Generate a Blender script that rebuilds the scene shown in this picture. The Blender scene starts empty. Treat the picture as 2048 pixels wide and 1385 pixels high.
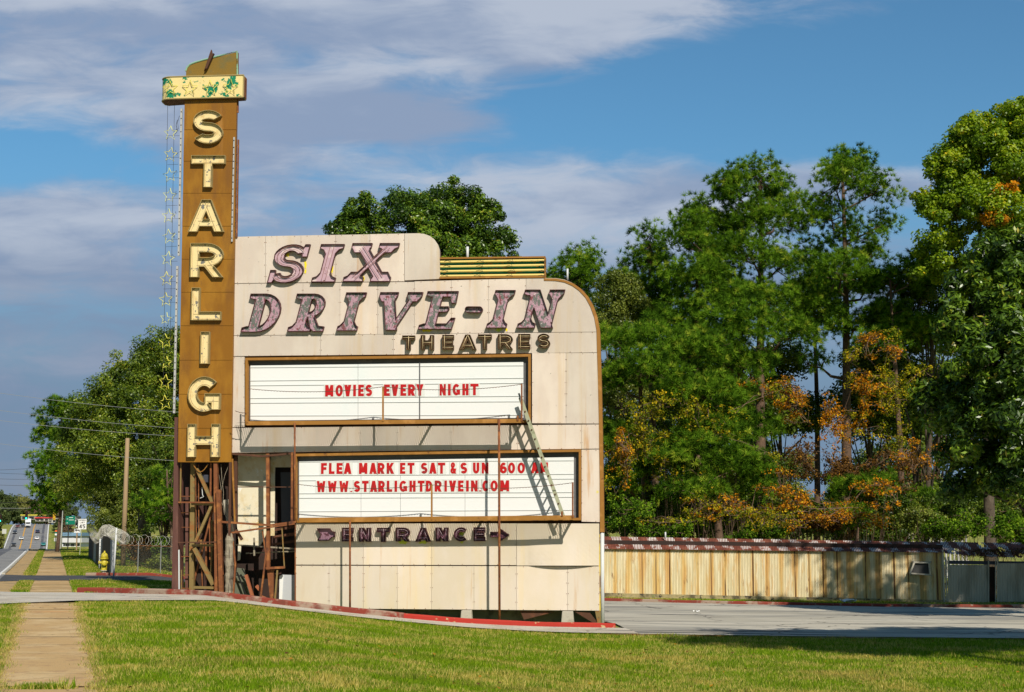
import bpy, math, random
import numpy as np
from mathutils import Vector, Matrix
from mathutils.geometry import delaunay_2d_cdt

# ---------------------------------------------------------------- camera
F = 3100.0; CX = 1024.0; CY = 692.5; EYE = 1.65
TH = math.atan((1075 - CY) / F)
scene = bpy.context.scene
C = scene.collection
cam_data = bpy.data.cameras.new('camera')
cam_data.sensor_fit = 'HORIZONTAL'; cam_data.sensor_width = 36.0
cam_data.lens = 36.0 * F / 2048.0
cam_data.clip_start = 0.1; cam_data.clip_end = 9000
cam = bpy.data.objects.new('camera', cam_data); C.objects.link(cam)
cam.location = (0, 0, EYE); cam.rotation_euler = (math.pi / 2 + TH, 0, 0)
scene.camera = cam

# ---------------------------------------------------------------- light
SUN_EL = math.radians(38); SUN_AZ = math.radians(20.5)      # azimuth: to the right of straight behind the camera
sdir = Vector((math.sin(SUN_AZ) * math.cos(SUN_EL), -math.cos(SUN_AZ) * math.cos(SUN_EL), math.sin(SUN_EL)))
sun_data = bpy.data.lights.new('sun', 'SUN'); sun_data.energy = 5.0; sun_data.angle = math.radians(0.5)
sun_data.color = (1.0, 0.92, 0.79)
sun = bpy.data.objects.new('sun', sun_data); C.objects.link(sun)
sun.rotation_euler = sdir.to_track_quat('Z', 'Y').to_euler(); sun.location = (20, -30, 40)

# ---------------------------------------------------------------- node helpers
class NT:
    def __init__(s, tree):
        s.t = tree; s.n = tree.nodes; s.l = tree.links
    def put(s, inp, v):
        if isinstance(v, bpy.types.NodeSocket): s.l.new(v, inp)
        elif v is not None:
            if isinstance(v, (tuple, list)) and len(v) == 3 and inp.type == 'RGBA': v = (*v, 1)
            inp.default_value = v
    def math(s, op, a, b=None, c=None, clamp=False):
        n = s.n.new('ShaderNodeMath'); n.operation = op; n.use_clamp = clamp
        s.put(n.inputs[0], a)
        if b is not None: s.put(n.inputs[1], b)
        if c is not None: s.put(n.inputs[2], c)
        return n.outputs[0]
    def mix(s, f, a, b, mode='MIX'):
        n = s.n.new('ShaderNodeMix'); n.data_type = 'RGBA'; n.blend_type = mode
        s.put(n.inputs[0], f); s.put(n.inputs[6], a); s.put(n.inputs[7], b)
        return n.outputs[2]
    def sstep(s, v, lo, hi):
        n = s.n.new('ShaderNodeMapRange'); n.interpolation_type = 'SMOOTHSTEP'
        s.put(n.inputs[0], v); n.inputs[1].default_value = lo; n.inputs[2].default_value = hi
        return n.outputs[0]
    def noise(s, vec, scale, detail=4, rough=.55, stretch=None, dist=0.0):
        if stretch:
            m = s.n.new('ShaderNodeMapping'); m.inputs['Scale'].default_value = stretch
            s.put(m.inputs[0], vec); vec = m.outputs[0]
        n = s.n.new('ShaderNodeTexNoise'); s.put(n.inputs['Vector'], vec)
        n.inputs['Scale'].default_value = scale; n.inputs['Detail'].default_value = detail
        n.inputs['Roughness'].default_value = rough; n.inputs['Distortion'].default_value = dist
        return n.outputs['Fac']
    def coord(s, which='Object'):
        return s.n.new('ShaderNodeTexCoord').outputs[which]
    def sep(s, v):
        n = s.n.new('ShaderNodeSeparateXYZ'); s.put(n.inputs[0], v); return n.outputs
    def comb(s, x, y, z):
        n = s.n.new('ShaderNodeCombineXYZ')
        s.put(n.inputs[0], x); s.put(n.inputs[1], y); s.put(n.inputs[2], z); return n.outputs[0]
    def attr(s, name):
        n = s.n.new('ShaderNodeAttribute'); n.attribute_name = name; return n.outputs['Fac']
    def ramp(s, v, stops):
        n = s.n.new('ShaderNodeValToRGB'); s.put(n.inputs[0], v)
        e = n.color_ramp.elements
        while len(e) < len(stops): e.new(0.5)
        for k, (p, c) in enumerate(stops): e[k].position = p; e[k].color = (*c, 1)
        return n.outputs[0]

# ---------------------------------------------------------------- sky
world = bpy.data.worlds.new('World'); scene.world = world; world.use_nodes = True
W = NT(world.node_tree)
bgn = next(n for n in W.n if n.type == 'BACKGROUND')
sky = W.n.new('ShaderNodeTexSky'); sky.sky_type = 'NISHITA'; sky.sun_disc = False
sky.sun_elevation = SUN_EL; sky.sun_rotation = math.atan2(sdir.x, sdir.y)
sky.air_density = 1.0; sky.dust_density = 0.3; sky.ozone_density = 2.5
g = W.coord('Generated'); gx, gy, gz = W.sep(g)
ay = W.math('MAXIMUM', W.math('ABSOLUTE', gy), 0.12)
U = W.math('DIVIDE', gx, ay); V = W.math('DIVIDE', gz, ay)
# direction measured in thousandths of the sky seen north of the camera
PX = W.math('MULTIPLY_ADD', U, 3.1, 1.024); PY = W.math('MULTIPLY_ADD', V, -3.1, 1.075)
P = W.comb(PX, PY, 0)
n1 = W.noise(P, 1.5, 8, .56, (1.0, 2.6, 1), 0.35)
n2 = W.noise(P, 5.0, 6, .6, (1.0, 3.2, 1), 0.5)
n3 = W.noise(P, 2.2, 5, .5, (.6, 3.0, 1), 0.2)
def blob(cx, cy, sx, sy, a):
    x = W.math('DIVIDE', W.math('SUBTRACT', PX, cx), sx); y = W.math('DIVIDE', W.math('SUBTRACT', PY, cy), sy)
    r = W.math('ADD', W.math('MULTIPLY', x, x), W.math('MULTIPLY', y, y))
    return W.math('MULTIPLY', W.math('EXPONENT', W.math('MULTIPLY', r, -1.0)), a)
bias = None
for b in [(.25, .05, .75, .20, .85), (1.25, -.02, .55, .09, .7), (.55, .25, .30, .09, .6), (.87, .225, .17, .035, .5), (1.05, .05, .25, .10, .4),
          (.95, .40, .75, .11, .62), (1.50, .36, .35, .06, .35), (1.82, .36, .13, .05, .5), (.1, .42, .30, .05, .45),
          (.05, .52, .6, .09, .6), (.2, .68, .6, .14, .40), (1.6, .6, .9, .15, .45), (.4, .95, 1.0, .12, .45),
          (.03, .30, .22, .05, -.55), (.27, .34, .12, .025, -.25), (.68, .285, .12, .02, -.3), (1.35, .20, .30, .075, -.55), (1.9, .15, .5, .15, -.8), (.1, .62, .3, .03, -.15)]:
    k = blob(*b); bias = k if bias is None else W.math('ADD', bias, k)
dens = W.math('ADD', W.math('ADD', bias, W.math('MULTIPLY_ADD', n1, 1.5, -.95)), W.math('MULTIPLY_ADD', n2, 1.1, -.55))
mask = W.sstep(dens, -.18, .55)
mask = W.math('MULTIPLY', mask, .94)
skyc = W.mix(1.0, sky.outputs[0], (.55, .90, 1.0), 'MULTIPLY')
skyc = W.mix(W.sstep(PY, .25, .85), skyc, (1.8, 2.75, 4.0))
cloud = W.mix(W.sstep(W.math('ADD', n3, W.math('MULTIPLY_ADD', n2, .4, -.2)), .38, .66), (2.75, 3.5, 5.0), (4.8, 5.35, 6.4))
low = W.sstep(PY, .42, .62)
cloud = W.mix(W.math('MULTIPLY', low, .65), cloud, (1.75, 2.4, 3.7))
cloud = W.mix(W.sstep(PY, .78, 1.02), cloud, (2.3, 2.8, 3.6))
south = W.sstep(gy, .05, -.35)                 # unseen sky behind the camera, left cloudless and dimmed to weaken ambient light
clear = W.mix(1.0, sky.outputs[0], (.42, .55, .55), 'MULTIPLY')
W.put(bgn.inputs[0], W.mix(south, W.mix(mask, skyc, cloud), clear)); bgn.inputs[1].default_value = 0.1
scene.view_settings.view_transform = 'Standard'; scene.view_settings.look = 'None'
scene.view_settings.exposure = 0.0; scene.view_settings.gamma = 1.0
scene.cycles.max_bounces = 6; scene.cycles.diffuse_bounces = 3; scene.cycles.glossy_bounces = 2
scene.cycles.transmission_bounces = 3; scene.cycles.transparent_max_bounces = 12
scene.cycles.use_denoising = True

# ---------------------------------------------------------------- ground shape, eye-relative profile
K = .294                                     # the street runs along X = -K * Y
AY = [(-60, -2.0), (15, -1.98), (19.6, -1.96), (28, -1.8), (36.5, -1.66), (44, -1.63), (60, -1.6), (74, -1.55), (110, -1.3), (140, -1.1), (150, -1.15), (200, -4), (350, -14), (520, -12.5), (600, -6.2), (640, -3.4), (740, 4.6), (800, 6.5), (950, 7), (1500, 2), (6000, 0)]
BU = [(-60, 0), (4, 0), (4.9, -.08), (6.7, -.29), (9.3, -.55), (11.1, -.69), (13, -.77), (15, -.8), (24, -.92), (35, -1.0), (200, -1.0), (6000, -1)]
def herm(Pt, x):
    Pt = np.array(Pt, float); X = Pt[:, 0]; Y = Pt[:, 1]; d = np.diff(Y) / np.diff(X); m = np.zeros(len(X))
    for i in range(1, len(X) - 1): m[i] = 0 if d[i-1] * d[i] <= 0 else 2 * d[i-1] * d[i] / (d[i-1] + d[i])
    x = np.clip(x, X[0], X[-1]); i = np.clip(np.searchsorted(X, x) - 1, 0, len(X) - 2)
    h = X[i+1] - X[i]; t = (x - X[i]) / h
    return (2*t**3 - 3*t**2 + 1) * Y[i] + (t**3 - 2*t**2 + t) * h * m[i] + (-2*t**3 + 3*t**2) * Y[i+1] + (t**3 - t**2) * h * m[i+1]
def zg(X, Y):
    X = np.asarray(X, float); Y = np.asarray(Y, float)
    return EYE + herm(AY, Y) + herm(BU, X + K * Y) * np.clip((200 - Y) / 60, 0, 1)
def z1(x, y): return float(zg(x, y))
def ray(px, py):
    x = (px - CX) / F; y = -(py - CY) / F; c, s = math.cos(TH), math.sin(TH)
    return (x, c - y * s, s + y * c)
def at(px, py, Y):
    d = ray(px, py); t = Y / d[1]
    return Vector((d[0] * t, Y, EYE + d[2] * t))
def atX(px, Y, py=1075): return at(px, py, Y).x

# ---------------------------------------------------------------- mesh builder
def link(name, me, parent=None, mats=()):
    o = bpy.data.objects.new(name, me); C.objects.link(o)
    for m in mats: me.materials.append(m)
    if parent is not None: o.parent = parent
    return o
def tag(o, label=None, cat=None, group=None, kind=None):
    if label: o['label'] = label
    if cat: o['category'] = cat
    if group: o['group'] = group
    if kind: o['kind'] = kind
    return o
def empty(name, loc, rz=0, label=None, cat=None, group=None):
    o = bpy.data.objects.new(name, None); C.objects.link(o); o.location = loc; o.rotation_euler = (0, 0, rz)
    o.empty_display_size = .2
    return tag(o, label, cat, group)
class MB:
    def __init__(s): s.v = []; s.f = []; s.m = []
    def add(s, vs, fs, m=0):
        b = len(s.v); s.v += [tuple(v) for v in vs]; s.f += [tuple(b + i for i in f) for f in fs]; s.m += [m] * len(fs)
    def box(s, a, b, m=0):
        x0, x1 = sorted((a[0], b[0])); y0, y1 = sorted((a[1], b[1])); z0, z1_ = sorted((a[2], b[2]))
        s.add([(x0,y0,z0),(x1,y0,z0),(x1,y1,z0),(x0,y1,z0),(x0,y0,z1_),(x1,y0,z1_),(x1,y1,z1_),(x0,y1,z1_)],
              [(0,3,2,1),(4,5,6,7),(0,1,5,4),(1,2,6,5),(2,3,7,6),(3,0,4,7)], m)
    def prism(s, poly, y0, y1, m=0):            # poly of (x, z), front at y0, back at y1
        if sum(poly[i][0]*poly[(i+1) % len(poly)][1] - poly[(i+1) % len(poly)][0]*poly[i][1] for i in range(len(poly))) < 0: poly = poly[::-1]
        n = len(poly)
        s.add([(p[0], y0, p[1]) for p in poly] + [(p[0], y1, p[1]) for p in poly],
              [tuple(range(n)), tuple(range(2*n-1, n-1, -1))] + [(i, i+n, (i+1) % n + n, (i+1) % n) for i in range(n)], m)
    def plan(s, poly, za, zb, m=0):             # poly of (x, y) extruded upwards
        if sum(poly[i][0]*poly[(i+1) % len(poly)][1] - poly[(i+1) % len(poly)][0]*poly[i][1] for i in range(len(poly))) < 0: poly = poly[::-1]
        n = len(poly)
        s.add([(p[0], p[1], za) for p in poly] + [(p[0], p[1], zb) for p in poly],
              [tuple(range(n-1, -1, -1)), tuple(range(n, 2*n))] + [(i, (i+1) % n, (i+1) % n + n, i+n) for i in range(n)], m)
    def tube(s, pts, r, n=6, m=0, cap=True):
        pts = [Vector(p) for p in pts]; k = len(pts); rs = r if isinstance(r, (list, tuple)) else [r] * k
        vs = []; ref = None
        for i, p in enumerate(pts):
            t = (pts[min(i+1, k-1)] - pts[max(i-1, 0)])
            t = t.normalized() if t.length > 1e-9 else Vector((0, 0, 1))
            if ref is None: ref = Vector((0, 0, 1)) if abs(t.z) < .9 else Vector((1, 0, 0))
            a = t.cross(ref).normalized(); b = t.cross(a).normalized(); ref = -b if False else ref
            if a.length < 1e-6: a = Vector((1, 0, 0))
            for j in range(n):
                w = 2 * math.pi * (j + .5) / n
                vs.append(p + (a * math.cos(w) + b * math.sin(w)) * rs[i])
        fs = [(i*n + j, i*n + (j+1) % n, (i+1)*n + (j+1) % n, (i+1)*n + j) for i in range(k-1) for j in range(n)]
        if cap: fs += [tuple(range(n-1, -1, -1)), tuple(range((k-1)*n, k*n))]
        s.add(vs, fs, m)
    def bar(s, a, b, w, d, m=0):                # rectangular bar from a to b, w across in x, d in depth (y)
        a = Vector(a); b = Vector(b); t = (b - a).normalized(); y = Vector((0, 1, 0))
        if abs(t.dot(y)) > .95: y = Vector((1, 0, 0))
        x = y.cross(t).normalized(); y = t.cross(x).normalized()
        vs = [p + x * sx * w / 2 + y * sy * d / 2 for p in (a, b) for sx, sy in ((-1,-1),(1,-1),(1,1),(-1,1))]
        s.add(vs, [(0,1,5,4),(1,2,6,5),(2,3,7,6),(3,0,4,7),(3,2,1,0),(4,5,6,7)], m)
    def lathe(s, c, prof, n=20, m=0, axis='z'):
        vs = []
        for r, h in prof:
            for j in range(n):
                w = 2 * math.pi * j / n; x, y = r * math.cos(w), r * math.sin(w)
                p = (x, y, h) if axis == 'z' else ((h, x, y) if axis == 'x' else (x, h, y))
                vs.append((c[0] + p[0], c[1] + p[1], c[2] + p[2]))
        k = len(prof)
        fs = [(i*n + j, i*n + (j+1) % n, (i+1)*n + (j+1) % n, (i+1)*n + j) for i in range(k-1) for j in range(n)]
        fs += [tuple(range(n-1, -1, -1)), tuple(range((k-1)*n, k*n))]
        s.add(vs, fs, m)
    def build(s, name, mats, parent=None, smooth=False, fix=False, bevel=0):
        me = bpy.data.meshes.new(name); me.from_pydata(s.v, [], s.f); me.validate()
        if not isinstance(mats, (list, tuple)): mats = [mats]
        o = link(name, me, parent, mats)
        if len(mats) > 1 and len(me.polygons) == len(s.m): me.polygons.foreach_set('material_index', s.m)
        if fix:
            import bmesh
            bm = bmesh.new(); bm.from_mesh(me); bmesh.ops.recalc_face_normals(bm, faces=bm.faces); bm.to_mesh(me); bm.free()
        if smooth: me.shade_smooth()
        if bevel:
            b = o.modifiers.new('bevel', 'BEVEL'); b.width = bevel; b.segments = 2; b.limit_method = 'ANGLE'
        me.update(); return o

# ---------------------------------------------------------------- materials
def surf(name, base, layers=(), rough=.85, bump=None, metal=0.0, spec=.3, coord='Object'):
    """layers: (colour, scale, lo, hi, stretch, detail, strength)"""
    m = bpy.data.materials.new(name); m.use_nodes = True; T = NT(m.node_tree)
    bs = next(n for n in T.n if n.type == 'BSDF_PRINCIPLED')
    co = T.coord(coord); col = base; k = 0
    for L in layers:
        colr, sc, lo, hi = L[:4]; st = L[4] if len(L) > 4 else None; de = L[5] if len(L) > 5 else 5; a = L[6] if len(L) > 6 else 1.0
        off = T.n.new('ShaderNodeMapping'); off.inputs['Location'].default_value = (7.3*k, 3.1*k, 1.7*k); T.put(off.inputs[0], co); k += 1
        f = T.sstep(T.noise(off.outputs[0], sc, de, .6, st), lo, hi)
        if a != 1.0: f = T.math('MULTIPLY', f, a)
        col = T.mix(f, col, colr)
    T.put(bs.inputs['Base Color'], col)
    bs.inputs['Roughness'].default_value = rough; bs.inputs['Metallic'].default_value = metal
    bs.inputs['Specular IOR Level'].default_value = spec
    if bump:
        b = T.n.new('ShaderNodeBump'); b.inputs['Strength'].default_value = bump[1]; b.inputs['Distance'].default_value = bump[2] if len(bump) > 2 else .02
        T.put(b.inputs['Height'], T.noise(co, bump[0], 5, .6)); T.put(bs.inputs['Normal'], b.outputs[0])
    return m
VST = (1, 1, .06)
M = {}
M['cream'] = surf('cream_sheet_metal', (.61, .525, .46), [((.67, .59, .52), 1.1, .4, .62, (1, 1, .5)), ((.60, .46, .30), 2.6, .53, .74, VST, 6, .65), ((.50, .48, .42), 4, .55, .8, (1, 1, .10), 6, .4), ((.40, .36, .28), .9, .6, .8, None, 8, .3),
                  ((.50, .25, .07), 3.4, .60, .74, (1.0, 1, .07), 6, .75), ((.70, .60, .12), 1.6, .72, .76, None, 6, .8), ((.16, .17, .13), 9, .72, .76, None, 4, .8)], .6, (1.3, .25, .04), spec=.25)
M['cream_low'] = surf('cream_sheet_metal_yellowed', (.64, .56, .445), [((.67, .595, .51), 1.0, .4, .62, (1, 1, .5)), ((.70, .56, .30), 2.2, .52, .74, VST, 6, .6),
                  ((.52, .28, .08), 3.2, .59, .75, (1.0, 1, .06), 6, .75), ((.45, .47, .38), 5, .68, .8, (1, 1, .1), 4, .3)], .6, (1.3, .25, .04), spec=.25)
M['board_edge'] = surf('orange_brown_trim', (.30, .135, .022), [((.42, .20, .05), 3, .5, .7), ((.12, .05, .02), 5, .62, .75)], .6)
M['rust'] = surf('rusted_steel', (.19, .066, .024), [((.33, .13, .04), 4, .48, .66), ((.07, .03, .02), 6, .55, .75)], .8, (20, .3))
M['rust_dark'] = surf('dark_rusted_steel', (.085, .038, .022), [((.16, .06, .03), 4, .5, .7)], .85)
M['maroon'] = surf('maroon_painted_steel', (.105, .045, .035), [((.17, .08, .06), 3, .5, .7, (1, 1, .2)), ((.06, .03, .025), 5, .6, .8)], .7)
M['tan_steel'] = surf('tan_rusted_steel', (.22, .155, .055), [((.26, .11, .03), 5, .5, .66), ((.12, .08, .04), 7, .58, .72)], .75)
M['tower'] = surf('brown_enamel_panel', (.235, .098, .006), [((.31, .142, .011), 1.4, .42, .64, (1, 1, .4)), ((.185, .078, .012), 2.4, .50, .72, (1, 1, .3), 6, .8),
                  ((.40, .20, .05), 3.5, .62, .74, (1, 1, .08), 5, .6), ((.10, .055, .03), 2.0, .64, .78, (1, 1, .35), 6, .6)], .5, (2, .15, .03), spec=.3)
M['fin'] = surf('olive_brown_enamel', (.21, .125, .016), [((.14, .12, .045), 1.6, .5, .7), ((.05, .17, .11), 2.6, .66, .74), ((.30, .22, .06), 4, .62, .74)], .6)
M['fin_edge'] = surf('worn_green_edge', (.27, .48, .33), [((.18, .11, .02), 6, .5, .6)], .7)
M['band'] = surf('cream_and_green_peeling_enamel', (.74, .60, .27), [((.005, .20, .10), 3.0, .535, .55, None, 5), ((.45, .36, .10), 8, .64, .72), ((.30, .16, .04), 6, .7, .75)], .55)
M['rim_cream'] = surf('cream_rim_metal', (.36, .28, .12), [((.30, .26, .14), 7, .55, .68)], .5)
M['face_cream'] = surf('cream_letter_enamel', (.76, .62, .32), [((.16, .16, .15), 7.0, .60, .62, None, 4), ((.60, .42, .16), 2.5, .52, .75), ((.42, .22, .06), 8, .69, .73, None, 5, .8)], .55)
M['rim_pink'] = surf('rusted_maroon_rim', (.095, .032, .036), [((.24, .12, .12), 10, .55, .7)], .7)
M['face_pink'] = surf('pink_enamel_light', (.50, .34, .40), [((.70, .58, .56), 3, .5, .66), ((.16, .07, .06), 8, .64, .68), ((.40, .25, .27), 5, .55, .7)], .55)
M['face_pink_worn'] = surf('pink_enamel_peeling', (.42, .26, .32), [((.20, .06, .07), 8, .55, .60, (1, 1, .6), 8), ((.13, .145, .13), 9, .50, .53, (1.3, 1, .7), 9), ((.07, .03, .03), 22, .60, .63, None, 4), ((.60, .50, .50), 14, .62, .66, None, 4)], .6)
M['rim_brown'] = surf('dark_brown_rim', (.085, .045, .018), [((.22, .11, .03), 9, .55, .7)], .6)
M['face_brown'] = surf('dark_brown_letter_enamel', (.10, .055, .022), [((.22, .12, .04), 8, .52, .66)], .55)
M['face_plum'] = surf('plum_letter_enamel', (.17, .062, .10), [((.42, .26, .32), 14, .58, .64), ((.06, .02, .03), 8, .5, .62)], .6)
M['tube'] = surf('unlit_pale_glass_tube', (.62, .48, .28), (), .3)
M['tube_dark'] = surf('unlit_dark_glass_tube', (.25, .11, .09), (), .4)
M['tube_pink'] = surf('unlit_pink_glass_tube', (.50, .36, .40), (), .4)
M['tube_yellow'] = surf('unlit_yellow_glass_tube', (.80, .74, .10), (), .35)
M['wire'] = surf('black_wire', (.03, .03, .03), (), .6)
M['wire_grey'] = surf('grey_cable', (.22, .23, .23), (), .5)
M['white_board'] = surf('white_translucent_acrylic', (.76, .77, .77), [((.66, .76, .76), 1.2, .5, .8, (1, 1, .3), 4, .5)], .35, spec=.4)
M['track'] = surf('grey_plastic_track', (.50, .52, .52), (), .5)
M['dark_frame'] = surf('dark_grey_inner_frame', (.10, .10, .105), [((.15, .14, .14), 3, .5, .7)], .7)
M['red'] = surf('red_plastic_letter', (.46, .008, .010), [((.30, .02, .02), 3, .5, .7), ((.55, .06, .04), 5, .6, .75)], .4)
M['plate'] = surf('clear_letter_plate', (.68, .70, .67), (), .3)
M['white_strip'] = surf('weathered_white_channel', (.42, .42, .41), [((.35, .30, .26), 5, .55, .7)], .6)
M['black'] = surf('black_void', (.012, .011, .010), (), .9)
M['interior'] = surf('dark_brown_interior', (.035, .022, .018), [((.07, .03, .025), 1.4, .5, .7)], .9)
M['inner_wall'] = surf('stained_plaster_wall', (.72, .66, .50), [((.60, .45, .20), 2.0, .5, .7), ((.34, .38, .32), 3.2, .58, .70), ((.80, .80, .76), 4, .62, .7)], .8, (5, .3))
M['pale_pole'] = surf('pale_galvanised_pipe', (.60, .62, .62), [((.35, .33, .30), 5, .6, .7)], .5)
M['olive'] = surf('weathered_ladder_fibreglass', (.36, .37, .25), [((.25, .25, .16), 6, .5, .7)], .6)
M['concrete'] = surf('pale_concrete', (.42, .39, .32), [((.30, .28, .22), 4, .5, .68), ((.20, .19, .16), 9, .62, .74)], .9, (14, .5))
M['weather_wood'] = surf('weathered_grey_wood', (.30, .26, .19), [((.12, .10, .08), 8, .52, .62, (1, 1, .08)), ((.42, .38, .30), 5, .58, .7, (1, 1, .1))], .9, (9, .8, .05))
M['band_green'] = surf('green_enamel_peeling', (.0, .20, .11), [((.30, .15, .035), 5, .56, .60, (.45, 1, 2))], .5)
M['band_yellow'] = surf('yellow_enamel', (.80, .62, .19), [((.40, .26, .05), 4, .62, .68, (.5, 1, 2))], .5)
M['yellow_hyd'] = surf('yellow_hydrant_paint', (.56, .47, .04), [((.38, .30, .05), 6, .5, .7)], .45)
M['pole_wood'] = surf('brown_pole_wood', (.33, .23, .13), [((.22, .16, .10), 4, .45, .65, (1, 1, .06)), ((.42, .32, .20), 6, .55, .7, (1, 1, .06))], .9)

def pattern_mat(name, col, freq, thr, diag=False):
    """sheet with real holes: the openings are transparent"""
    m = bpy.data.materials.new(name); m.use_nodes = True; T = NT(m.node_tree)
    bs = next(n for n in T.n if n.type == 'BSDF_PRINCIPLED'); out = next(n for n in T.n if n.type == 'OUTPUT_MATERIAL')
    bs.inputs['Base Color'].default_value = (*col, 1); bs.inputs['Roughness'].default_value = .7
    x, y, z = T.sep(T.coord('Object'))
    if diag: a = T.math('ADD', x, z); b = T.math('SUBTRACT', x, z)
    else: a = T.math('ADD', x, T.math('MULTIPLY', y, .7)); b = T.math('SUBTRACT', x, T.math('MULTIPLY', y, .7))
    sa = T.math('ABSOLUTE', T.math('SINE', T.math('MULTIPLY', a, freq))); sb = T.math('ABSOLUTE', T.math('SINE', T.math('MULTIPLY', b, freq)))
    hole = T.math('GREATER_THAN', T.math('MINIMUM', sa, sb), thr)
    tr = T.n.new('ShaderNodeBsdfTransparent'); mx = T.n.new('ShaderNodeMixShader')
    T.put(mx.inputs[0], hole); T.l.new(bs.outputs[0], mx.inputs[1]); T.l.new(tr.outputs[0], mx.inputs[2]); T.l.new(mx.outputs[0], out.inputs[0])
    return m
M['grating'] = pattern_mat('rusted_expanded_mesh', (.14, .07, .04), 50.0, .32)
M['chain_link'] = pattern_mat('galvanised_chain_link', (.20, .21, .19), 34.0, .13, True)

# ---------------------------------------------------------------- ground sheets
def grid_mesh(us, ys, fn, lift=0.0):
    Ug, Yg = np.meshgrid(us, ys); Xg, Yw = fn(Ug, Yg); Z = zg(Xg, Yw) + lift
    v = np.stack([Xg, Yw, Z], -1).reshape(-1, 3); nu = len(us); ny = len(ys)
    i = (np.arange(ny - 1)[:, None] * nu + np.arange(nu - 1)[None]).reshape(-1)
    return v, np.stack([i, i + 1, i + nu + 1, i + nu], -1)
def np_mesh(name, v, f, mat, attr=None, smooth=False):
    v = np.asarray(v, np.float32); f = np.asarray(f, np.int32); k = f.shape[1]
    me = bpy.data.meshes.new(name); me.vertices.add(len(v)); me.vertices.foreach_set('co', v.ravel())
    me.loops.add(f.size); me.loops.foreach_set('vertex_index', f.ravel())
    me.polygons.add(len(f)); me.polygons.foreach_set('loop_start', np.arange(0, f.size, k, dtype=np.int32))
    if attr is not None:
        a = me.attributes.new('tint', 'FLOAT', 'FACE'); a.data.foreach_set('value', np.asarray(attr, np.float32))
    for m in (mat if isinstance(mat, (list, tuple)) else [mat]): me.materials.append(m)
    me.update(calc_edges=True)
    if smooth: me.shade_smooth()
    return me
def struct(name, me):
    o = bpy.data.objects.new(name, me); C.objects.link(o); o['kind'] = 'structure'; return o

M['ground'] = surf('lawn_soil', (.22, .25, .03), [((.42, .33, .09), .35, .42, .66, None, 7), ((.09, .17, .016), .8, .5, .64, None, 6), ((.30, .22, .10), 3, .6, .75, None, 5), ((.08, .10, .02), 14, .5, .7)], .95, (40, .5, .03))
M['path'] = surf('tan_concrete_walk', (.50, .33, .145), [((.58, .42, .215), .9, .45, .65), ((.40, .25, .12), 2.6, .52, .7), ((.55, .27, .09), 1.1, .62, .75, (.6, 2, 1)), ((.25, .19, .13), 30, .58, .72)], .95, (30, .3))
M['apron'] = surf('pale_concrete_drive', (.58, .53, .44), [((.46, .40, .31), .8, .45, .65), ((.48, .46, .42), 2.2, .5, .7), ((.22, .20, .18), .9, .58, .68, (.3, 1.8, 1), 6), ((.30, .28, .25), 25, .5, .7)], .9, (25, .25))
M['lot'] = surf('worn_grey_asphalt', (.44, .405, .325), [((.54, .50, .41), .5, .42, .60, (.3, 1, 1)), ((.26, .25, .22), .5, .48, .64, (.22, 1.2, 1), 6), ((.12, .115, .105), .8, .56, .64, (.16, 1.6, 1), 6), ((.15, .14, .12), 1.6, .62, .66, (.1, 2.0, 1), 4), ((.10, .10, .09), 2.2, .66, .70, (.3, 1, 1)), ((.38, .36, .32), 30, .5, .75)], .9, (25, .35))
M['road'] = surf('grey_asphalt_road', (.25, .245, .235), [((.16, .16, .16), .25, .48, .66, None, 4), ((.30, .29, .28), 20, .5, .7)], .85, (20, .2))
M['dirt'] = surf('sandy_gutter_dirt', (.46, .31, .14), [((.25, .19, .10), 1.4, .5, .7), ((.12, .13, .04), 2.0, .62, .7)], .95, (20, .4))
M['kerb'] = surf('red_painted_kerb', (.23, .040, .024), [((.30, .20, .15), 6.0, .57, .66, None, 6), ((.36, .29, .22), 1.0, .50, .60, None, 9, .8), ((.17, .05, .035), 1.5, .5, .65), ((.10, .08, .06), 4, .66, .72)], .8, (18, .4))
M['kerb_new'] = surf('bright_red_painted_kerb', (.40, .030, .018), [((.50, .38, .20), 3.6, .60, .64, None, 7), ((.38, .04, .03), 2, .5, .7)], .7, (18, .3))
M['line_white'] = surf('white_road_paint', (.72, .72, .70), [((.45, .45, .43), 3, .6, .75)], .8)
M['line_yellow'] = surf('yellow_road_paint', (.62, .33, .05), [((.4, .28, .12), 1, .55, .75)], .8)

def add_cracks(mat, scale, width, col, amt=.8, stretch=(1, 1, 1)):
    T = NT(mat.node_tree); bs = next(n for n in T.n if n.type == 'BSDF_PRINCIPLED'); src = bs.inputs['Base Color'].links[0].from_socket
    co = T.coord('Object'); mp = T.n.new('ShaderNodeMapping'); mp.inputs['Scale'].default_value = stretch; T.put(mp.inputs[0], co)
    wob = T.n.new('ShaderNodeVectorMath'); wob.operation = 'MULTIPLY_ADD'; nz = T.n.new('ShaderNodeTexNoise'); nz.inputs['Scale'].default_value = 1.6; nz.inputs['Detail'].default_value = 6; T.put(nz.inputs['Vector'], co)
    T.l.new(nz.outputs['Color'], wob.inputs[0]); wob.inputs[1].default_value = (.9, .9, 0); T.l.new(mp.outputs[0], wob.inputs[2])
    vo = T.n.new('ShaderNodeTexVoronoi'); vo.feature = 'DISTANCE_TO_EDGE'; vo.inputs['Scale'].default_value = scale; T.l.new(wob.outputs[0], vo.inputs['Vector'])
    f = T.math('MULTIPLY', T.math('SUBTRACT', 1.0, T.sstep(vo.outputs['Distance'], width*.4, width)), T.math('MULTIPLY', T.sstep(T.noise(co, .35, 4), .40, .58), amt))
    T.put(bs.inputs['Base Color'], T.mix(f, src, col))
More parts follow.
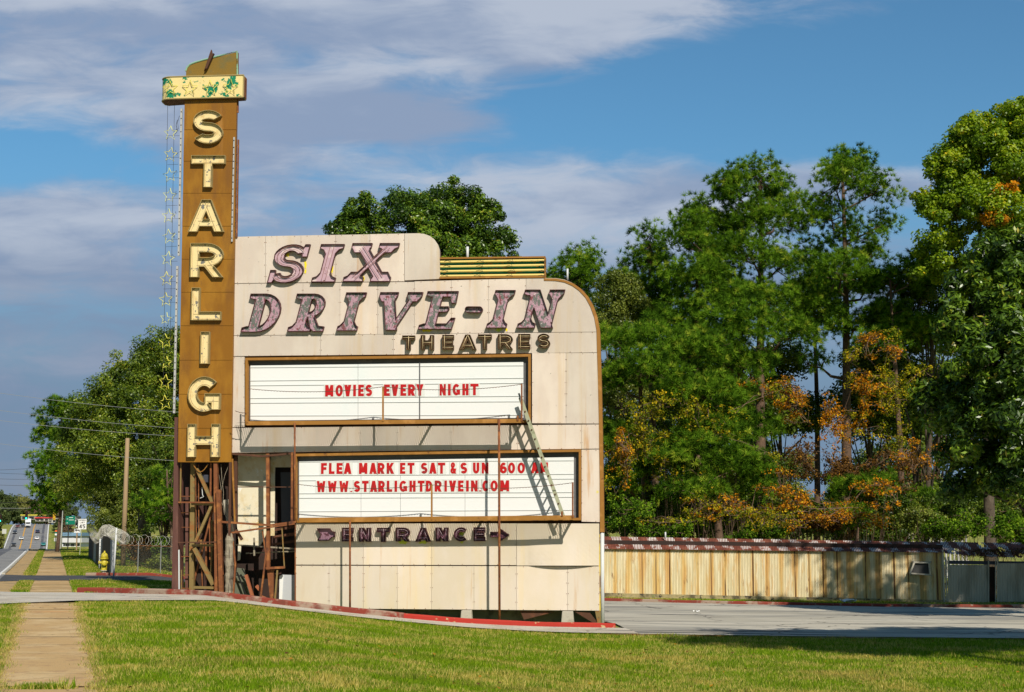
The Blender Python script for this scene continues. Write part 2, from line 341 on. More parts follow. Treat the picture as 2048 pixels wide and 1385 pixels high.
add_cracks(M['lot'], .28, .014, (.07, .065, .055)); add_cracks(M['apron'], .30, .012, (.12, .10, .08)); add_cracks(M['path'], .45, .010, (.16, .10, .05)); add_cracks(M['road'], .12, .008, (.07, .07, .07)); add_cracks(M['dirt'], .5, .03, (.16, .13, .07))
def uy(u, y): return u - K * y, y
us = np.unique(np.concatenate([np.arange(-24, 50, .6), np.arange(-60, -24, 4), np.arange(50, 120, 5), np.array([-3000, -1500, -700, -300, -150, -90, 170, 300, 700, 1500, 3000])]))
ys = np.unique(np.concatenate([np.arange(12, 80, .6), np.arange(-60, 12, 4), np.arange(80, 200, 3), np.arange(200, 1000, 10), np.array([1100, 1300, 1600, 2200, 3500, 6000])]))
def guy(u, y): return u - K * np.clip(y, -60, 1200), y
v, f = grid_mesh(us, ys, guy)
struct('ground', np_mesh('ground', v, f, M['ground'], smooth=True))
def strip(name, u0, u1, y0, y1, mat, lift, step=.6, du=1.0):
    n = max(2, int((u1 - u0) / du) + 1); us = np.linspace(u0, u1, n); ys = np.arange(y0, y1 + step, step)
    v, f = grid_mesh(us, ys, uy, lift); return struct(name, np_mesh(name, v, f, mat, smooth=True))
# road (two pieces, the far one climbs the hill), markings
strip('road', -20.2, -1.95, -20, 160, M['road'], .030, 1.0, 1.2)
strip('road', -20.0, -1.95, 160, 900, M['road'], .10, 5.0, 3)
strip('road_edge_line', -2.25, -2.10, -20, 160, M['line_white'], .038, 1.0)
strip('road_edge_line', -2.5, -2.05, 500, 800, M['line_white'], .16, 5.0)
strip('road_edge_line', -19.6, -19.2, 500, 800, M['line_white'], .16, 5.0)
for u in (-9.0, -13.1):
    strip('road_centre_line', u - .25, u + .25, 560, 790, M['line_yellow'], .16, 5.0)
strip('road_wear', -5.0, -3.9, 560, 790, surf('tyre_track', (.11, .11, .12), [((.2, .2, .2), .05, .5, .7)]), .14, 5.0)
strip('road_wear', -17.6, -16.6, 560, 790, bpy.data.materials['tyre_track'], .14, 5.0)
strip('road_wear', -5.4, -3.6, 20, 150, bpy.data.materials['tyre_track'], .034, 1.0)
# gutter and walk
strip('gutter', -1.95, -1.15, -20, 150, M['dirt'], .028, 1.0, .4)
strip('dirt_edge', -.80, .80, -10, 38.6, M['dirt'], .012, .6, .2)
slab_r = random.Random(9)
for (a, b) in ((-10, 20.15), (20.55, 39.1), (45.0, 57.4), (64.2, 150)):
    V_, F_ = [], []; y = a; nv = 0
    while y < b - .2:
        y2 = min(y + 1.52, b); us_ = np.linspace(-.62 - slab_r.uniform(0, .03), .62 + slab_r.uniform(0, .03), 4); v, f = grid_mesh(us_, np.linspace(y, y2 - .035, 5), uy, .030)
        v[:, 2] += slab_r.uniform(-.006, .006) + (v[:, 1] - y)*slab_r.uniform(-.006, .006); V_.append(v); F_.append(f + nv); nv += len(v); y = y2
    struct('sidewalk', np_mesh('sidewalk', np.concatenate(V_), np.concatenate(F_), M['path'], smooth=True))

def poly_sheet(name, poly, mat, lift, step=.5):
    """fills a plan outline with a fine sheet that follows the ground"""
    xs = [p[0] for p in poly]; yy = [p[1] for p in poly]
    pts = []; n = len(poly)
    for i in range(n):
        a, b = poly[i], poly[(i+1) % n]; k = max(1, int(math.dist(a, b) / step))
        pts += [(a[0] + (b[0]-a[0])*j/k, a[1] + (b[1]-a[1])*j/k) for j in range(k)]
    if sum(pts[i][0]*pts[(i+1) % len(pts)][1] - pts[(i+1) % len(pts)][0]*pts[i][1] for i in range(len(pts))) < 0: pts = pts[::-1]
    loop = list(range(len(pts))); P2 = np.array(pts)
    def inside(x, y):
        c = False; j = len(P2) - 1
        for i in range(len(P2)):
            if (P2[i, 1] > y) != (P2[j, 1] > y) and x < (P2[j, 0]-P2[i, 0])*(y-P2[i, 1])/(P2[j, 1]-P2[i, 1]) + P2[i, 0]: c = not c
            j = i
        return c
    y = min(yy) + step / 2
    while y < max(yy):
        x = min(xs) + step / 2
        while x < max(xs):
            if inside(x, y) and np.min((P2[:, 0]-x)**2 + (P2[:, 1]-y)**2) > (.3*step)**2: pts.append((x, y))
            x += step
        y += step
    vo, _, fo, _, _, of = delaunay_2d_cdt([Vector(p) for p in pts], [], [loop], 0, 1e-4)
    fs = [t for t, o in zip(fo, of) if o]
    A = np.array([(p[0], p[1]) for p in vo]); Z = zg(A[:, 0], A[:, 1]) + lift
    return struct(name, np_mesh(name, np.column_stack([A, Z]), np.array(fs), mat, smooth=True))
def uY(u, y): return (u - K*y, y)
# plan outlines (world metres)
LAWN_EDGE = [uY(-1.0, 39.3), uY(.7, 39.9), (-8.6, 40.2), (-5.6, 40.1), (-2.8, 39.8), (0, 39.6), (3.2, 39.4), (7.2, 39.4), (13, 39.7), (30, 40.4)]
SIGN_KERB = [uY(.75, 45.2), (-11.2, 44.7), (-9.6, 43.75), (-7.8, 43.1), (-6.0, 42.65), (-2.9, 42.15), (0, 41.95), (2.75, 41.8)]
FAR_KERB = [uY(16, 62.5), (3.6, 60.7), (8.9, 58.9), (14.2, 57.9), (18.2, 57.6), (34, 57)]
drive = [uY(-1.95, 37.2)] + [uY(-1.0, 38.4)] + LAWN_EDGE[1:7] + [(3.0, 41.8)] + SIGN_KERB[::-1] + [uY(-1.0, 45.4), uY(-1.95, 46.3)]
poly_sheet('driveway', drive, M['apron'], .050)
lot = [(3.2, 39.4)] + LAWN_EDGE[7:] + FAR_KERB[::-1] + [uY(12, 63.4), (-6, 63.0), (-3, 58), (1.5, 50), (2.9, 44), (3.0, 41.8)]
poly_sheet('driveway', lot, M['lot'], .046)
M['old_asphalt'] = surf('dark_old_asphalt', (.065, .065, .068), [((.11, .10, .10), 1.2, .5, .7)], .9)
poly_sheet('driveway', [uY(-1.95, 56.2), uY(-1.0, 57.3), uY(1.2, 57.6), uY(4, 57.8), uY(9, 58), (-6, 58.5), (-6, 63.0), uY(4, 64.0), uY(-1.0, 64.3), uY(-1.95, 65.4)], M['old_asphalt'], .036)
def sweep(name, pts, w, h, mat, lift=0.0, sub=.5):
    q = []
    for a, b in zip(pts[:-1], pts[1:]):
        k = max(1, int(math.dist(a, b) / sub)); q += [(a[0] + (b[0]-a[0])*j/k, a[1] + (b[1]-a[1])*j/k) for j in range(k)]
    q.append(pts[-1]); b = MB(); vs = []
    for i, p in enumerate(q):
        a, c = q[max(i-1, 0)], q[min(i+1, len(q)-1)]; t = Vector((c[0]-a[0], c[1]-a[1])).normalized(); n = Vector((-t.y, t.x))
        z = z1(*p) + lift
        jit = .006 * math.sin(i * 1.7) + .005 * math.sin(i * .61)
        for (o, hh) in ((0, -.1), (0, h - .03), (.03, h + jit), (w - .02, h + jit), (w, h - .03), (w, -.1)):
            vs.append((p[0] + n.x*o, p[1] + n.y*o, z + hh))
    n = 6; fs = [(i*n+j, (i+1)*n+j, (i+1)*n+j+1, i*n+j+1) for i in range(len(q)-1) for j in range(n-1)]
    fs += [tuple(range(n)), tuple(range((len(q)-1)*n + n-1, (len(q)-1)*n - 1, -1))]
    b.add(vs, fs); o = b.build(name, mat, fix=True); o['kind'] = 'structure'; return o
sweep('kerb', SIGN_KERB[:6], .16, .19, M['kerb'])
sweep('kerb', SIGN_KERB[5:] , .16, .17, M['kerb_new'])
sweep('kerb', FAR_KERB, .18, .15, M['kerb'])
sweep('kerb', [(2.4, 39.55), (3.2, 39.35), (7.2, 39.3), (13, 39.6), (30, 40.2)], -.12, .03, M['kerb'])
sweep('kerb', [uY(1.4, 64.3), uY(4, 64.2), uY(8.5, 63.6)], .15, .14, M['kerb'])
sweep('kerb', [uY(-1.95, y) for y in range(66, 150, 4)], .14, .10, M['concrete'])
sweep('kerb', [uY(-1.95, y) for y in range(46, 57, 2)], .14, .10, M['concrete'])

# ---------------------------------------------------------------- sign frames
SA = math.radians(4.7)
dvec = Vector((math.cos(SA), -math.sin(SA), 0)); nvec = Vector((-math.sin(SA), -math.cos(SA), 0))
P0 = at(465, 1075, 44.0); P0.z = 0
class Frame:
    def __init__(s, org, p0=None, ang=None):
        s.o = Vector(org); s.p0 = P0 if p0 is None else Vector(p0); s.a = SA if ang is None else ang
        s.d = Vector((math.cos(s.a), -math.sin(s.a), 0)); s.n = Vector((-math.sin(s.a), -math.cos(s.a), 0))
    def P(s, px, py, off=0.0):                  # local (x, y, z) of the point seen at px, py on the plane `off` metres in front
        D = Vector(ray(px, py)); Q = s.p0 + s.n * off
        t = Q.dot(s.n) / D.dot(s.n); w = D * t; w.z += EYE
        r = w - s.o; return Vector((r.dot(s.d), -off + (s.p0 - s.o).dot(-s.n), r.z))
    def XZ(s, px, py, off=0.0): p = s.P(px, py, off); return (p.x, p.z)
    def Y(s, off): return -off + (s.p0 - s.o).dot(-s.n)
sign_org = P0 + dvec * 6.4 - nvec * .3; sign_org.z = z1(sign_org.x, sign_org.y)
tower_org = P0 - dvec * .85 - nvec * .2; tower_org.z = z1(tower_org.x, tower_org.y)
SF = Frame(sign_org); TF = Frame(tower_org)

# ---------------------------------------------------------------- glyphs
def q4(p, q, t):
    d = Vector((q[0]-p[0], q[1]-p[1])); n = Vector((-d.y, d.x)).normalized() * t / 2
    return [(p[0]+n.x, p[1]+n.y), (p[0]-n.x, p[1]-n.y), (q[0]-n.x, q[1]-n.y), (q[0]+n.x, q[1]+n.y)]
def arc(cx, cy, rx, ry, a0, a1, tx, ty=None, n=None):
    ty = tx if ty is None else ty
    n = n or max(3, int(abs(a1-a0)/15)); P_ = []
    A = [math.radians(a0 + (a1-a0)*i/n) for i in range(n+1)]
    for a, b in zip(A[:-1], A[1:]):
        P_.append([(cx+(rx+tx/2)*math.cos(a), cy+(ry+ty/2)*math.sin(a)), (cx+(rx+tx/2)*math.cos(b), cy+(ry+ty/2)*math.sin(b)),
                   (cx+(rx-tx/2)*math.cos(b), cy+(ry-ty/2)*math.sin(b)), (cx+(rx-tx/2)*math.cos(a), cy+(ry-ty/2)*math.sin(a))])
    return P_, [(cx+rx*math.cos(a), cy+ry*math.sin(a)) for a in A]
def sans(ch, w, T):
    """returns stroke polygons and centre lines for a letter of height 1, width w, stroke T"""
    h = T/2; P_ = []; L = []
    def s(x0, y0, x1, y1, t=T, ln=True):
        P_.append(q4((x0, y0), (x1, y1), t))
        if ln: L.append([(x0, y0), (x1, y1)])
    def poly(*pts): P_.append(list(pts))
    def ar(*a, **k):
        p, l = arc(*a, **k); P_.extend(p); L.append(l)
    def vert(x, y0=0, y1=1): s(x, y0, x, y1)
    def diag(x0, y0, x1, y1, tw=None):           # x are centres, flat-cut ends
        k = (tw or T*1.12)/2; poly((x0-k, y0), (x0+k, y0), (x1+k, y1), (x1-k, y1)); L.append([(x0, y0), (x1, y1)])
    if ch == 'I': vert(w/2)
    elif ch == 'T': s(0, 1-h, w, 1-h); vert(w/2)
    elif ch == 'L': vert(h); s(0, h, w, h)
    elif ch in 'EF':
        vert(h); s(0, 1-h, w, 1-h); s(h, .5, w*.92, .5)
        if ch == 'E': s(0, h, w, h)
    elif ch == 'H': vert(h); vert(w-h); s(h, .5, w-h, .5)
    elif ch == 'A': diag(h*1.12, 0, w/2, 1); diag(w-h*1.12, 0, w/2, 1); s(w*.22, .28, w*.78, .28, T*.85)
    elif ch == 'V': diag(w/2, 0, h*1.12, 1); diag(w/2, 0, w-h*1.12, 1)
    elif ch == 'N': vert(h); vert(w-h); diag(w-h, 0, h, 1, T*1.25)
    elif ch == 'M': vert(h); vert(w-h); diag(w/2, .12, h*1.1, 1, T*1.1); diag(w/2, .12, w-h*1.1, 1, T*1.1)
    elif ch == 'W': diag(w*.29, 0, h, 1, T*.95); diag(w*.29, 0, w/2, .85, T*.8); diag(w*.71, 0, w/2, .85, T*.8); diag(w*.71, 0, w-h, 1, T*.95)
    elif ch == 'Y': vert(w/2, 0, .5); diag(w/2, .42, h*1.1, 1); diag(w/2, .42, w-h*1.1, 1)
    elif ch == 'K': vert(h); diag(T*.9, .42, w-h*1.2, 1, T*1.15); diag(w-h*1.1, 0, w*.42, .6, T*1.2)
    elif ch == 'O' or ch == '0': ar(w/2, .5, w/2-h, .5-h, 0, 360, T)
    elif ch == 'C': ar(w/2, .5, w/2-h, .5-h, 42, 318, T)
    elif ch == 'G': ar(w/2, .5, w/2-h, .5-h, 42, 300, T); vert(w-h, .06, .52); s(w*.52, .52-h, w, .52-h)
    elif ch == 'U': vert(h, .35, 1); vert(w-h, .35, 1); ar(w/2, .38, w/2-h, .38-h, 180, 360, T)
    elif ch in 'RP':
        m = .44; c = w*.5; vert(h); s(h, 1-h, c, 1-h); s(h, m, c, m); ar(c, (1-h+m)/2, w-h-c, (1-h-m)/2, -90, 90, T)
        if ch == 'R': diag(w-h*1.15, 0, w*.48, m, T*1.15)
    elif ch == 'B':
        c = w*.5; vert(h); s(h, 1-h, c, 1-h); s(h, .52, c, .52); s(h, h, c, h); ar(c, (1.52-h)/2, w-h-c, (.48-h)/2, -90, 90, T); ar(c, (.52+h)/2, w-h-c, (.52-h)/2, -90, 90, T)
    elif ch == 'D': c = w*.38; vert(h); s(h, 1-h, c, 1-h); s(h, h, c, h); ar(c, .5, w-h-c, .5-h, -90, 90, T)
    elif ch == 'J': vert(w-h, .35, 1); ar(w/2, .38, w/2-h, .38-h, 180, 360, T)
    elif ch == 'S':
        r = (1-T)/4; ar(w/2, 1-h-r, w/2-h, r, 28, 270, T); ar(w/2, h+r, w/2-h, r, 90, -152, T)
    elif ch == '6': ar(w/2, .33, w/2-h, .33-h, 0, 360, T); ar(w/2, .5, w/2-h, .5-h, 48, 190, T)
    elif ch == '&':
        ar(w*.42, .78, w*.2, .16, 0, 360, T*.75); ar(w*.40, .27, w*.40-T*.35, .27-T*.35, 60, 330, T*.75); diag(w-T*.45, 0, w*.28, .66, T*.9); diag(w*.74, .18, w-T*.4, .46, T*.8)
    elif ch == '.': poly((0, 0), (w, 0), (w, T*1.05), (0, T*1.05))
    elif ch == '5': s(0, 1-h, w, 1-h); vert(h, .5, 1); ar(w*.45, .33, w*.55-h, .33-h, -140, 120, T)
    elif ch == '4': vert(w*.70); s(0, .3, w, .3); diag(h, .3, w*.68, 1)
    elif ch == '2': ar(w/2, 1-h-.22, w/2-h, .22, 0, 170, T); diag(h*1.3, 0, w-h*1.1, .72, T*1.1); s(0, h, w, h)
    return P_, L
def slab(ch, w):
    """wide bracketed slab-serif letter, upright (sheared afterwards)"""
    P_ = []; T = .27; t = .13; h = T/2; L = []
    def serif(cx, y, d, sw, T_=T):
        k = T_/2
        P_.append([(cx-sw/2, y), (cx+sw/2, y), (cx+sw/2, y+.11*d), (cx+k+.07, y+.15*d), (cx+k, y+.25*d), (cx-k, y+.25*d), (cx-k-.07, y+.15*d), (cx-sw/2, y+.11*d)])
    def stem(x, T_=T, y0=0, y1=1): P_.append([(x-T_/2, y0), (x+T_/2, y0), (x+T_/2, y1), (x-T_/2, y1)]); L.append([(x, y0+.06), (x, y1-.06)])
    def dg(x0, y0, x1, y1, k): P_.append([(x0-k/2, y0), (x0+k/2, y0), (x1+k/2, y1), (x1-k/2, y1)]); L.append([(x0, y0+.05), (x1, y1-.05)])
    def ar(*a, **k):
        p, l = arc(*a, **k); P_.extend(p); L.append(l)
    if ch == 'I': stem(w/2); serif(w/2, 0, 1, w); serif(w/2, 1, -1, w)
    elif ch == 'S':
        r = (1-.17)/4; rx = w/2 - T/2
        ar(w/2, 1-.085-r, rx, r, 18, 270, T, .17); ar(w/2, .085+r, rx, r, 90, -162, T, .17)
        P_.append([(w*.84, .67), (w*1.0, .67), (w*1.0, 1.0), (w*.86, 1.0), (w*.80, .86)]); P_.append([(0, 0), (w*.14, 0), (w*.2, .14), (w*.16, .33), (0, .33)])
    elif ch == 'X':
        dg(w*.79, .05, w*.21, .95, .30); dg(w*.21, .05, w*.79, .95, .16)
        serif(w*.21, 0, 1, w*.42, .2); serif(w*.79, 0, 1, w*.42, .3); serif(w*.21, 1, -1, w*.42, .3); serif(w*.79, 1, -1, w*.42, .2)
    elif ch == 'D':
        x = .30; stem(x, y0=.0); c = w*.45
        P_.append([(0, 0), (c, 0), (c, .15), (x-h-.05, .15), (0, .11)]); P_.append([(0, 1), (0, .89), (x-h-.05, .85), (c, .85), (c, 1)])
        ar(c, .5, w-h-c, .5-.075, -90, 90, T, .15, n=12)
    elif ch == 'R':
        x = .30; stem(x); serif(x, 0, 1, .60); c = w*.5
        P_.append([(0, 1), (0, .89), (x-h-.05, .85), (c, .85), (c, 1)]); P_.append([(x, .38), (c, .38), (c, .52), (x, .52)])
        ar(c, .69, w*.88-h-c, .69-.52+.07, -90, 90, T*.9, .14, n=10)
        P_.append([(w*.42, .46), (w*.60, .49), (w*.83, .15), (w, .13), (w, 0), (w*.72, 0), (w*.62, .08)]); L.append([(w*.5, .44), (w*.75, .1), (w*.95, .07)])
    elif ch == 'V':
        dg(w*.47, 0, w*.20, .95, .30); dg(w*.47, 0, w*.82, .95, .15); serif(w*.20, 1, -1, w*.44, .3); serif(w*.82, 1, -1, w*.36, .2)
    elif ch == 'E':
        x = .30; stem(x)
        P_.append([(0, 0), (w, 0), (w, .0), (w*1.02, .30), (w*.9, .30), (w*.80, .15), (x, .15), (x-h-.05, .15), (0, .11)])
        P_.append([(0, 1), (0, .89), (x-h-.05, .85), (w*.72, .85), (w*.80, .68), (w*.94, .68), (w*.92, 1)])
        P_.append([(x, .45), (w*.66, .45), (w*.74, .46), (w*.78, .53), (w*.74, .60), (w*.66, .60), (x, .60)])
        L.append([(x, .08), (w*.85, .08)]); L.append([(x, .92), (w*.85, .92)])
    elif ch == 'N':
        a, b = w*.25, w*.80; stem(a, .16); stem(b, .16, 0, 1); dg(b-.03, 0, a-.02, 1, .32)
        serif(a, 0, 1, w*.44, .16); serif(b, 1, -1, w*.38, .16)
        P_.append([(0, 1), (0, .89), (a-.15, .85), (a, .85), (a, 1)])
    elif ch == '-':
        P_.append([(.0, .5), (.1, .0), (.25, -.35), (w-.25, -.35), (w-.1, 0), (w, .5), (w-.1, 1), (w-.25, 1.35), (.25, 1.35), (.1, 1)])
    return P_, L
def union(polys):
    pts = []; fs = []
    for p in polys:
        q = []
        for a in p:
            if not q or math.dist(a, q[-1]) > 1e-5: q.append(a)
        if len(q) > 2 and math.dist(q[0], q[-1]) < 1e-5: q.pop()
        if len(q) < 3: continue
        A = sum(q[i][0]*q[(i+1) % len(q)][1] - q[(i+1) % len(q)][0]*q[i][1] for i in range(len(q)))
        if abs(A) < 1e-8: continue
        if A < 0: q = q[::-1]
        fs.append(list(range(len(pts), len(pts)+len(q)))); pts += q
    vo, _, fo, _, _, of = delaunay_2d_cdt([Vector(p) for p in pts], [], fs, 0, 1e-5)
    tris = []
    for t, o in zip(fo, of):
        if not o: continue
        a, b, c = (vo[i] for i in t[:3])
        if (b.x-a.x)*(c.y-a.y) - (c.x-a.x)*(b.y-a.y) < 0: t = t[::-1]
        tris.append(tuple(t))
    return [(p.x, p.y) for p in vo], tris
def loops_of(tris):
    E_ = set()
    for t in tris:
        for i in range(len(t)): E_.add((t[i], t[(i+1) % len(t)]))
    nxt = {}
    for a, b in E_:
        if (b, a) not in E_: nxt.setdefault(a, []).append(b)
    out = []
    while nxt:
        a = next(iter(nxt)); lp = [a]; cur = nxt[a].pop()
        if not nxt[a]: del nxt[a]
        while cur != a and cur in nxt:
            lp.append(cur); c2 = nxt[cur].pop()
            if not nxt[cur]: del nxt[cur]
            cur = c2
        if len(lp) > 2: out.append(lp)
    return out
def channel(name, polys, lines, tf, y_back, depth, rim, floor, mats, parent, tubes=None, tube_r=.01, tube_mat=None, tube_name='neon_tube'):
    """open-faced channel letter: outer wall, rim, inner wall, recessed face; y grows away from the viewer"""
    V2, tris = union([[tf(*p) for p in pl] for pl in polys])
    b = MB(); yf = y_back - depth; yi = y_back - floor
    b.add([(x, yi, z) for x, z in V2], [t for t in tris], 1)
    for lp in loops_of(tris):
        p = [Vector(V2[i]) for i in lp]; n = len(p); q = []
        for i in range(n):
            d0 = (p[i]-p[i-1]); d1 = (p[(i+1) % n]-p[i])
            if d0.length < 1e-7 or d1.length < 1e-7: q.append(p[i]); continue
            d0.normalize(); d1.normalize(); n0 = Vector((-d0.y, d0.x)); n1_ = Vector((-d1.y, d1.x))
            k = 1 + n0.dot(n1_); m_ = (n0 + n1_) / max(k, .45); q.append(p[i] + m_ * rim)
        vs = [(a.x, y_back, a.y) for a in p] + [(a.x, yf, a.y) for a in p] + [(a.x, yf, a.y) for a in q] + [(a.x, yi + .001, a.y) for a in q]
        fs = []
        for r in range(3):
            fs += [(r*n + i, r*n + (i+1) % n, (r+1)*n + (i+1) % n, (r+1)*n + i) for i in range(n)]
        b.add(vs, fs, 0)
    o = b.build(name, mats, parent)
    if tubes:
        tb = MB(); yt = yf + .02 if tubes != 'deep' else yi - .03
        for ln in lines:
            w_ = [tf(*p) for p in ln]; tb.tube([(x, yt, z) for x, z in w_], tube_r, 5)
        tb.build(tube_name, tube_mat, o, smooth=True)
    return o
def boxer(fr, x0, x1, y0, y1, off, shear=0.0, ybr=None):
    """maps a unit-height glyph to the box seen at these pixels; returns (map, width in glyph units)"""
    a = fr.P(x0, y1, off); b = fr.P(x1, ybr if ybr is not None else y1, off); t = fr.P((x0+x1)/2, y0, off)
    H = t.z - (a.z+b.z)/2; w = (b.x - a.x)/H - shear; sl = (b.z-a.z)/(b.x-a.x)
    return (lambda gx, gy: (a.x + (gx + shear*gy)*H, a.z + gy*H + (gx + shear*gy)*H*sl)), w

# ---------------------------------------------------------------- the starlight pylon
tower = empty('tower_sign', tower_org, -SA, 'tall narrow brown sign tower reading STARLIGH above an open rusty steel base', 'sign tower')
OT = .12                                          # how far the pylon face stands in front of the marquee face
yf = TF.Y(OT); yb = yf + .14
TL, TR_, BR, BL = (TF.XZ(*p, OT) for p in ((369.5, 190), (473.5, 190), (462, 925), (355.5, 925)))
b = MB(); b.prism([TL, TR_, BR, BL], yf + .012, yb); b.build('tower_body', M['tower'], tower)
b = MB(); seams = [190, 260, 323, 387, 453, 519, 585, 652, 721, 789, 857, 925]
rnd = random.Random(3)
for y0, y1 in zip(seams[:-1], seams[1:]):
    f0 = (y0-190)/735; f1 = (y1-190)/735
    xl0, xr0 = 369.5-14*f0, 473.5-11.5*f0; xl1, xr1 = 369.5-14*f1, 473.5-11.5*f1
    pts = [TF.XZ(xl0, y0+.35, OT), TF.XZ(xr0, y0+.35, OT), TF.XZ(xr1, y1-.35, OT), TF.XZ(xl1, y1-.35, OT)]
    t1, t2 = rnd.uniform(-.004, .004), rnd.uniform(0, .012)
    n = len(b.v); b.prism(pts, yf, yf + .011)
    for i in range(n, n+4):
        v_ = b.v[i]; top = v_[2] > (pts[0][1]+pts[2][1])/2
        b.v[i] = (v_[0], v_[1] - (0 if top else t2) , v_[2])
b.build('face_panel', M['tower'], tower)
# top fin, spike, band
b = MB(); fin = [(371, 156), (371, 143), (374, 135), (380, 129), (390, 125), (402, 121.5), (438, 112), (474, 103), (474, 156)]
b.prism([TF.XZ(x, y, OT) for x, y in fin], yf + .05, yf + .2); b.build('top_fin', M['fin'], tower)
b = MB(); pts = [TF.P(x, y, OT-.04) for x, y in fin[1:-1]]; b.tube([(p.x, yf + .04, p.z) for p in pts] + [(TF.P(474, 152, OT).x, yf + .04, TF.P(474, 152, OT).z)], .022, 5)
b.build('fin_edging', M['fin_edge'], tower)
b = MB(); b.prism([TF.XZ(x, y, OT+.05) for x, y in ((408.5, 143), (410.5, 138.5), (414.5, 138), (428, 107.5), (424.5, 109), (423, 100), (419.5, 110))], TF.Y(OT+.09), TF.Y(OT-.03)); b.build('broken_spike', M['rust_dark'], tower)
fb = OT + .12; zt = TF.P(410, 152.5, fb).z; zb = TF.P(410, 196.5, fb).z
sR = TF.P(487, 175, fb).x; sC = TF.P(343, 175, fb).x; sL = TF.P(325.5, 175, fb-.3).x; yF = TF.Y(fb)
plan = [(sR, yF)] + [(sC, yF)]
for k in range(1, 7):
    a = math.radians(90*k/6); plan.append((sC - (sC-sL)*math.sin(a), yF + .32*(1-math.cos(a))))
plan += [(sL, yF + .58), (sL+.12, yF + .68), (sR, yF + .34)]
b = MB(); b.plan(plan, zb, zt); band = b.build('star_band', M['band'], tower)
b = MB()
for zz in (zt, zb):
    b.tube([(p[0], p[1], zz) for p in plan[:-1]], .022, 5)
b.tube([(sR, yF, zb), (sR, yF, zt)], .02, 5); b.build('band_trim', M['rim_cream'], tower)
b = MB(); b.plan([(p[0]*.985 + .985*.0, p[1]+.01) for p in plan], zb - .01, zb + .02); b.build('band_soffit', M['maroon'], tower)
b = MB(); b.box((sR - .001, yF + .02, zb + .02), (sR + .012, yF + .33, zt - .02)); b.build('band_side', M['rust'], tower)
def star_pts(cx, cy, R, r=.42, rot=0, squeeze=1.0):
    return [(cx + squeeze*(R if k % 2 == 0 else R*r)*math.sin(rot + k*math.pi/5), cy + (R if k % 2 == 0 else R*r)*math.cos(rot + k*math.pi/5)) for k in range(10)]
for i, (sx, sy) in enumerate(((341, 178), (381, 177.5), (422, 177), (462, 176))):
    b = MB(); off = fb + (.03 if i else -.02); c = TF.P(sx, sy, fb)
    ring = star_pts(c.x, c.z, .235, .40, .12*(i % 2) - .08)
    yy = yF - .06 + (.03 if i == 0 else 0)
    b.tube([(x, yy, z) for x, z in ring + [ring[0], ring[1]]], .0105, 5)
    for k in (1, 5, 8): b.tube([(ring[k][0], yy, ring[k][1]), (ring[k][0], yF + .03, ring[k][1])], .006, 4)
    b.build('star_tube', M['tube_yellow'], tower, smooth=True)
side = [(341, 267), (341, 310), (339.5, 351), (339, 392), (337, 433), (338, 474), (335.5, 518), (333, 558.5), (331.6, 600), (331.6, 638), (331.6, 683), (333, 726), (330.6, 764.5), (330.6, 806)]
mat_pale = surf('faded_yellow_glass_tube', (.72, .74, .22), (), .35)
for i, (sx, sy) in enumerate(side):
    b = MB(); c = TF.P(sx, sy, OT - .2); R = .225*(1.0 if i not in (9, 11) else .85)
    ring = star_pts(c.x, c.z, R, .44, .15*math.sin(i*2.3), .9)
    broken = {10: 8, 11: 7, 9: 9}.get(i, 11)
    seq = (ring + [ring[0], ring[1]])[:broken + 1]
    b.tube([(x, c.y + .02*math.sin(k*1.9+i), z) for k, (x, z) in enumerate(seq)], .0105, 5)
    b.build('star_tube', M['tube_yellow'] if i in (1, 7, 8, 10, 11, 12, 13) else mat_pale, tower, smooth=True)
# wire ladder that carries the stars
b = MB(); A0, A1 = TF.P(335.5, 209, OT-.2), TF.P(326.5, 770, OT-.2); B0, B1 = TF.P(349, 209, OT-.2), TF.P(340, 705, OT-.2)
def lerp(a, c, t): return a + (c - a) * t
b.tube([A0, A1], .006, 4); b.tube([B0, B1], .006, 4)
for i, (sx, sy) in enumerate(side):
    t = (sy - 209)/(806-209); yy = sy + 5; r_ = TF.P(360 - 10*(sy-209)/600, yy, OT-.2); l_ = TF.P(sx - 8, yy, OT-.2)
    b.tube([l_, r_], .005, 4)
    if i % 2: b.tube([TF.P(sx-6, yy+15, OT-.2), TF.P(358 - 10*(sy-209)/600, yy+14, OT-.2)], .005, 4)
    q = TF.P(sx+8, sy-3, OT-.2); w_ = [q + Vector((rnd.uniform(-.02, .10), 0, rnd.uniform(-.09, .10))) for _ in range(6)]
    b.tube([q] + w_ + [q + Vector((.12, 0, .02))], .005, 4)
w_ = [TF.P(x, y, OT-.2) for x, y in ((359, 232), (355, 245), (357, 258), (353, 262), (352, 252), (355, 240), (352, 250), (356, 262))]
b.tube(w_, .006, 4); b.build('star_wire', M['wire'], tower)
def strip_holes(name, p0, p1, w, off, n, mat=M['white_strip']):
    b = MB(); a = TF.P(*p0, off); c = TF.P(*p1, off); w *= .8; b.bar(a, c, w, .05)
    for k in range(n):
        p = lerp(a, c, (k+.5)/n); b.box((p.x-.014, p.y-.031, p.z-.014), (p.x+.014, p.y-.0255, p.z+.014), 1)
    return b.build(name, [mat, M['black']], tower)
strip_holes('edge_channel', (363.3, 218), (357.5, 512), .07, OT-.02, 22)
strip_holes('edge_channel', (354.8, 533), (348.3, 827), .07, OT-.02, 22)
strip_holes('edge_channel', (468.5, 275), (464, 484), .05, OT+.035, 15)
b = MB(); b.bar(TF.P(476.8, 280, OT-.1), TF.P(473.6, 476, OT-.1), .04, .05); b.bar(TF.P(475.5, 197, OT-.1), TF.P(475.5, 226, OT-.1), .05, .05)
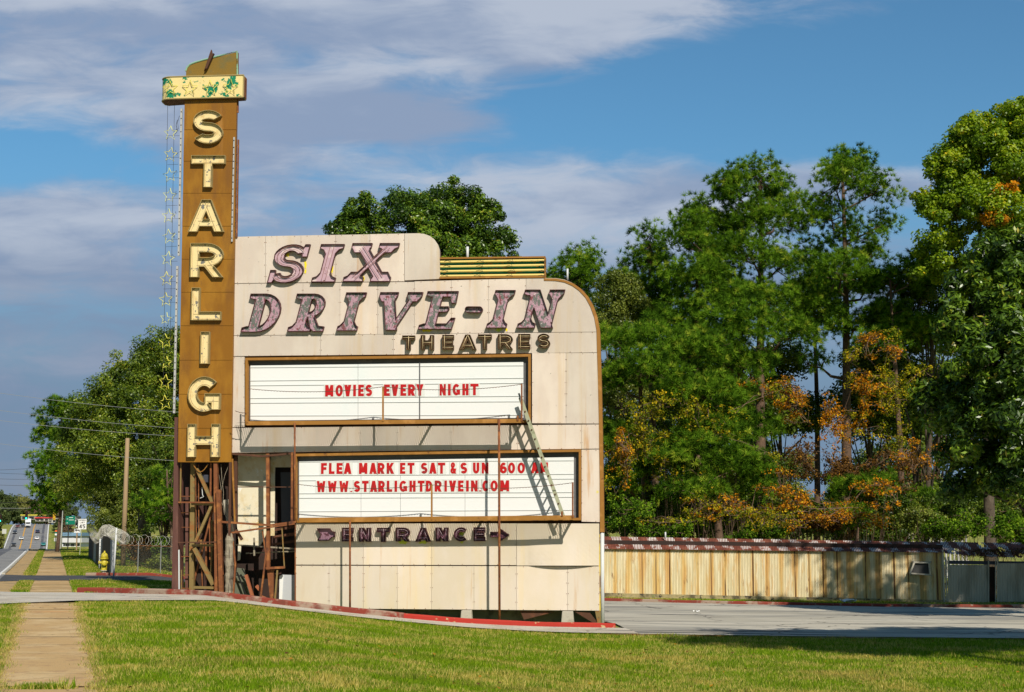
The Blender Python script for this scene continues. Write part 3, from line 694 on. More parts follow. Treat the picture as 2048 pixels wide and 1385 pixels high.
for k in range(11):
    t = (k + .3)/11; a = TF.P(469 - 3.5*t, 285+188*t, OT+.01); c = TF.P(476.8 - 3.3*t, 287+186*t, OT-.1); b.tube([a, c], .012, 4)
b.build('side_rack', M['rust'], tower)
# letters
for ch, x0, x1, y0, y1 in (('S', 386, 445.5, 221, 288), ('T', 381.5, 449.5, 311.5, 375), ('A', 376, 447.5, 400, 464), ('R', 380, 446, 487, 555),
                           ('L', 382, 442, 576, 641), ('I', 400.3, 418.4, 664, 728), ('G', 375, 440.5, 753.5, 824), ('H', 374, 439, 848.5, 914.5)):
    tf, w = boxer(TF, x0, x1, y0, y1, OT+.1)
    P_, L = sans(ch, w, .265 if ch != 'I' else w)
    o = channel('channel_letter', P_, L, tf, yf, .14, .011, .05, [M['rim_cream'], M['face_cream']], tower)
    tb = MB()
    for ln in L:
        for sgn in (-1, 1):
            q = []
            for i, p in enumerate(ln):
                a = Vector(ln[max(i-1, 0)]); c = Vector(ln[min(i+1, len(ln)-1)]); d_ = (c-a).normalized(); n_ = Vector((-d_.y, d_.x))
                q.append(tf(p[0] + n_.x*sgn*.075, p[1] + n_.y*sgn*.075))
            if (ln[0][1] == ln[-1][1] or ln[0][0] == ln[-1][0]) and len(q) == 2:
                a, c = Vector(q[0]), Vector(q[1]); u_ = (c-a).normalized()*.05; q = [tuple(a+u_), tuple(c-u_)]
            tb.tube([(x, yf - .07, z) for x, z in q], .005, 4)
    tb.build('neon_tube', M['tube'], o)
# open steel base
gz_ = TF.P(400, 1190, .1)
def bars(name, mat, lst, fr, parent):
    for x0, y0, x1, y1, wpx, off in lst:
        b = MB(); b.bar(fr.P(x0, y0, off), fr.P(x1, y1, off), wpx/70.5, min(.2, wpx/70.5*1.3)); b.build(name, mat, parent)
b = MB(); b.prism([TF.XZ(x, y, 0) for x, y in ((349.5, 835), (356, 835), (357, 1200), (343.5, 1200))], TF.Y(.02), TF.Y(-.5)); b.build('outer_column', M['maroon'], tower)
bars('steel_column', M['rust'], [(432, 922, 434, 1196, 7.5, .0)], TF, tower)
bars('steel_column', M['rust'], [(437.5, 980, 443, 1196, 8, .12)], TF, tower)
bars('steel_column', M['tan_steel'], [(387, 925, 384, 1192, 9, -.35)], TF, tower)
bars('steel_column', M['maroon'], [(375, 975, 374, 1196, 6, -.5)], TF, tower)
bars('steel_column', M['rust_dark'], [(461, 925, 459, 1120, 4.5, .1)], TF, tower)
bars('steel_column', M['tan_steel'], [(362, 925, 361, 1010, 2.5, -.1)], TF, tower)
bars('steel_column', M['rust'], [(422, 925, 421, 1005, 3, -.1)], TF, tower)
bars('cross_brace', M['tan_steel'], [(394, 938, 426, 1008, 6, -.1)], TF, tower)
bars('cross_brace', M['tan_steel'], [(425, 1008, 391, 1085, 5.5, -.12)], TF, tower)
bars('cross_brace', M['tan_steel'], [(389, 1097, 427, 1170, 7.5, -.1)], TF, tower)
bars('cross_brace', M['rust'], [(428, 1010, 384, 1180, 3.2, -.42)], TF, tower)
bars('cross_brace', M['rust'], [(442, 1060, 437, 1092, 3, .12), (437, 1092, 446, 1150, 3, .12)], TF, tower)
bars('cross_rail', M['rust'], [(357, 1005, 428, 1005.5, 3.0, .0)], TF, tower)
bars('cross_rail', M['tan_steel'], [(383, 1008.5, 427, 1009, 4.5, -.1)], TF, tower)
bars('cross_rail', M['rust_dark'], [(357, 1085.5, 434, 1084.5, 2.2, .05)], TF, tower)
bars('cross_rail', M['tan_steel'], [(384, 1091.5, 428, 1091, 4.5, -.1)], TF, tower)
bars('cross_rail', M['tan_steel'], [(380, 1175, 428, 1176, 5, -.05)], TF, tower)
bars('cross_rail', M['rust'], [(360, 1151, 384, 1150, 1.5, -.3), (360, 1114, 384, 1113, 1.5, -.3), (360, 1026, 384, 1025, 1.5, -.3), (360, 993, 384, 993, 1.5, -.3), (360, 1055, 380, 1055, 1.2, -.3), (360, 1177, 384, 1177, 1.5, -.3)], TF, tower)
bars('conduit', M['rust'], [(397, 930, 398, 1085, 1.6, -.2), (391, 930, 393, 1075, 1.3, -.2), (403, 1122, 405, 1174, 1.8, -.15), (412, 1085, 413, 1160, 3, -.4), (419, 1010, 420, 1120, 2.2, -.42)], TF, tower)
bars('conduit', M['pale_pole'], [(358, 1100, 358.5, 1183, 2.2, .05)], TF, tower)
bars('conduit', M['tan_steel'], [(424, 1040, 422, 1180, 3, -.45), (363, 1140, 363, 1185, 2, -.1), (402, 1080, 403, 1100, 4, -.2)], TF, tower)
b = MB(); b.tube([TF.P(386 + 30*(k/8), 929 + 15*math.sin(math.pi*k/8), .0) for k in range(9)], .014, 5); b.build('hanging_loop', M['board_edge'], tower)
b = MB()
for pts in (((442, 928), (444, 960), (447, 985), (446, 1010), (449, 1030)), ((457, 932), (450, 950), (444, 975), (441, 990)), ((438, 950), (442, 975), (441, 1000), (447, 1014))):
    b.tube([TF.P(x, y, -.05) for x, y in pts], .007, 4)
b.build('loose_cable', M['weather_wood'], tower)
b = MB(); c_ = [TF.P(x, y, -.15) for x, y in ((404, 975), (405, 990), (407, 994), (402, 996), (400, 997))]; b.tube(c_, .012, 5)
b.build('conduit', M['pale_pole'], tower)
b = MB(); b.box(TF.P(404, 950, -.2), TF.P(418, 966, -.35)); b.build('junction_box', surf('dark_blue_grey_box', (.05, .055, .075)), tower, bevel=.02)
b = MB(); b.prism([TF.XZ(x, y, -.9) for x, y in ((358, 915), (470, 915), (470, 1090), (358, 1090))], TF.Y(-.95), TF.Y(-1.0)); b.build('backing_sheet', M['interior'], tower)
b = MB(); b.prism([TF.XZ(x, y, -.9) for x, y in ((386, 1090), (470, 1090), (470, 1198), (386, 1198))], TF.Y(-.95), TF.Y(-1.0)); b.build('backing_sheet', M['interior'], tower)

# ---------------------------------------------------------------- the marquee
sign = empty('marquee_sign', sign_org, -SA, 'wide cream sheet metal drive-in sign with two white letter boards and pink letters', 'marquee sign')
rnd = random.Random(11)
DEP = .62
def yS(off): return SF.Y(off)
# carcass behind the sheets
out = [(463.5, 476), (700, 471), (838, 469.5), (858, 473), (871, 484), (878, 500), (879.5, 558), (1088, 559), (1130, 561), (1150, 569), (1168, 583), (1184, 606), (1195, 637), (1199, 662), (1204, 900), (1206, 1062), (1196, 1066), (1196, 1218), (592, 1212), (592, 907), (463.5, 906)]
b = MB(); b.prism([SF.XZ(x, y, -.16) for x, y in out], yS(-.16), yS(-DEP)); b.build('carcass', M['rust_dark'], sign)
panels = []
def row(xs, ytl, ytr, ybl, ybr, X0=465, X1=1203, low=False):
    def yt(x): return ytl + (ytr-ytl)*(x-X0)/(X1-X0)
    def yb_(x): return ybl + (ybr-ybl)*(x-X0)/(X1-X0)
    for a, c in zip(xs[:-1], xs[1:]):
        panels.append(([(a+.22, yt(a)+.28), (c-.22, yt(c)+.28), (c-.22, yb_(c)-.28), (a+.22, yb_(a)-.28)], low))
panels.append(([(463, 474.4), (530.6, 472.6), (530.6, 566.3), (463, 567)], 0))
row([531, 602, 671, 740], 472.5, 468.8, 566.3, 564.2, 531, 740)
panels.append(([(740.4, 469), (808.6, 467.5), (808.6, 563), (740.4, 563.6)], 0))
panels.append(([(809.4, 467.4), (835, 467), (848, 468.2), (860, 472.5), (869, 479.5), (875.5, 489), (879, 500), (880, 558), (809.4, 561)], 0))
row([463, 536, 606, 680, 755, 829], 568, 564, 671.5, 668.5, 463, 829)
row([829, 903, 977, 1052], 563, 557, 668.4, 665.5, 829, 1052)
cor = [(1052.4, 557), (1088, 556.5), (1112, 556.8), (1130, 560), (1146, 567), (1160, 577), (1174, 592), (1185, 611), (1192, 632), (1197, 658), (1197, 664), (1052.4, 665.2)]
panels.append((cor, 0))
row([463, 641, 787, 1062, 1198], 672, 664.5, 713, 705.5, 463, 1198)
panels.append(([(463, 714), (489, 714), (489, 854), (463, 855)], 0))
row([1064, 1132, 1199], 706.5, 706, 847, 848, 1064, 1199)
row([463, 588, 720, 794, 902, 1035, 1163, 1201], 856, 849, 906, 898, 463, 1201)
row([1163, 1202], 899.5, 899, 1044, 1045, 1163, 1202)
row([591, 727, 863, 1033], 1047, 1047, 1130, 1131, 591, 1033, True)
row([591, 658, 727, 795, 863, 948, 1033, 1135, 1199], 1131.5, 1133, 1217, 1222, 591, 1199, True)
def tinted(mat):
    T = NT(mat.node_tree); bs = next(n for n in T.n if n.type == 'BSDF_PRINCIPLED'); src = bs.inputs['Base Color'].links[0].from_socket
    T.put(bs.inputs['Base Color'], T.mix(T.attr('tint'), T.mix(1.0, src, (.87, .875, .86), 'MULTIPLY'), T.mix(1.0, src, (1.05, 1.035, 1.01), 'MULTIPLY')))
tinted(M['cream']); tinted(M['cream_low'])
for low in (0, 1):
    b = MB(); tl = []
    for pts, lw in panels:
        if bool(lw) != bool(low): continue
        n = len(b.v); m = len(pts); b.prism([SF.XZ(x, y, 0) for x, y in pts], yS(0), yS(-.15))
        tl += [rnd.random()]*(m + 2)
        k1, k2, k3 = rnd.uniform(-.006, .006), rnd.uniform(-.006, .006), rnd.uniform(0, .006)
        xs_ = [v_[0] for v_ in b.v[n:]]; zs_ = [v_[2] for v_ in b.v[n:]]
        for i in range(n, n + m if b.v[n][1] < b.v[n+m][1] else n + m):
            x, y, z = b.v[i]; u_ = (x-min(xs_))/(max(xs_)-min(xs_)) - .5; w_ = (z-min(zs_))/(max(zs_)-min(zs_)) - .5
            b.v[i] = (x, y - k3 + k1*u_ + k2*w_, z)
    if low:                                       # the buckled sheet at the lower right
        nx = 14; nz = 8; grid = []
        for j in range(nz+1):
            for i in range(nx+1):
                u_, w_ = i/nx, j/nz; p = SF.P(1033.5 + 165*u_, 1047.5 + 84*w_, 0)
                bulge = .13*(w_**1.6)*math.sin(math.pi*min(1, max(0, (u_-.12)/.86)))**.8 if .12 < u_ < .98 else 0
                grid.append((p.x, p.y - .004 - bulge, p.z))
        b.add(grid, [(j*(nx+1)+i, (j+1)*(nx+1)+i, (j+1)*(nx+1)+i+1, j*(nx+1)+i+1) for j in range(nz) for i in range(nx)])
    tl += [.6]*(len(b.f) - len(tl))
    for pts, lw in panels:
        if bool(lw) != bool(low) or len(pts) != 4: continue
        for e0, e1 in ((0, 1), (1, 2), (2, 3), (3, 0)):
            L_ = math.dist(pts[e0], pts[e1]); k_ = max(2, int(L_/22))
            for q_ in range(k_):
                t_ = (q_+.5)/k_; cx_, cy_ = sum(p[0] for p in pts)/4, sum(p[1] for p in pts)/4; x_ = pts[e0][0] + (pts[e1][0]-pts[e0][0])*t_; y_ = pts[e0][1] + (pts[e1][1]-pts[e0][1])*t_
                dl_ = math.hypot(cx_-x_, cy_-y_); x_ += (cx_-x_)/dl_*1.6; y_ += (cy_-y_)/dl_*1.6; p_ = SF.P(x_, y_, 0); r_ = rnd.uniform(.004, .009)
                b.box((p_.x-r_, yS(0)-.012, p_.z-r_), (p_.x+r_, yS(0)+.004, p_.z+r_), 1); tl += [.5]*6
    o = b.build('sheet_cladding', [M['cream_low'] if low else M['cream'], M['rust']], sign)
    at_ = o.data.attributes.new('tint', 'FLOAT', 'FACE')
    if len(tl) == len(o.data.polygons): at_.data.foreach_set('value', tl)
# folded lips, edge trim, pipes
b = MB(); outer = [(1088, 557), (1112, 557.5), (1131, 561), (1148, 568), (1162, 578), (1176, 593), (1187, 612), (1195, 634), (1200, 660), (1203, 760), (1205, 850), (1207, 960), (1208.5, 1065)]
inner = [(1088, 561.5), (1111, 562), (1129, 565), (1145, 572), (1158, 581.5), (1171, 595.5), (1181, 614), (1188.5, 635), (1193, 660), (1196, 760), (1198, 850), (1199.5, 960), (1200, 1065)]
for i in range(len(outer)-1):
    b.prism([SF.XZ(*q_, .02) for q_ in (outer[i], outer[i+1], inner[i+1], inner[i])], yS(.02), yS(-DEP-.01))
b.build('edge_trim', M['board_edge'], sign)
b = MB(); b.prism([SF.XZ(x, y, 0) for x, y in ((589.5, 1047), (592, 1047), (592, 1212), (589.5, 1210))], yS(.004), yS(-.8)); b.build('edge_trim', M['rust'], sign)
b = MB(); b.tube([SF.P(1204.5, 1066, -.05), SF.P(1205, 1250, -.05)], .055, 10); b.build('downpipe', M['pale_pole'], sign, smooth=True)
b = MB(); b.prism([SF.XZ(x, y, -.05) for x, y in ((1197, 1066), (1200, 1066), (1202, 1225), (1199, 1225))], yS(-.03), yS(-.1)); b.build('edge_trim', surf('yellow_edge', (.6, .45, .05), [((.2, .1, .03), 3, .45, .6)]), sign)
b = MB(); b.tube([SF.P(935, 494, -.4), SF.P(935, 520, -.4)], .04, 8); b.tube([SF.P(1135, 538, -.4), SF.P(1135, 560, -.4)], .03, 8); b.build('vent_pipe', M['pale_pole'], sign, smooth=True)
# slatted band
b = MB(); ba = [SF.XZ(*p, -.1) for p in ((880, 518), (1090, 515), (1090, 556), (880, 558))]
b.prism(ba, yS(-.12), yS(-.35)); sb = b.build('slatted_band', M['band_green'], sign)
b = MB()
for k in range(4):
    ya, yb2 = 524.5 + k*9.4, 521 + k*9.7
    b.tube([SF.P(880.5, ya, -.04), SF.P(1089, yb2, -.04)], .034, 8)
b.build('slat', M['band_yellow'], sb)
b = MB()
b.prism([SF.XZ(*p, -.1) for p in ((880, 516.5), (1091, 514), (1091, 517), (880, 519.5))], yS(.0), yS(-.36)); b.prism([SF.XZ(*p, -.1) for p in ((1089, 515), (1091.5, 515), (1091.5, 557), (1089, 557))], yS(.0), yS(-.36))
b.prism([SF.XZ(*p, -.1) for p in ((880, 556), (1091, 554), (1091, 557), (880, 559))], yS(.03), yS(-.36)); b.build('band_frame', M['board_edge'], sb)
b = MB()
for k in range(4):
    for x in (885, 950, 1012, 1078):
        p = SF.P(x + rnd.uniform(-4, 4), 523.5 + k*9.5, .03); b.tube([p, p + Vector((.1, -.02, .02)), p + Vector((.2, 0, -.02)), p + Vector((.16, 0, .05))], .008, 4)
b.build('loose_wire', M['wire'], sb)
# yellow under-paint showing round the letters
M['yellow_paint'] = surf('yellow_underpaint', (.85, .68, .02), (), .5)
M['lime_paint'] = surf('lime_underpaint', (.55, .62, .05), (), .5)
k = 0
for cx, cy, rx, ry, mt in ((573, 509, 5, 5, 0), (611, 530, 2.2, 9, 0), (611, 543, 2, 5, 0), (664.5, 540, 2.6, 7, 0), (663, 552, 1.8, 3.5, 0), (727.5, 557, 2, 4, 0), (612, 645, 2.5, 4, 0), (853, 661, 9, 3.5, 0), (777, 617, 1.2, 7, 0), (793, 646, 3, 6, 0), (998, 660, 7, 3.5, 1), (1013, 660, 2.5, 3, 0),
                           (805, 1066, 4, 4, 1), (805, 1085, 8, 4, 1), (846, 1085, 8, 3.5, 1), (924, 1066, 5, 6, 1), (924, 1084, 4, 3, 1)):
    k += 1; c = SF.P(cx, cy, .012); N_ = 14; b = MB()
    rr = [1 + .3*math.sin(j*2.1+k) + .15*math.sin(j*5.3+k) for j in range(N_)]
    b.add([(c.x, yS(.0125 if cy < 1000 else .016), c.z)] + [(c.x + rx/70.5*rr[j]*math.cos(j*2*math.pi/N_), yS(.0125 if cy < 1000 else .016), c.z + ry/70.5*rr[j]*math.sin(j*2*math.pi/N_)) for j in range(N_)], [(0, j+1, (j+1) % N_+1) for j in range(N_)])
    b.build('paint_patch', M['lime_paint'] if mt else M['yellow_paint'], sign, fix=True)
# big slab letters
SH = .25
for ch, x0, x1, y0, y1, worn in (('S', 534.5, 620, 489.5, 566, 0), ('I', 622.6, 688.4, 489, 564.5, 0), ('X', 685.5, 799, 487, 563.5, 0),
                           ('D', 481.5, 569.5, 588, 664.5, 1), ('R', 574.5, 664.8, 588, 663.5, 1), ('I', 673, 732.8, 585.5, 662, 1), ('V', 743, 846, 585, 661, 1),
                           ('E', 836, 922.5, 583, 659, 1), ('-', 928.5, 967.5, 617, 624, 1), ('I', 972, 1031.5, 581, 656.5, 1), ('N', 1031, 1131.8, 580, 656.5, 1)):
    if ch == '-':
        a, c = SF.P(930, 620, .1), SF.P(966, 620, .1); r = 6.2/70.5; n_ = 8
        pl = [(c.x - r + r*math.cos(t_), c.z + r*math.sin(t_)) for t_ in [math.radians(-90+180*i/n_) for i in range(n_+1)]] + [(a.x + r + r*math.cos(t_), a.z + r*math.sin(t_)) for t_ in [math.radians(90+180*i/n_) for i in range(n_+1)]]
        o = channel('channel_letter', [pl], [], lambda x, y: (x, y), yS(.02), .16, .014, .05, [M['rim_pink'], M['face_pink_worn']], sign); continue
    tf, w = boxer(SF, x0, x1, y0, y1, .1, SH)
    P_, L = slab(ch, w)
    o = channel('channel_letter', P_, L, tf, yS(.02), .13, .012, .055, [M['rim_pink'], M['face_pink_worn'] if worn else M['face_pink']], sign)
    if worn: continue
    tb = MB()
    for ln in L:
        for sgn in (-1, 1):
            q = []
            for i, p in enumerate(ln):
                a = Vector(ln[max(i-1, 0)]); c = Vector(ln[min(i+1, len(ln)-1)]); d_ = (c-a).normalized(); n_ = Vector((-d_.y, d_.x))
                q.append(tf(p[0] + n_.x*sgn*.05, p[1] + n_.y*sgn*.05))
            tb.tube([(x, yS(.13), z) for x, z in q], .008, 4)
    tb.build('neon_tube', M['tube_dark'], o)
for ch, x0, x1, y0, y1 in (('T', 804.5, 830, 671.7, 700), ('H', 841.5, 868, 671, 700), ('E', 884.6, 907.8, 670.5, 699.5), ('A', 918, 953, 670, 699.5), ('T', 956, 983.5, 669.5, 699),
                           ('R', 996, 1025.7, 669, 698.5), ('E', 1036.5, 1060.6, 668.5, 698), ('S', 1075, 1100.6, 668, 697)):
    tf, w = boxer(SF, x0, x1, y0, y1, .1); P_, L = sans(ch, w, .29)
    channel('channel_letter', P_, L, tf, yS(.02), .13, .014, .05, [M['rim_brown'], M['face_brown']], sign, True, .009, M['tube'])
for ch, x0, x1, y0, y1 in (('E', 684.5, 706.5, 1056, 1083.5), ('N', 718.5, 742, 1056, 1084), ('T', 754, 780, 1056, 1084.5), ('R', 792, 820, 1055.5, 1083.5), ('A', 831, 862, 1056, 1084),
                           ('N', 872, 896.6, 1055.5, 1083.5), ('C', 908, 936.5, 1055, 1083.5), ('E', 947.6, 970.6, 1055, 1083)):
    tf, w = boxer(SF, x0, x1, y0, y1, .1); P_, L = sans(ch, w, .31)
    channel('channel_letter', P_, L, tf, yS(.02), .15, .013, .04, [M['rim_pink'], M['face_plum']], sign, True, .007, M['tube_pink'])
for pl in ([(634, 1057), (659, 1057), (664, 1063), (670, 1064), (670, 1075), (664, 1075), (657, 1082), (635, 1082), (642, 1070)],
           [(981, 1064), (996, 1064), (999, 1057), (1003, 1059), (1019, 1070), (1001, 1083), (997, 1082), (996, 1075), (981, 1075)]):
    channel('arrow', [[SF.XZ(x, y, .1) for x, y in pl]], [], lambda x, y: (x, y), yS(.02), .15, .013, .04, [M['rim_pink'], M['face_plum'] if pl[0][0] > 900 else surf('faded_pink_plum', (.36, .20, .27), [((.12, .04, .06), 8, .55, .62)])], sign)
# letter boards
def board(x0, x1, ytl, ytr, ybl, ybr, fr_px, tracks, seams_, texts, face_l):
    def yt(x): return ytl + (ytr-ytl)*(x-x0)/(x1-x0)
    def yb_(x): return ybl + (ybr-ybl)*(x-x0)/(x1-x0)
    b = MB(); e = fr_px
    b.prism([SF.XZ(*p, .06) for p in ((x0, yt(x0)), (x1, yt(x1)), (x1, yt(x1)+e), (x0, yt(x0)+e))], yS(.06), yS(-.14))
    b.prism([SF.XZ(*p, .06) for p in ((x0, yb_(x0)-e), (x1, yb_(x1)-e), (x1, yb_(x1)), (x0, yb_(x0)))], yS(.06), yS(-.14))
    b.prism([SF.XZ(*p, .06) for p in ((x0, yt(x0)+e), (x0+e, yt(x0)+e), (x0+e, yb_(x0)-e), (x0, yb_(x0)-e))], yS(.058), yS(-.14))
    b.prism([SF.XZ(*p, .06) for p in ((x1-e, yt(x1)+e), (x1, yt(x1)+e), (x1, yb_(x1)-e), (x1-e, yb_(x1)-e))], yS(.058), yS(-.14))
    bd = b.build('letter_board', M['board_edge'], sign)
    # dark inner reveal then white sheets
    b = MB(); b.prism([SF.XZ(*p, -.1) for p in ((x0+2, yt(x0)+3), (x1-3, yt(x1)+3), (x1-3, yb_(x1)-2), (x0+2, yb_(x0)-2))], yS(-.125), yS(-.145)); b.build('inner_frame', M['dark_frame'], bd)
    xf0, xf1 = face_l, x1 - 14.5
    ft = lambda x: yt(x) + 15.5; fbm = lambda x: yb_(x) - 9
    xs_ = [xf0] + seams_ + [xf1]; b = MB()
    for a, c in zip(xs_[:-1], xs_[1:]):
        b.prism([SF.XZ(*p, -.1) for p in ((a+.3, ft(a)), (c-.3, ft(c)), (c-.3, fbm(c)), (a+.3, fbm(a)))], yS(-.10), yS(-.122))
    b.build('board_face', M['white_board'], bd)
    b = MB()
    for yl, yr in tracks: b.prism([SF.XZ(*p, -.09) for p in ((xf0, yl), (xf1, yr), (xf1, yr+1.1), (xf0, yl+1.1))], yS(-.085), yS(-.099))
    b.build('letter_track', M['track'], bd)
    for chars, ty0, ty1, sl in texts:
        for ch, a, c in chars:
            dy = sl*(a - chars[0][1]); tf, w = boxer(SF, a, c, ty0+dy, ty1+dy, -.08)
            P_, L = sans(ch, w, min(.24, w*(.46 if ch not in 'MNW' else .34 if ch != 'W' else .30))) if ch != 'I' else ([[(0, 0), (w, 0), (w, 1), (0, 1)]], [])
            V2, tris = union([[tf(*p) for p in pl] for pl in P_]); b = MB()
            b.add([(x, yS(-.074), z) for x, z in V2], tris, 0)
            for lp in loops_of(tris):
                n_ = len(lp); b.add([(V2[i][0], yS(-.074), V2[i][1]) for i in lp] + [(V2[i][0], yS(-.082), V2[i][1]) for i in lp], [(j, j+n_, (j+1) % n_+n_, (j+1) % n_) for j in range(n_)], 0)
            l0, t0 = tf(-.10, -.10); l1, t1 = tf(w+.10, 1.08); g_ = .012
            b.prism([(l0, t0), (l1, t0), (l1, t1), (l0, t1)], yS(-.0825), yS(-.0845), 1)
            b.build('changeable_letter', [M['red'], M['plate']], bd)
    return bd
m1 = [('M', 650.3, 666.6), ('O', 670.8, 685.6), ('V', 688.5, 702.3), ('I', 706.3, 711.8), ('E', 716.3, 727.7), ('S', 731, 744.2), ('E', 768, 779.7), ('V', 782.8, 796.8), ('E', 800.8, 812.4), ('R', 816, 830), ('Y', 832.3, 847), ('N', 879.3, 891.6), ('I', 896, 901.4), ('G', 905.2, 920.2), ('H', 924.7, 937.2), ('T', 940.7, 957)]
m2 = [('F', 642, 653.6), ('L', 657.8, 669), ('E', 673, 685), ('A', 687.5, 703), ('M', 718, 734.6), ('A', 738.8, 753.3), ('R', 755.3, 769), ('K', 773.3, 788), ('E', 800, 810.6), ('T', 815, 828.8), ('S', 842, 854.8), ('A', 858.3, 873), ('T', 875.8, 890.3), ('&', 901, 912.5), ('S', 921, 934.3), ('U', 946, 958.6), ('N', 963.5, 976.8), ('6', 1000, 1013.8), ('O', 1016, 1030.2), ('O', 1035, 1050), ('A', 1062, 1077), ('M', 1080.7, 1096)]
m3 = [('W', 633.4, 650.7), ('W', 655.5, 673.3), ('W', 678.4, 697), ('.', 700.7, 704.6), ('S', 707.7, 720.3), ('T', 724, 737), ('A', 740, 754.5), ('R', 756.6, 769.6), ('L', 773.5, 784.5), ('I', 789, 794.2), ('G', 798.7, 814.2), ('H', 818.8, 831.2), ('T', 835.5, 849), ('D', 851.7, 864.8), ('R', 869.3, 883.2), ('I', 888.8, 893.8), ('V', 898, 912.4), ('E', 916.1, 927.2), ('I', 932.2, 937.6), ('N', 942, 955.2), ('.', 958.2, 962.5), ('C', 964.8, 978.2), ('O', 981, 995.6), ('M', 1001, 1018.2)]
board(490.5, 1061.5, 716, 708.5, 851, 845, 5, [(735, 731), (761.5, 756), (771, 766), (796.5, 792), (806, 803), (831.5, 830)], [716, 840], [(m1, 770.5, 793.3, -.009)], 500.5)
board(588, 1162.5, 908, 899, 1046, 1041, 5, [(923.5, 921), (951, 948), (961, 957.5), (987, 984.5), (996, 994), (1023, 1020)], [722, 801, 930], [(m2, 926.5, 948.3, -.003), (m3, 962.5, 984.5, -.004)], 598)
b = MB(); b.bar(SF.P(839.5, 722, -.08), SF.P(839.5, 842, -.08), .025, .02); b.build('board_divider', M['dark_frame'], sign)
# catwalks
OC = .82
def catwalk(xl, xr, yl, yr, hpx, xw, posts, chain, posts_long):
    b = MB(); b.prism([SF.XZ(*p, OC) for p in ((xl, yl), (xr, yr), (xr, yr+hpx), (xl, yl+hpx))], yS(OC), yS(OC-.06))
    a, c = SF.P(xl, yl+hpx, OC), SF.P(xr, yr+hpx, OC); zl, zr = a.z, c.z
    cw = b.build('catwalk', M['board_edge'], sign)
    b = MB(); x0, x1 = SF.P(xw, yl, .06).x, c.x - .02
    def zat(x): return zl + .12 + (zr-zl)*(x-a.x)/(c.x-a.x)
    b.add([(a.x, yS(OC-.06), zat(a.x)), (x1, yS(OC-.06), zat(x1)), (x1, yS(.06), zat(x1)), (x0, yS(.06), zat(x0))], [(0, 1, 2, 3)]); b.build('mesh_deck', M['grating'], cw)
    n_ = 3
    for k in range(n_+1):
        x = a.x + .03 + (x1-a.x-.06)*k/n_; b = MB(); b.bar((x, yS(OC-.06), zat(x)-.03), (x + .0, yS(.02), zat(x)-.03), .06, .05)
        b.build('bracket', M['rust'], cw)
    for x, y0, y1_, w_, m_ in posts:
        b = MB(); b.bar(SF.P(x, y0, OC), SF.P(x, y1_, OC), w_, w_); b.build('rail_post', m_, cw)
    b = MB()
    for (xa, ya), (xb, yb2), sag in chain:
        n_ = int(abs(xb-xa)/3); pts = []
        for k in range(n_+1):
            t = k/n_; p = SF.P(xa+(xb-xa)*t, ya+(yb2-ya)*t + 4*sag*t*(1-t), OC-.02)
            pts.append(p + Vector((0, 0, .004*(-1)**k)))
        b.tube(pts, [.013 if k % 2 else .009 for k in range(n_+1)], 4)
    b.build('safety_chain', M['rust_dark'], cw)
    for x, y0, y1_, w_ in posts_long:
        b = MB(); b.tube([SF.P(x, y0, OC+.02), SF.P(x + (1 if x == 998 else 0), y1_, OC+.02)], w_, 8); b.build('support_pole', M['rust'], cw, smooth=True)
    return cw
catwalk(494, 1043, 843, 838, 8, 470, [(494.5, 774, 846, .035, M['board_edge']), (766, 774, 843, .045, M['board_edge']), (1043.5, 768, 843, .045, M['rust']), (1035.5, 832, 842, .05, M['rust'])],
        [((497, 778), (766, 774), 8), ((766, 774), (1043, 769), 8.5), ((470, 822), (497, 826), 2)], [(589.5, 846, 1043, .026), (998, 838, 1246, .034)])
catwalk(598, 1148, 1036, 1031, 9, 592, [(863.5, 970, 1040, .045, M['board_edge']), (1145.5, 965, 1036, .045, M['rust']), (1124, 1023, 1033, .05, M['rust'])],
        [((594, 969), (863, 970), 8), ((863, 970), (1145, 966), 9)], [(700, 1041, 1222, .028)])
# the opening at the lower left
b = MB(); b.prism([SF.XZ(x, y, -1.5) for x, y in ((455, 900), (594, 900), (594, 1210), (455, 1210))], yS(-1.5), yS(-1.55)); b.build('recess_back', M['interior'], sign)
b = MB(); b.prism([SF.XZ(x, y, -.9) for x, y in ((474, 902), (536, 902), (536, 1062), (528, 1078), (520, 1092), (478, 1092), (474, 1050))], yS(-.9), yS(-.95)); b.build('recess_wall', M['inner_wall'], sign)
b = MB(); b.prism([SF.XZ(x, y, -.9) for x, y in ((476, 1092), (482, 1092), (480, 1120), (475, 1122))], yS(-.9), yS(-.95)); b.build('recess_wall', M['inner_wall'], sign)
b = MB(); b.prism([SF.XZ(x, y, -1.1) for x, y in ((541, 902), (590, 902), (590, 935), (550, 935), (549, 1072), (541, 1072))], yS(-1.1), yS(-1.14)); b.build('recess_wall', M['inner_wall'], sign)
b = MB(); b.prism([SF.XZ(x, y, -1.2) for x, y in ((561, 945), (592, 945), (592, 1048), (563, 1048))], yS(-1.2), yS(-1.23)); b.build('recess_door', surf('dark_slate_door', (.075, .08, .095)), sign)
bars('hanging_post', M['rust'], [(536, 908, 537, 1140, 6.5, -.05)], SF, sign)
bars('hanging_post', M['rust'], [(584.5, 905, 584, 1050, 4, .03)], SF, sign)
bars('hanging_post', M['rust_dark'], [(472, 908, 472, 1048, 6, -.2)], SF, sign)
bars('hanging_post', M['board_edge'], [(465, 918, 470, 1045, 3, .02)], SF, sign)
bars('hanging_post', M['rust'], [(525, 1062, 532, 1110, 2.4, .0), (532, 1110, 521, 1200, 3.0, .05)], SF, sign)
bars('hanging_post', M['tan_steel'], [(564, 1055, 569, 1137, 2, .0)], SF, sign)
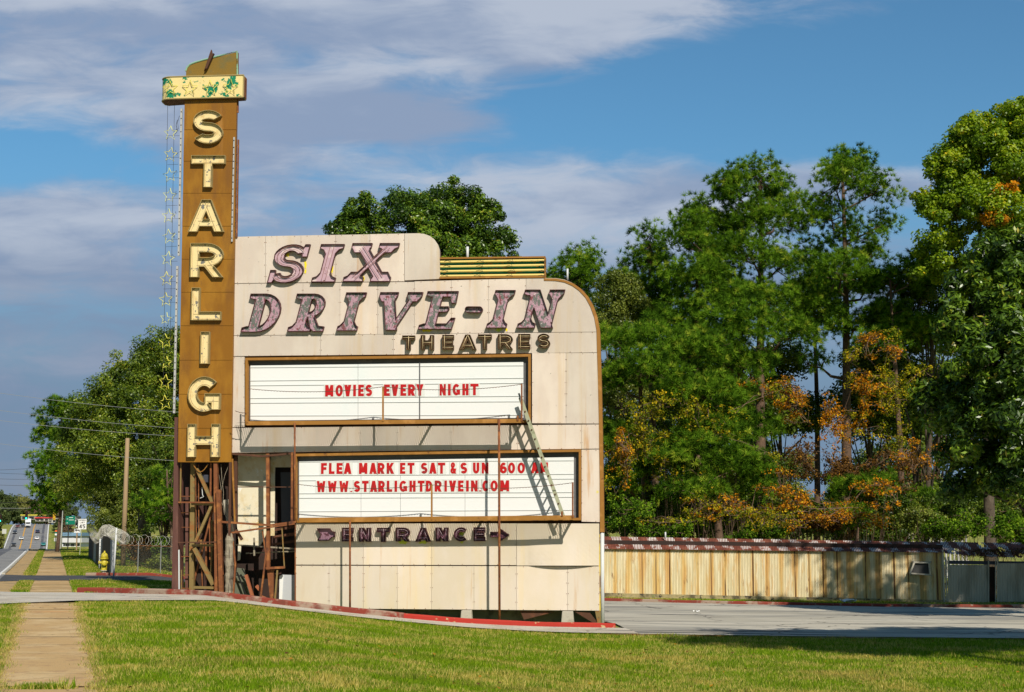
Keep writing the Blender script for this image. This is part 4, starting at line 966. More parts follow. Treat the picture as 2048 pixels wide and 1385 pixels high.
bars('hanging_post', M['rust'], [(464, 1068, 471, 1130, 3, .05), (471, 1130, 467, 1190, 3, .05)], SF, sign)
bars('hanging_rail', M['rust_dark'], [(465, 974.5, 582, 974.5, 1.8, .02)], SF, sign)
bars('hanging_rail', M['rust'], [(441, 1044, 540, 1051, 4, .08), (540, 1051, 593, 1044, 4, .05)], SF, sign)
bars('hanging_rail', M['rust'], [(463, 1066, 540, 1055, 3.5, .06), (540, 1055, 590, 1048, 3, .06), (532, 1137, 570, 1135, 4.5, -.02)], SF, sign)
bars('soffit_rail', M['rust_dark'], [(464, 908, 525, 913, 4, .0), (525, 913, 590, 907, 4, .0)], SF, sign)
bars('loose_board', M['weather_wood'], [(470, 1090, 588, 1098, 3, -.5)], SF, sign)
bars('loose_board', M['weather_wood'], [(492, 1107, 590, 1103, 2.5, -.7), (508, 1076, 509, 1112, 3, -.6)], SF, sign)
bars('loose_board', M['rust_dark'], [(550, 1060, 590, 1054, 5, -.4), (548, 1075, 592, 1068, 6, -.5), (545, 1090, 592, 1082, 5, -.6), (472, 1060, 484, 1080, 5, -.1)], SF, sign)
bars('leaning_panel', M['concrete'], [(452, 1000, 462, 1064, 9, -.4)], SF, sign)
b = MB(); b.prism([SF.XZ(x, y, -.2) for x, y in ((561, 1150), (590, 1151), (590, 1206), (558, 1202))], yS(-.35), yS(-.38)); b.build('leaning_panel', surf('grey_white_board', (.45, .47, .50)), sign)
b = MB(); b.prism([SF.XZ(x, y, -.2) for x, y in ((557, 1152), (565, 1151), (562, 1203), (556, 1202))], yS(-.33), yS(-.345)); b.build('leaning_panel', M['white_board'], sign)
b = MB(); b.prism([SF.XZ(x, y, -.6) for x, y in ((474, 1136), (488, 1138), (499, 1195), (467, 1192))], yS(-.6), yS(-.64)); b.build('leaning_panel', surf('olive_dull_board', (.13, .14, .10)), sign)
bars('leaning_frame', M['black'], [(474, 1145, 494, 1196, 2.5, -.4), (484, 1138, 498, 1160, 2.0, -.4), (470, 1150, 490, 1155, 2, -.4)], SF, sign)
bars('leaning_plank', surf('terracotta_plank', (.33, .11, .05)), [(492, 1150, 506, 1196, 5.5, -.3), (513, 1172, 522, 1182, 6, -.4), (520, 1192, 532, 1197, 4, -.3)], SF, sign)
b = MB(); b.prism([SF.XZ(x, y, -.1) for x, y in ((534, 1140), (547, 1140), (546, 1201), (540, 1201))], yS(-.1), yS(-.2)); b.build('hanging_post', M['rust'], sign)
bars('hanging_post', M['tan_steel'], [(555, 1140, 550, 1202, 3, -.05)], SF, sign)
# dark sheet standing in for the shaded space under the raised right end
b = MB(); b.prism([SF.XZ(x, y, -.55) for x, y in ((640, 1200), (1196, 1212), (1196, 1262), (640, 1262))], yS(-.5), yS(-.6)); b.build('underspace_sheet', surf('dark_underspace_shade', (.13, .14, .10), [((.06, .06, .05), 2, .5, .7), ((.22, .21, .17), 4, .6, .7)]), sign)
b = MB(); b.prism([SF.XZ(x, y, -.1) for x, y in ((1040, 1222), (1110, 1224), (1048, 1240))], yS(-.1), yS(-.13)); b.build('fallen_sheet', M['rust_dark'], sign); b = MB(); b.prism([SF.XZ(x, y, -.1) for x, y in ((1150, 1224), (1180, 1226), (1196, 1246), (1188, 1247))], yS(-.05), yS(-.09)); b.build('fallen_sheet', M['rust_dark'], sign)
b = MB(); b.prism([SF.XZ(x, y, -.02) for x, y in ((1190, 1222), (1203, 1222), (1203, 1247), (1195, 1247))], yS(-.02), yS(-.4)); b.build('corner_post', M['tan_steel'], sign)

# ---------------------------------------------------------------- small things round the sign
for x0, x1, y0, y1, lab in ((921.5, 945, 1223, 1244, 'pale concrete block under the sign, left one beside the bare lawn kerb'), (1123, 1148, 1225, 1246, 'pale concrete block under the sign, right one near the white downpipe')):
    a = SF.P((x0+x1)/2, y1+3, .16); wp = sign.matrix_basis @ Vector((0, 0, 0)) + Matrix.Rotation(-SA, 3, 'Z') @ a
    b = MB(); h = (y1-y0+4)/70.5; w_ = (x1-x0)/70.5
    b.add([(-w_/2, -.17, 0), (w_/2, -.17, 0), (w_/2, .17, 0), (-w_/2, .17, 0), (-w_*.42, -.13, h), (w_*.42, -.13, h), (w_*.42, .13, h), (-w_*.42, .13, h)], [(0,3,2,1),(4,5,6,7),(0,1,5,4),(1,2,6,5),(2,3,7,6),(3,0,4,7)])
    o = b.build('concrete_block', M['concrete'], bevel=.02); o.location = wp; o.rotation_euler = (0, 0, -SA); tag(o, lab, 'concrete block', 'blocks propping the sign')
def to_world(fr, p): return fr.o + dvec*p.x + Vector((0, 0, 1))*p.z - nvec*p.y
# ladder, seen edge-on
lo = to_world(SF, SF.P(1128, 1033, .22)); lad = empty('ladder', lo, -SA, 'olive grey extension ladder leaning from the lower catwalk up to the upper one', 'ladder')
LF = Frame(lo)
for off in (.17, .60):
    b = MB(); a, c = LF.P(1127, 1034, off), LF.P(1040.5, 795 if off > .3 else 797, off); b.bar(a, c, .10, .035); b.build('side_rail', M['olive'], lad)
a0, a1 = LF.P(1127, 1034, .38), LF.P(1041, 796, .38)
for k in range(13):
    p = lerp(a0, a1, (k+.4)/13); b = MB(); b.tube([(p.x, p.y-.262, p.z), (p.x, p.y+.262, p.z)], .024, 8); b.build('rung', M['rust_dark'], lad)
b = MB(); a, c = LF.P(1044, 806, .62), LF.P(1037.5, 787, .62); b.bar(a, c, .05, .03); b.build('top_hook', M['wire_grey'], lad)
# weathered post beside the tower
p = to_world(TF, TF.P(457, 1196, .05)); b = MB(); rr = random.Random(5)
b.tube([(rr.uniform(-.012, .012), 0, .1*k - .1) for k in range(20)], [.115 + rr.uniform(-.012, .012) for _ in range(18)] + [.10, .07], 11); o = b.build('wood_post', M['weather_wood'], smooth=False); o.location = p
tag(o, 'split weathered grey timber post standing at the foot of the brown tower', 'post')

# ---------------------------------------------------------------- foliage
def leaf_mat(name, stops, transl=.35, gloss=.0, rough=.5, big=None):
    m = bpy.data.materials.new(name); m.use_nodes = True; T = NT(m.node_tree)
    for n in list(T.n):
        if n.type == 'BSDF_PRINCIPLED': T.n.remove(n)
    out = next(n for n in T.n if n.type == 'OUTPUT_MATERIAL')
    col = T.ramp(T.attr('tint'), stops)
    if big:
        col = T.mix(T.math('MULTIPLY', T.sstep(T.noise(T.coord('Object'), big[1], 4, .6), big[2], big[3]), big[4] if len(big) > 4 else .8), col, big[0])
    d = T.n.new('ShaderNodeBsdfDiffuse'); t = T.n.new('ShaderNodeBsdfTranslucent'); T.put(d.inputs[0], col)
    T.put(t.inputs[0], T.mix(1.0, col, (1.5, 1.5, .6), 'MULTIPLY'))
    mx = T.n.new('ShaderNodeMixShader'); mx.inputs[0].default_value = transl
    T.l.new(d.outputs[0], mx.inputs[1]); T.l.new(t.outputs[0], mx.inputs[2]); res = mx.outputs[0]
    if gloss:
        gl = T.n.new('ShaderNodeBsdfGlossy'); gl.inputs['Roughness'].default_value = rough; gl.inputs[0].default_value = (.9, .95, .9, 1)
        m2 = T.n.new('ShaderNodeMixShader'); m2.inputs[0].default_value = gloss; T.l.new(res, m2.inputs[1]); T.l.new(gl.outputs[0], m2.inputs[2]); res = m2.outputs[0]
    T.l.new(res, out.inputs[0]); return m
LM = {
 'oak': leaf_mat('oak_leaf', [(0, (.022, .048, .006)), (.45, (.115, .175, .014)), (.85, (.26, .33, .030)), (1, (.38, .32, .04))], .3, .02, .4),
 'dark': leaf_mat('dark_broad_leaf', [(0, (.020, .045, .007)), (.5, (.080, .135, .014)), (.9, (.16, .22, .022)), (1, (.28, .25, .03))], .28, .02, .4),
 'olive': leaf_mat('olive_leaf', [(0, (.05, .075, .012)), (.5, (.15, .19, .026)), (1, (.33, .36, .06))], .3, .02, .4),
 'magnolia': leaf_mat('magnolia_leaf', [(0, (.012, .032, .004)), (.5, (.075, .145, .012)), (.85, (.20, .32, .02)), (1, (.42, .36, .05))], .22, .03, .34),
 'pine': leaf_mat('pine_needle', [(0, (.020, .055, .007)), (.38, (.08, .17, .013)), (.75, (.20, .36, .026)), (1, (.40, .46, .05))], .36),
 'tulip': leaf_mat('yellow_green_leaf', [(0, (.06, .12, .005)), (.45, (.19, .30, .010)), (.85, (.38, .45, .018)), (1, (.62, .46, .02))], .4, .02, .4),
 'orange': leaf_mat('orange_leaf', [(0, (.10, .045, .012)), (.25, (.20, .17, .02)), (.45, (.52, .19, .012)), (.75, (.72, .32, .018)), (1, (.74, .52, .03))], .35),
 'yellow': leaf_mat('yellow_leaf', [(0, (.06, .08, .010)), (.35, (.17, .22, .015)), (.7, (.50, .40, .02)), (1, (.72, .44, .02))], .35),
 'shrub': leaf_mat('green_shrub_leaf', [(0, (.03, .07, .008)), (.5, (.10, .20, .015)), (1, (.30, .42, .03))], .35),
 'brown': leaf_mat('brown_autumn_leaf', [(0, (.05, .03, .014)), (.5, (.14, .075, .03)), (.85, (.34, .17, .03)), (1, (.50, .26, .03))], .3),
 'hill_green': leaf_mat('hill_green_leaf', [(0, (.05, .075, .03)), (1, (.14, .18, .06))], .3),  # muted hill leaf tones hold the distance haze in their colour
 'hill_yellow': leaf_mat('hill_yellow_leaf', [(0, (.15, .16, .045)), (1, (.30, .30, .09))], .3),
 'hill_brown': leaf_mat('hill_brown_leaf', [(0, (.14, .10, .07)), (1, (.28, .20, .14))], .3),
}
M['bark'] = surf('rough_bark', (.085, .065, .048), [((.15, .12, .09), 5, .5, .68, (1, 1, .3)), ((.04, .03, .025), 8, .55, .7)], .95, (12, .6, .05))
M['bark_pine'] = surf('pine_bark', (.12, .075, .05), [((.20, .13, .085), 4, .5, .68, (1, 1, .35)), ((.05, .035, .025), 8, .52, .7)], .95, (12, .6, .05))
def unit(rng, n):
    v = rng.normal(size=(n, 3)); return v / np.linalg.norm(v, axis=1, keepdims=True)
def leaves(rng, c, nrm, size, asp=.55):
    n = len(c); r = unit(rng, n); t = np.cross(nrm, r); t /= np.linalg.norm(t, axis=1, keepdims=True) + 1e-9; bt = np.cross(nrm, t)
    L = (size * rng.uniform(.7, 1.25, n))[:, None]
    v = np.stack([c - t*L*.5, c + bt*L*asp*.5, c + t*L*.5, c - bt*L*asp*.5], 1).reshape(-1, 3)
    return v, np.arange(4*n).reshape(-1, 4)
def cloud_clumps(rng, lobes, k, inner=.25):
    """lobes: (x, y, z, rx, ry, rz) -> clump centres spread over their shells"""
    L = np.array(lobes, float); w = (L[:, 3]*L[:, 4]*L[:, 5])**(.75); pick = rng.choice(len(L), k, p=w/w.sum())
    d = unit(rng, k); d[:, 2] = np.where(d[:, 2] < -.35, -d[:, 2], d[:, 2]); rho = np.where(rng.random(k) < inner, rng.uniform(.2, .75, k), rng.uniform(.78, 1.02, k))
    jit = rng.normal(0, .11, (k, 3))*L[pick, 3:6]
    return L[pick, :3] + d*L[pick, 3:6]*rho[:, None] + jit, d
def crown_arrays(rng, lobes, k, per, cr, size, asp=.55, inner=.25, up=.35, flat=.8):
    cc, dd = cloud_clumps(rng, lobes, k, inner); R = rng.uniform(cr*.6, cr*1.25, k)
    idx = np.repeat(np.arange(k), per); n = len(idx); d = unit(rng, n); r = R[idx]*(.35 + .65*rng.random(n)**.6)
    c = cc[idx] + d*r[:, None]*np.array([1, 1, flat]); nr = d*.6 + unit(rng, n)*.7 + dd[idx]*.25; nr[:, 2] += up
    nr /= np.linalg.norm(nr, axis=1, keepdims=True)
    tint = np.clip(rng.uniform(.12, .72, k)[idx] + rng.normal(0, .18, n), 0, 1)
    v, f = leaves(rng, c, nr, size, asp); return v, f, tint, cc
def tree_body(name, mat_leaf, base, lobes, seed, label, group, k=220, per=260, cr=.8, size=.14, asp=.55, trunk_r=.28, cat='tree', inner=.25, limbs=14, extra=None, up=.35, lean=(0, 0), bark=None):
    rng = np.random.default_rng(seed); bz = z1(base[0], base[1]) - .1
    t = empty(name, (base[0], base[1], bz), 0, label, cat, group); o3 = np.array([base[0], base[1], bz])
    LB = [(l[0]-o3[0], l[1]-o3[1], l[2]-o3[2], l[3], l[4], l[5]) for l in lobes]
    v, f, tint, cc = crown_arrays(rng, LB, k, per, cr, size, asp, inner, up)
    me = np_mesh('crown', v, f, mat_leaf, tint); link('crown', me, t)
    if extra:
        for nm, mt, lb, kk, pp in extra:
            LB2 = [(l[0]-o3[0], l[1]-o3[1], l[2]-o3[2], l[3], l[4], l[5]) for l in lb]
            v, f, tint, _ = crown_arrays(rng, LB2, kk, pp, cr*.8, size, asp); e = link(nm, np_mesh(nm, v, f, mt, tint), t); e['label'] = 'orange autumn leaves among the green'
    b = MB(); top = max(l[2] for l in LB); ztop = top*.9; mid = np.mean([l[:3] for l in LB], 0)
    pts = []; n = 8
    for i in range(n+1):
        s_ = i/n; pts.append((mid[0]*s_**1.6*.9 + .12*math.sin(s_*5+seed), mid[1]*s_**1.6*.9 + .1*math.cos(s_*4+seed), ztop*s_))
    b.tube(pts, [trunk_r*(1-.8*i/n)*(1.35 if i == 0 else 1) for i in range(n+1)], 9)
    order = rng.permutation(len(cc))[:limbs]
    for j in order:
        e = cc[j]; s_ = rng.uniform(.3, .75); a = Vector(pts[int(s_*n)]); 
        if e[2] < a.z: a = Vector(pts[max(1, int(n*max(.15, e[2]/ztop*.7)))])
        m_ = a.lerp(Vector(e), .5) + Vector((rng.uniform(-.3, .3), rng.uniform(-.3, .3), rng.uniform(0, .4)))
        b.tube([a, m_, Vector(e)], [trunk_r*.35, trunk_r*.2, trunk_r*.07], 5)
    b.build('trunk', bark or M['bark'], t, smooth=True); return t
def needles(rng, tc, axis, per, ln, wd):
    """tufts of thin needles; tc centres, axis main directions"""
    k = len(tc); idx = np.repeat(np.arange(k), per); n = len(idx); d = unit(rng, n) + axis[idx]*.9; d /= np.linalg.norm(d, axis=1, keepdims=True)
    s = np.cross(d, unit(rng, n)); s /= np.linalg.norm(s, axis=1, keepdims=True) + 1e-9
    L = (ln*rng.uniform(.75, 1.2, n))[:, None]; c = tc[idx] + d*.02
    v = np.stack([c - s*wd, c + s*wd, c + d*L], 1).reshape(-1, 3)
    return v, np.arange(3*n).reshape(-1, 3), idx
def pine(px, topy, Y, lobes, seed, label, group=None, k=150, cr=.62, per=26, tufts=9, ln=.27, wd=.016, tr=.24, lean=0.0, inner=.38):
    """trunk with curved limbs; the lobes carry pads of needle tufts"""
    rng = np.random.default_rng(seed); X = atX(px, Y); bz = z1(X, Y) - .1; H = at(px, topy, Y).z - bz
    t = empty('pine_tree', (X, Y, bz), 0, label, 'pine tree', group); b = MB(); n = 12
    bend = lambda s: (lean*s + .16*math.sin(s*4+seed), .15*math.cos(s*3+seed))
    pts = [(*bend(i/n), (H-.4)*i/n) for i in range(n+1)]; b.tube(pts, [tr*(1-.85*i/n)+.02 for i in range(n+1)], 9)
    LB = [(l[0]-X, l[1]-Y, l[2]-bz, l[3], l[4], l[5]) for l in LBS(lobes)]
    LB = [(a, c + rng.normal(0, .8), d - g_*.25, e*1.16, f_*1.25, g_*1.65) for a, c, d, e, f_, g_ in LB]; k = int(k*1.5)
    cc, dd = cloud_clumps(rng, LB, k, inner); tint0 = rng.uniform(.15, .75, k)
    idx = np.repeat(np.arange(k), tufts); m = len(idx); off = unit(rng, m)*rng.random((m, 1))**.4*np.array([cr, cr, cr*.72]); T_ = cc[idx] + off
    ax = off*1.0 + dd[idx]*.35 + np.array([0, 0, .35]) + rng.normal(0, .15, (m, 3)); ax /= np.linalg.norm(ax, axis=1, keepdims=True)
    tt = np.clip(tint0[idx] + rng.normal(0, .2, m), 0, 1); v, f, id2 = needles(rng, T_, ax, per, ln, wd)
    link('crown', np_mesh('crown', v, f, LM['pine'], np.clip(tt[id2] + rng.normal(0, .09, len(id2)), 0, 1)), t)
    for l in LB:                                     # one limb to each lobe, twigs from it to its pads
        c = Vector(l[:3]); s0 = max(.12, min(.93, (c.z - .28*math.hypot(c.x, c.y) - .3)/(H-.4))); o0 = Vector((*bend(s0), (H-.4)*s0))
        m1 = o0.lerp(c, .35) + Vector((rng.normal(0, .2), rng.normal(0, .2), -.1)); m2 = o0.lerp(c, .7) + Vector((rng.normal(0, .15), 0, .05)); r0 = tr*(.42 - .25*s0)
        b.tube([o0, m1, m2, c], [r0, r0*.75, r0*.5, .02], 6, cap=False)
        near = [q for q in cc if abs(q[0]-c.x) < l[3]*1.1 and abs(q[1]-c.y) < l[4]*1.1 and abs(q[2]-c.z) < l[5]*1.15][:9]
        for q in near:
            q = Vector(q); st = m2 if rng.random() < .5 else c; b.tube([st, st.lerp(q, .55) + Vector((0, 0, .08)), q], [.035, .022, .01], 4, cap=False)
    b.build('trunk', M['bark_pine'], t, smooth=True); return t
def LBS(lst, dy=None):
    """lobes written as (px, py, Y, radius across, radius up) -> world ellipsoids"""
    out = []
    for px, py, Y, rx, rz in lst:
        c = at(px, py, Y); out.append((c.x, c.y, c.z, rx, (rx if dy is None else dy), rz))
    return out
G_L = 'trees beside the street'; G_R = 'trees behind the rusty fence'
# left of the tower
tree_body('oak_tree', LM['oak'], (atX(290, 95), 95), LBS([(345, 722, 95, 2.4, 2.0), (300, 765, 95, 2.6, 2.2), (250, 805, 94, 2.4, 2.2), (395, 790, 95, 2.8, 2.6), (205, 850, 94, 2.2, 2.1), (300, 865, 92, 3.1, 2.6), (175, 905, 95, 1.9, 2.0), (235, 935, 91, 2.6, 2.3), (330, 955, 91, 2.6, 2.4), (165, 975, 95, 1.8, 1.8), (400, 900, 94, 2.8, 2.8)]),
          21, 'big dense oak left of the brown sign tower, crown rising past the wooden pole', G_L, 900, 200, .60, .15, trunk_r=.45, limbs=20)
tree_body('oak_tree', LM['olive'], (atX(205, 118), 118), LBS([(205, 965, 118, 2.4, 1.6), (160, 975, 118, 1.7, 1.0), (245, 1005, 117, 2.4, 1.6), (235, 1045, 116, 1.9, 1.1), (290, 1035, 116, 2.2, 1.6)]),
          22, 'low olive green tree over the speed limit sign and the razor wire', G_L, 460, 180, .6, .16, trunk_r=.2)
tree_body('broadleaf_tree', LM['dark'], (atX(330, 84), 84), LBS([(335, 930, 84, 1.4, 1.4), (300, 990, 84, 1.4, 1.3), (345, 1040, 84, 1.5, 1.3), (375, 980, 84, 1.5, 1.8)]), 23, 'dark green tree between the wooden pole and the foot of the tower', G_L, 170, 190, .5, .13, trunk_r=.18)
pine(116, 800, 126, [(128, 830, 126, 1.6, 1.0), (103, 868, 126, 1.1, .7), (150, 880, 126, 1.9, 1.2), (98, 918, 126, 1.2, .7), (120, 950, 125, 1.8, 1.0), (97, 985, 126, 1.3, .6), (130, 995, 125, 1.5, .6), (96, 1018, 126, 1.1, .45)], 31, 'tall pine at the left edge of the street trees above the traffic lights', G_L, 230, .6, 20, 9, .34, .026, .15)
pine(338, 925, 78, [(338, 950, 78, .8, .5), (325, 1000, 78, 1.1, .6), (350, 1020, 78, 1.2, .7)], 32, 'small bright green young pine touching the left side of the tower', G_L, 60, .4, 20, 9, .22, .016, .09)
# behind the sign
tree_body('magnolia_tree', LM['magnolia'], (atX(850, 60), 60), LBS([(905, 418, 60, 1.35, .95), (815, 420, 60, 1.0, .85), (740, 435, 60, 1.1, .75), (700, 465, 60, .9, .6), (960, 440, 60, 1.0, .9), (860, 480, 59, 2.0, 1.3), (760, 500, 60, 1.5, 1.1), (960, 510, 60, 1.4, 1.1), (1000, 490, 60, .65, .6), (850, 600, 60, 3.0, 2.4)]),
          41, 'round glossy magnolia rising behind the curved top of the cream sign', 'trees behind the sign', 640, 190, .40, .15, .42, trunk_r=.25, up=.5)
pine(1156, 498, 84, [(1160, 528, 84, 1.05, .7), (1142, 560, 84, 1.1, .7), (1185, 560, 84, .8, .6), (1160, 610, 84, 1.7, 1.0)], 42, 'small pine top above the rounded right shoulder of the sign', 'trees behind the sign', 75)
pine(1112, 550, 86, [(1112, 565, 86, .6, .5), (1118, 600, 86, 1.0, .8)], 43, 'thin pine tip beside the yellow and green slats', 'trees behind the sign', 26)
# right group
tree_body('broadleaf_tree', LM['olive'], (atX(1245, 80), 80), LBS([(1235, 590, 80, 1.2, 1.2), (1260, 640, 80, 1.5, 1.3), (1215, 680, 80, 1.4, 1.5), (1225, 790, 80, 1.6, 1.8), (1240, 900, 80, 1.8, 1.8), (1230, 1010, 80, 1.7, 1.4)]), 51, 'olive leafy tree close behind the right edge of the sign', G_R, 330, 190, .5, .12, trunk_r=.2)
pine(1310, 470, 82, [(1290, 480, 82, .5, .5), (1300, 525, 82, 1.0, .7), (1262, 580, 82, 1.1, .7), (1340, 590, 82, 1.3, .8), (1290, 640, 82, 1.6, .8)], 52, 'slim pine with a pointed top, left of the two great pines', G_R, 120)
pine(1405, 415, 79, [(1392, 430, 79, .8, .6), (1375, 475, 79, 1.1, .7), (1430, 500, 79, 1.2, .7), (1390, 555, 79, 1.6, .8), (1445, 610, 78, 1.5, .7), (1355, 640, 78, 1.5, .7)], 53, 'leaning middle height pine in front of the great forked pine', G_R, 160)
pine(1530, 345, 80, [(1512, 362, 80, 1.3, .6), (1468, 392, 80, 1.3, .7), (1560, 388, 80, 1.1, .7), (1445, 445, 80, 1.4, .7), (1525, 445, 80, 1.3, .7), (1590, 430, 80, 1.0, .7), (1480, 515, 79, 1.7, .75), (1565, 530, 80, 1.2, .6), (1440, 580, 79, 1.7, .7), (1530, 600, 79, 1.5, .65), (1600, 590, 80, 1.2, .6), (1465, 665, 78, 1.9, .7), (1585, 670, 80, 1.3, .6), (1420, 700, 77, 1.5, .7), (1500, 735, 77, 1.3, .5)], 54, 'great pine with a bare forked trunk, left one of the two tallest', G_R, 420, tr=.36)
pine(1700, 312, 83, [(1702, 335, 83, 1.1, .7), (1662, 378, 83, 1.1, .7), (1745, 385, 83, 1.0, .7), (1775, 440, 83, .7, .5), (1640, 435, 83, 1.2, .7), (1715, 470, 83, 1.1, .6), (1755, 500, 83, .9, .5), (1670, 550, 82, 1.6, .7), (1740, 570, 83, 1.5, .7), (1640, 620, 82, 1.5, .7), (1715, 650, 82, 1.5, .6), (1625, 720, 83, .9, .5), (1770, 655, 82, 1.1, .6)], 55, 'great airy pine, right one of the two tallest, thin at the top', G_R, 270, tr=.34, inner=.3)
pine(1635, 480, 88, [(1625, 520, 88, 1.0, .7), (1650, 580, 88, 1.2, .7), (1610, 640, 88, 1.0, .6)], 56, 'shorter pine filling the gap between the two tallest pines', G_R, 70, tr=.2)
pine(1800, 530, 80, [(1850, 530, 79, 1.1, .5), (1795, 565, 80, 1.2, .6), (1855, 590, 80, .9, .5), (1800, 630, 80, 1.4, .6), (1760, 690, 79, 1.0, .5), (1835, 660, 80, 1.0, .5)], 57, 'mid height pine reaching toward the yellow green tree', G_R, 110, tr=.2)
pine(1290, 660, 74, [(1245, 690, 74, 1.3, .65), (1320, 685, 74, 1.5, .65), (1395, 715, 74, 1.3, .6), (1285, 750, 73, 1.6, .65), (1365, 780, 73, 1.3, .55), (1225, 760, 74, .9, .7), (1235, 880, 73, 1.3, .8), (1300, 935, 72, 1.3, .6), (1235, 960, 72, .9, .5)], 58, 'broad low pine just right of the cream sign', G_R, 200)
pine(1440, 770, 72, [(1415, 795, 72, 1.3, .55), (1480, 790, 72, 1.1, .5), (1500, 850, 72, 1.2, .55), (1425, 870, 71, 1.4, .55), (1365, 905, 71, 1.3, .55), (1465, 935, 71, 1.5, .55), (1525, 985, 71, .9, .4), (1385, 975, 71, 1.3, .5)], 59, 'low spreading pine with drooping pads above the rusty fence', G_R, 190)
pine(1720, 950, 74, [(1740, 975, 74, 1.0, .4), (1700, 985, 74, .8, .35), (1850, 1000, 74, .9, .35)], 60, 'tiny pine low among the orange bushes', G_R, 40, tr=.08)
tree_body('tulip_tree', LM['tulip'], (atX(1985, 76), 76), LBS([(2048, 255, 76, 1.6, 1.3), (1975, 320, 76, 2.0, 1.9), (2060, 360, 76, 2.4, 2.2), (1915, 400, 76, 1.5, 1.4), (1960, 440, 75, 2.1, 1.7), (1880, 430, 76, .9, .7), (1880, 500, 76, 1.1, .8), (2060, 500, 76, 2.0, 1.8), (1960, 540, 76, 1.4, .8), (1850, 405, 76, .7, .5), (1950, 275, 76, 1.3, 1.0), (1905, 335, 76, 1.3, 1.1), (1885, 545, 76, 1.2, .7), (2010, 590, 76, 1.6, .9)]),
          61, 'tall yellow green broadleaf tree at the right edge, highest of all', G_R, 720, 190, .48, .15, .75, trunk_r=.32, extra=[('autumn_patch', LM['orange'], LBS([(2008, 390, 74, .65, .6), (1990, 445, 74, .9, .5)]), 26, 130)])
tree_body('broadleaf_tree', LM['dark'], (atX(1850, 82), 82), LBS([(1900, 590, 82, 2.2, 1.2), (1830, 600, 82, 1.0, .8), (1950, 660, 82, 2.6, 1.6), (1800, 640, 82, 1.2, .8)]), 62, 'dark shaded tree under the yellow green tree', G_R, 210, 170, .55, .14, trunk_r=.22, inner=.15)
tree_body('magnolia_tree', LM['magnolia'], (17.6, 48.5), LBS([(1985, 600, 49, 1.3, 1.2), (2040, 560, 49, 1.6, 1.4), (1935, 690, 49, 1.15, 1.3), (2010, 760, 47.5, 1.7, 1.8), (1925, 830, 49, 1.15, 1.3), (2060, 880, 47.5, 2.0, 2.0), (1960, 950, 49, 1.35, 1.2), (2040, 980, 48.5, 1.5, 1.0), (2150, 700, 48, 2.4, 2.6), (2170, 900, 48, 2.2, 2.2)]),
          63, 'big dark glossy magnolia hanging over the gate at the right edge', 'trees along the drive', 520, 190, .50, .23, .34, trunk_r=.28, up=.3)
# filler wood behind
for i, (px, top, Y, r, mt, lab) in enumerate(((560, 700, 92, 3.4, 'oak', 'oak behind the left half of the sign'), (740, 690, 94, 3.4, 'dark', 'dark tree behind the letter boards'), (940, 680, 95, 3.4, 'oak', 'oak behind the right half of the sign'), (1120, 660, 92, 3.0, 'oak', 'oak behind the rounded shoulder of the sign'), (1560, 690, 88, 1.8, 'oak', 'loose olive tree behind the forked pine trunk'), (1470, 700, 87, 2.4, 'oak', 'dark tree behind the limbs of the great forked pine'), (1745, 700, 87, 2.2, 'oak', 'dark tree behind the trunk of the airy pine'), (1835, 660, 88, 2.4, 'oak', 'olive tree between the airy pine and the glossy magnolia'), (1380, 660, 89, 2.8, 'oak', 'dark tree behind the leaning pine'), (1300, 760, 98, 3.2, 'dark', 'dark tree deep behind the low pine nearest the sign'), (1400, 830, 100, 3.2, 'dark', 'dark tree deep behind the drooping low pine'), (1500, 880, 97, 3.0, 'oak', 'shaded oak deep behind the drooping pads'), (1585, 900, 104, 2.0, 'olive', 'thin olive tree left of the sky gap between pine trunks'),
                                   (1720, 930, 100, 2.2, 'dark', 'low dark tree right of the sky gap between pine trunks'), (1800, 860, 98, 2.8, 'dark', 'dark tree behind the orange vines'), (1880, 740, 99, 3.4, 'dark', 'dark tree seen past the left side of the glossy magnolia'), (1980, 700, 100, 3.6, 'oak', 'oak far behind the glossy magnolia'), (2060, 860, 96, 3, 'dark', 'dark tree at the very right behind the gate'))):
    tree_body('broadleaf_tree', LM[mt], (atX(px, Y), Y), LBS([(px, top+40, Y, r*.7, r*.6), (px-25, top+100, Y, r*.8, r*.7), (px+25, top+150, Y, r, r*.7), (px-10, 1030, Y, r, r*.7)]), 70+i, lab, G_R, 230, 130, .7, .20, trunk_r=.22)
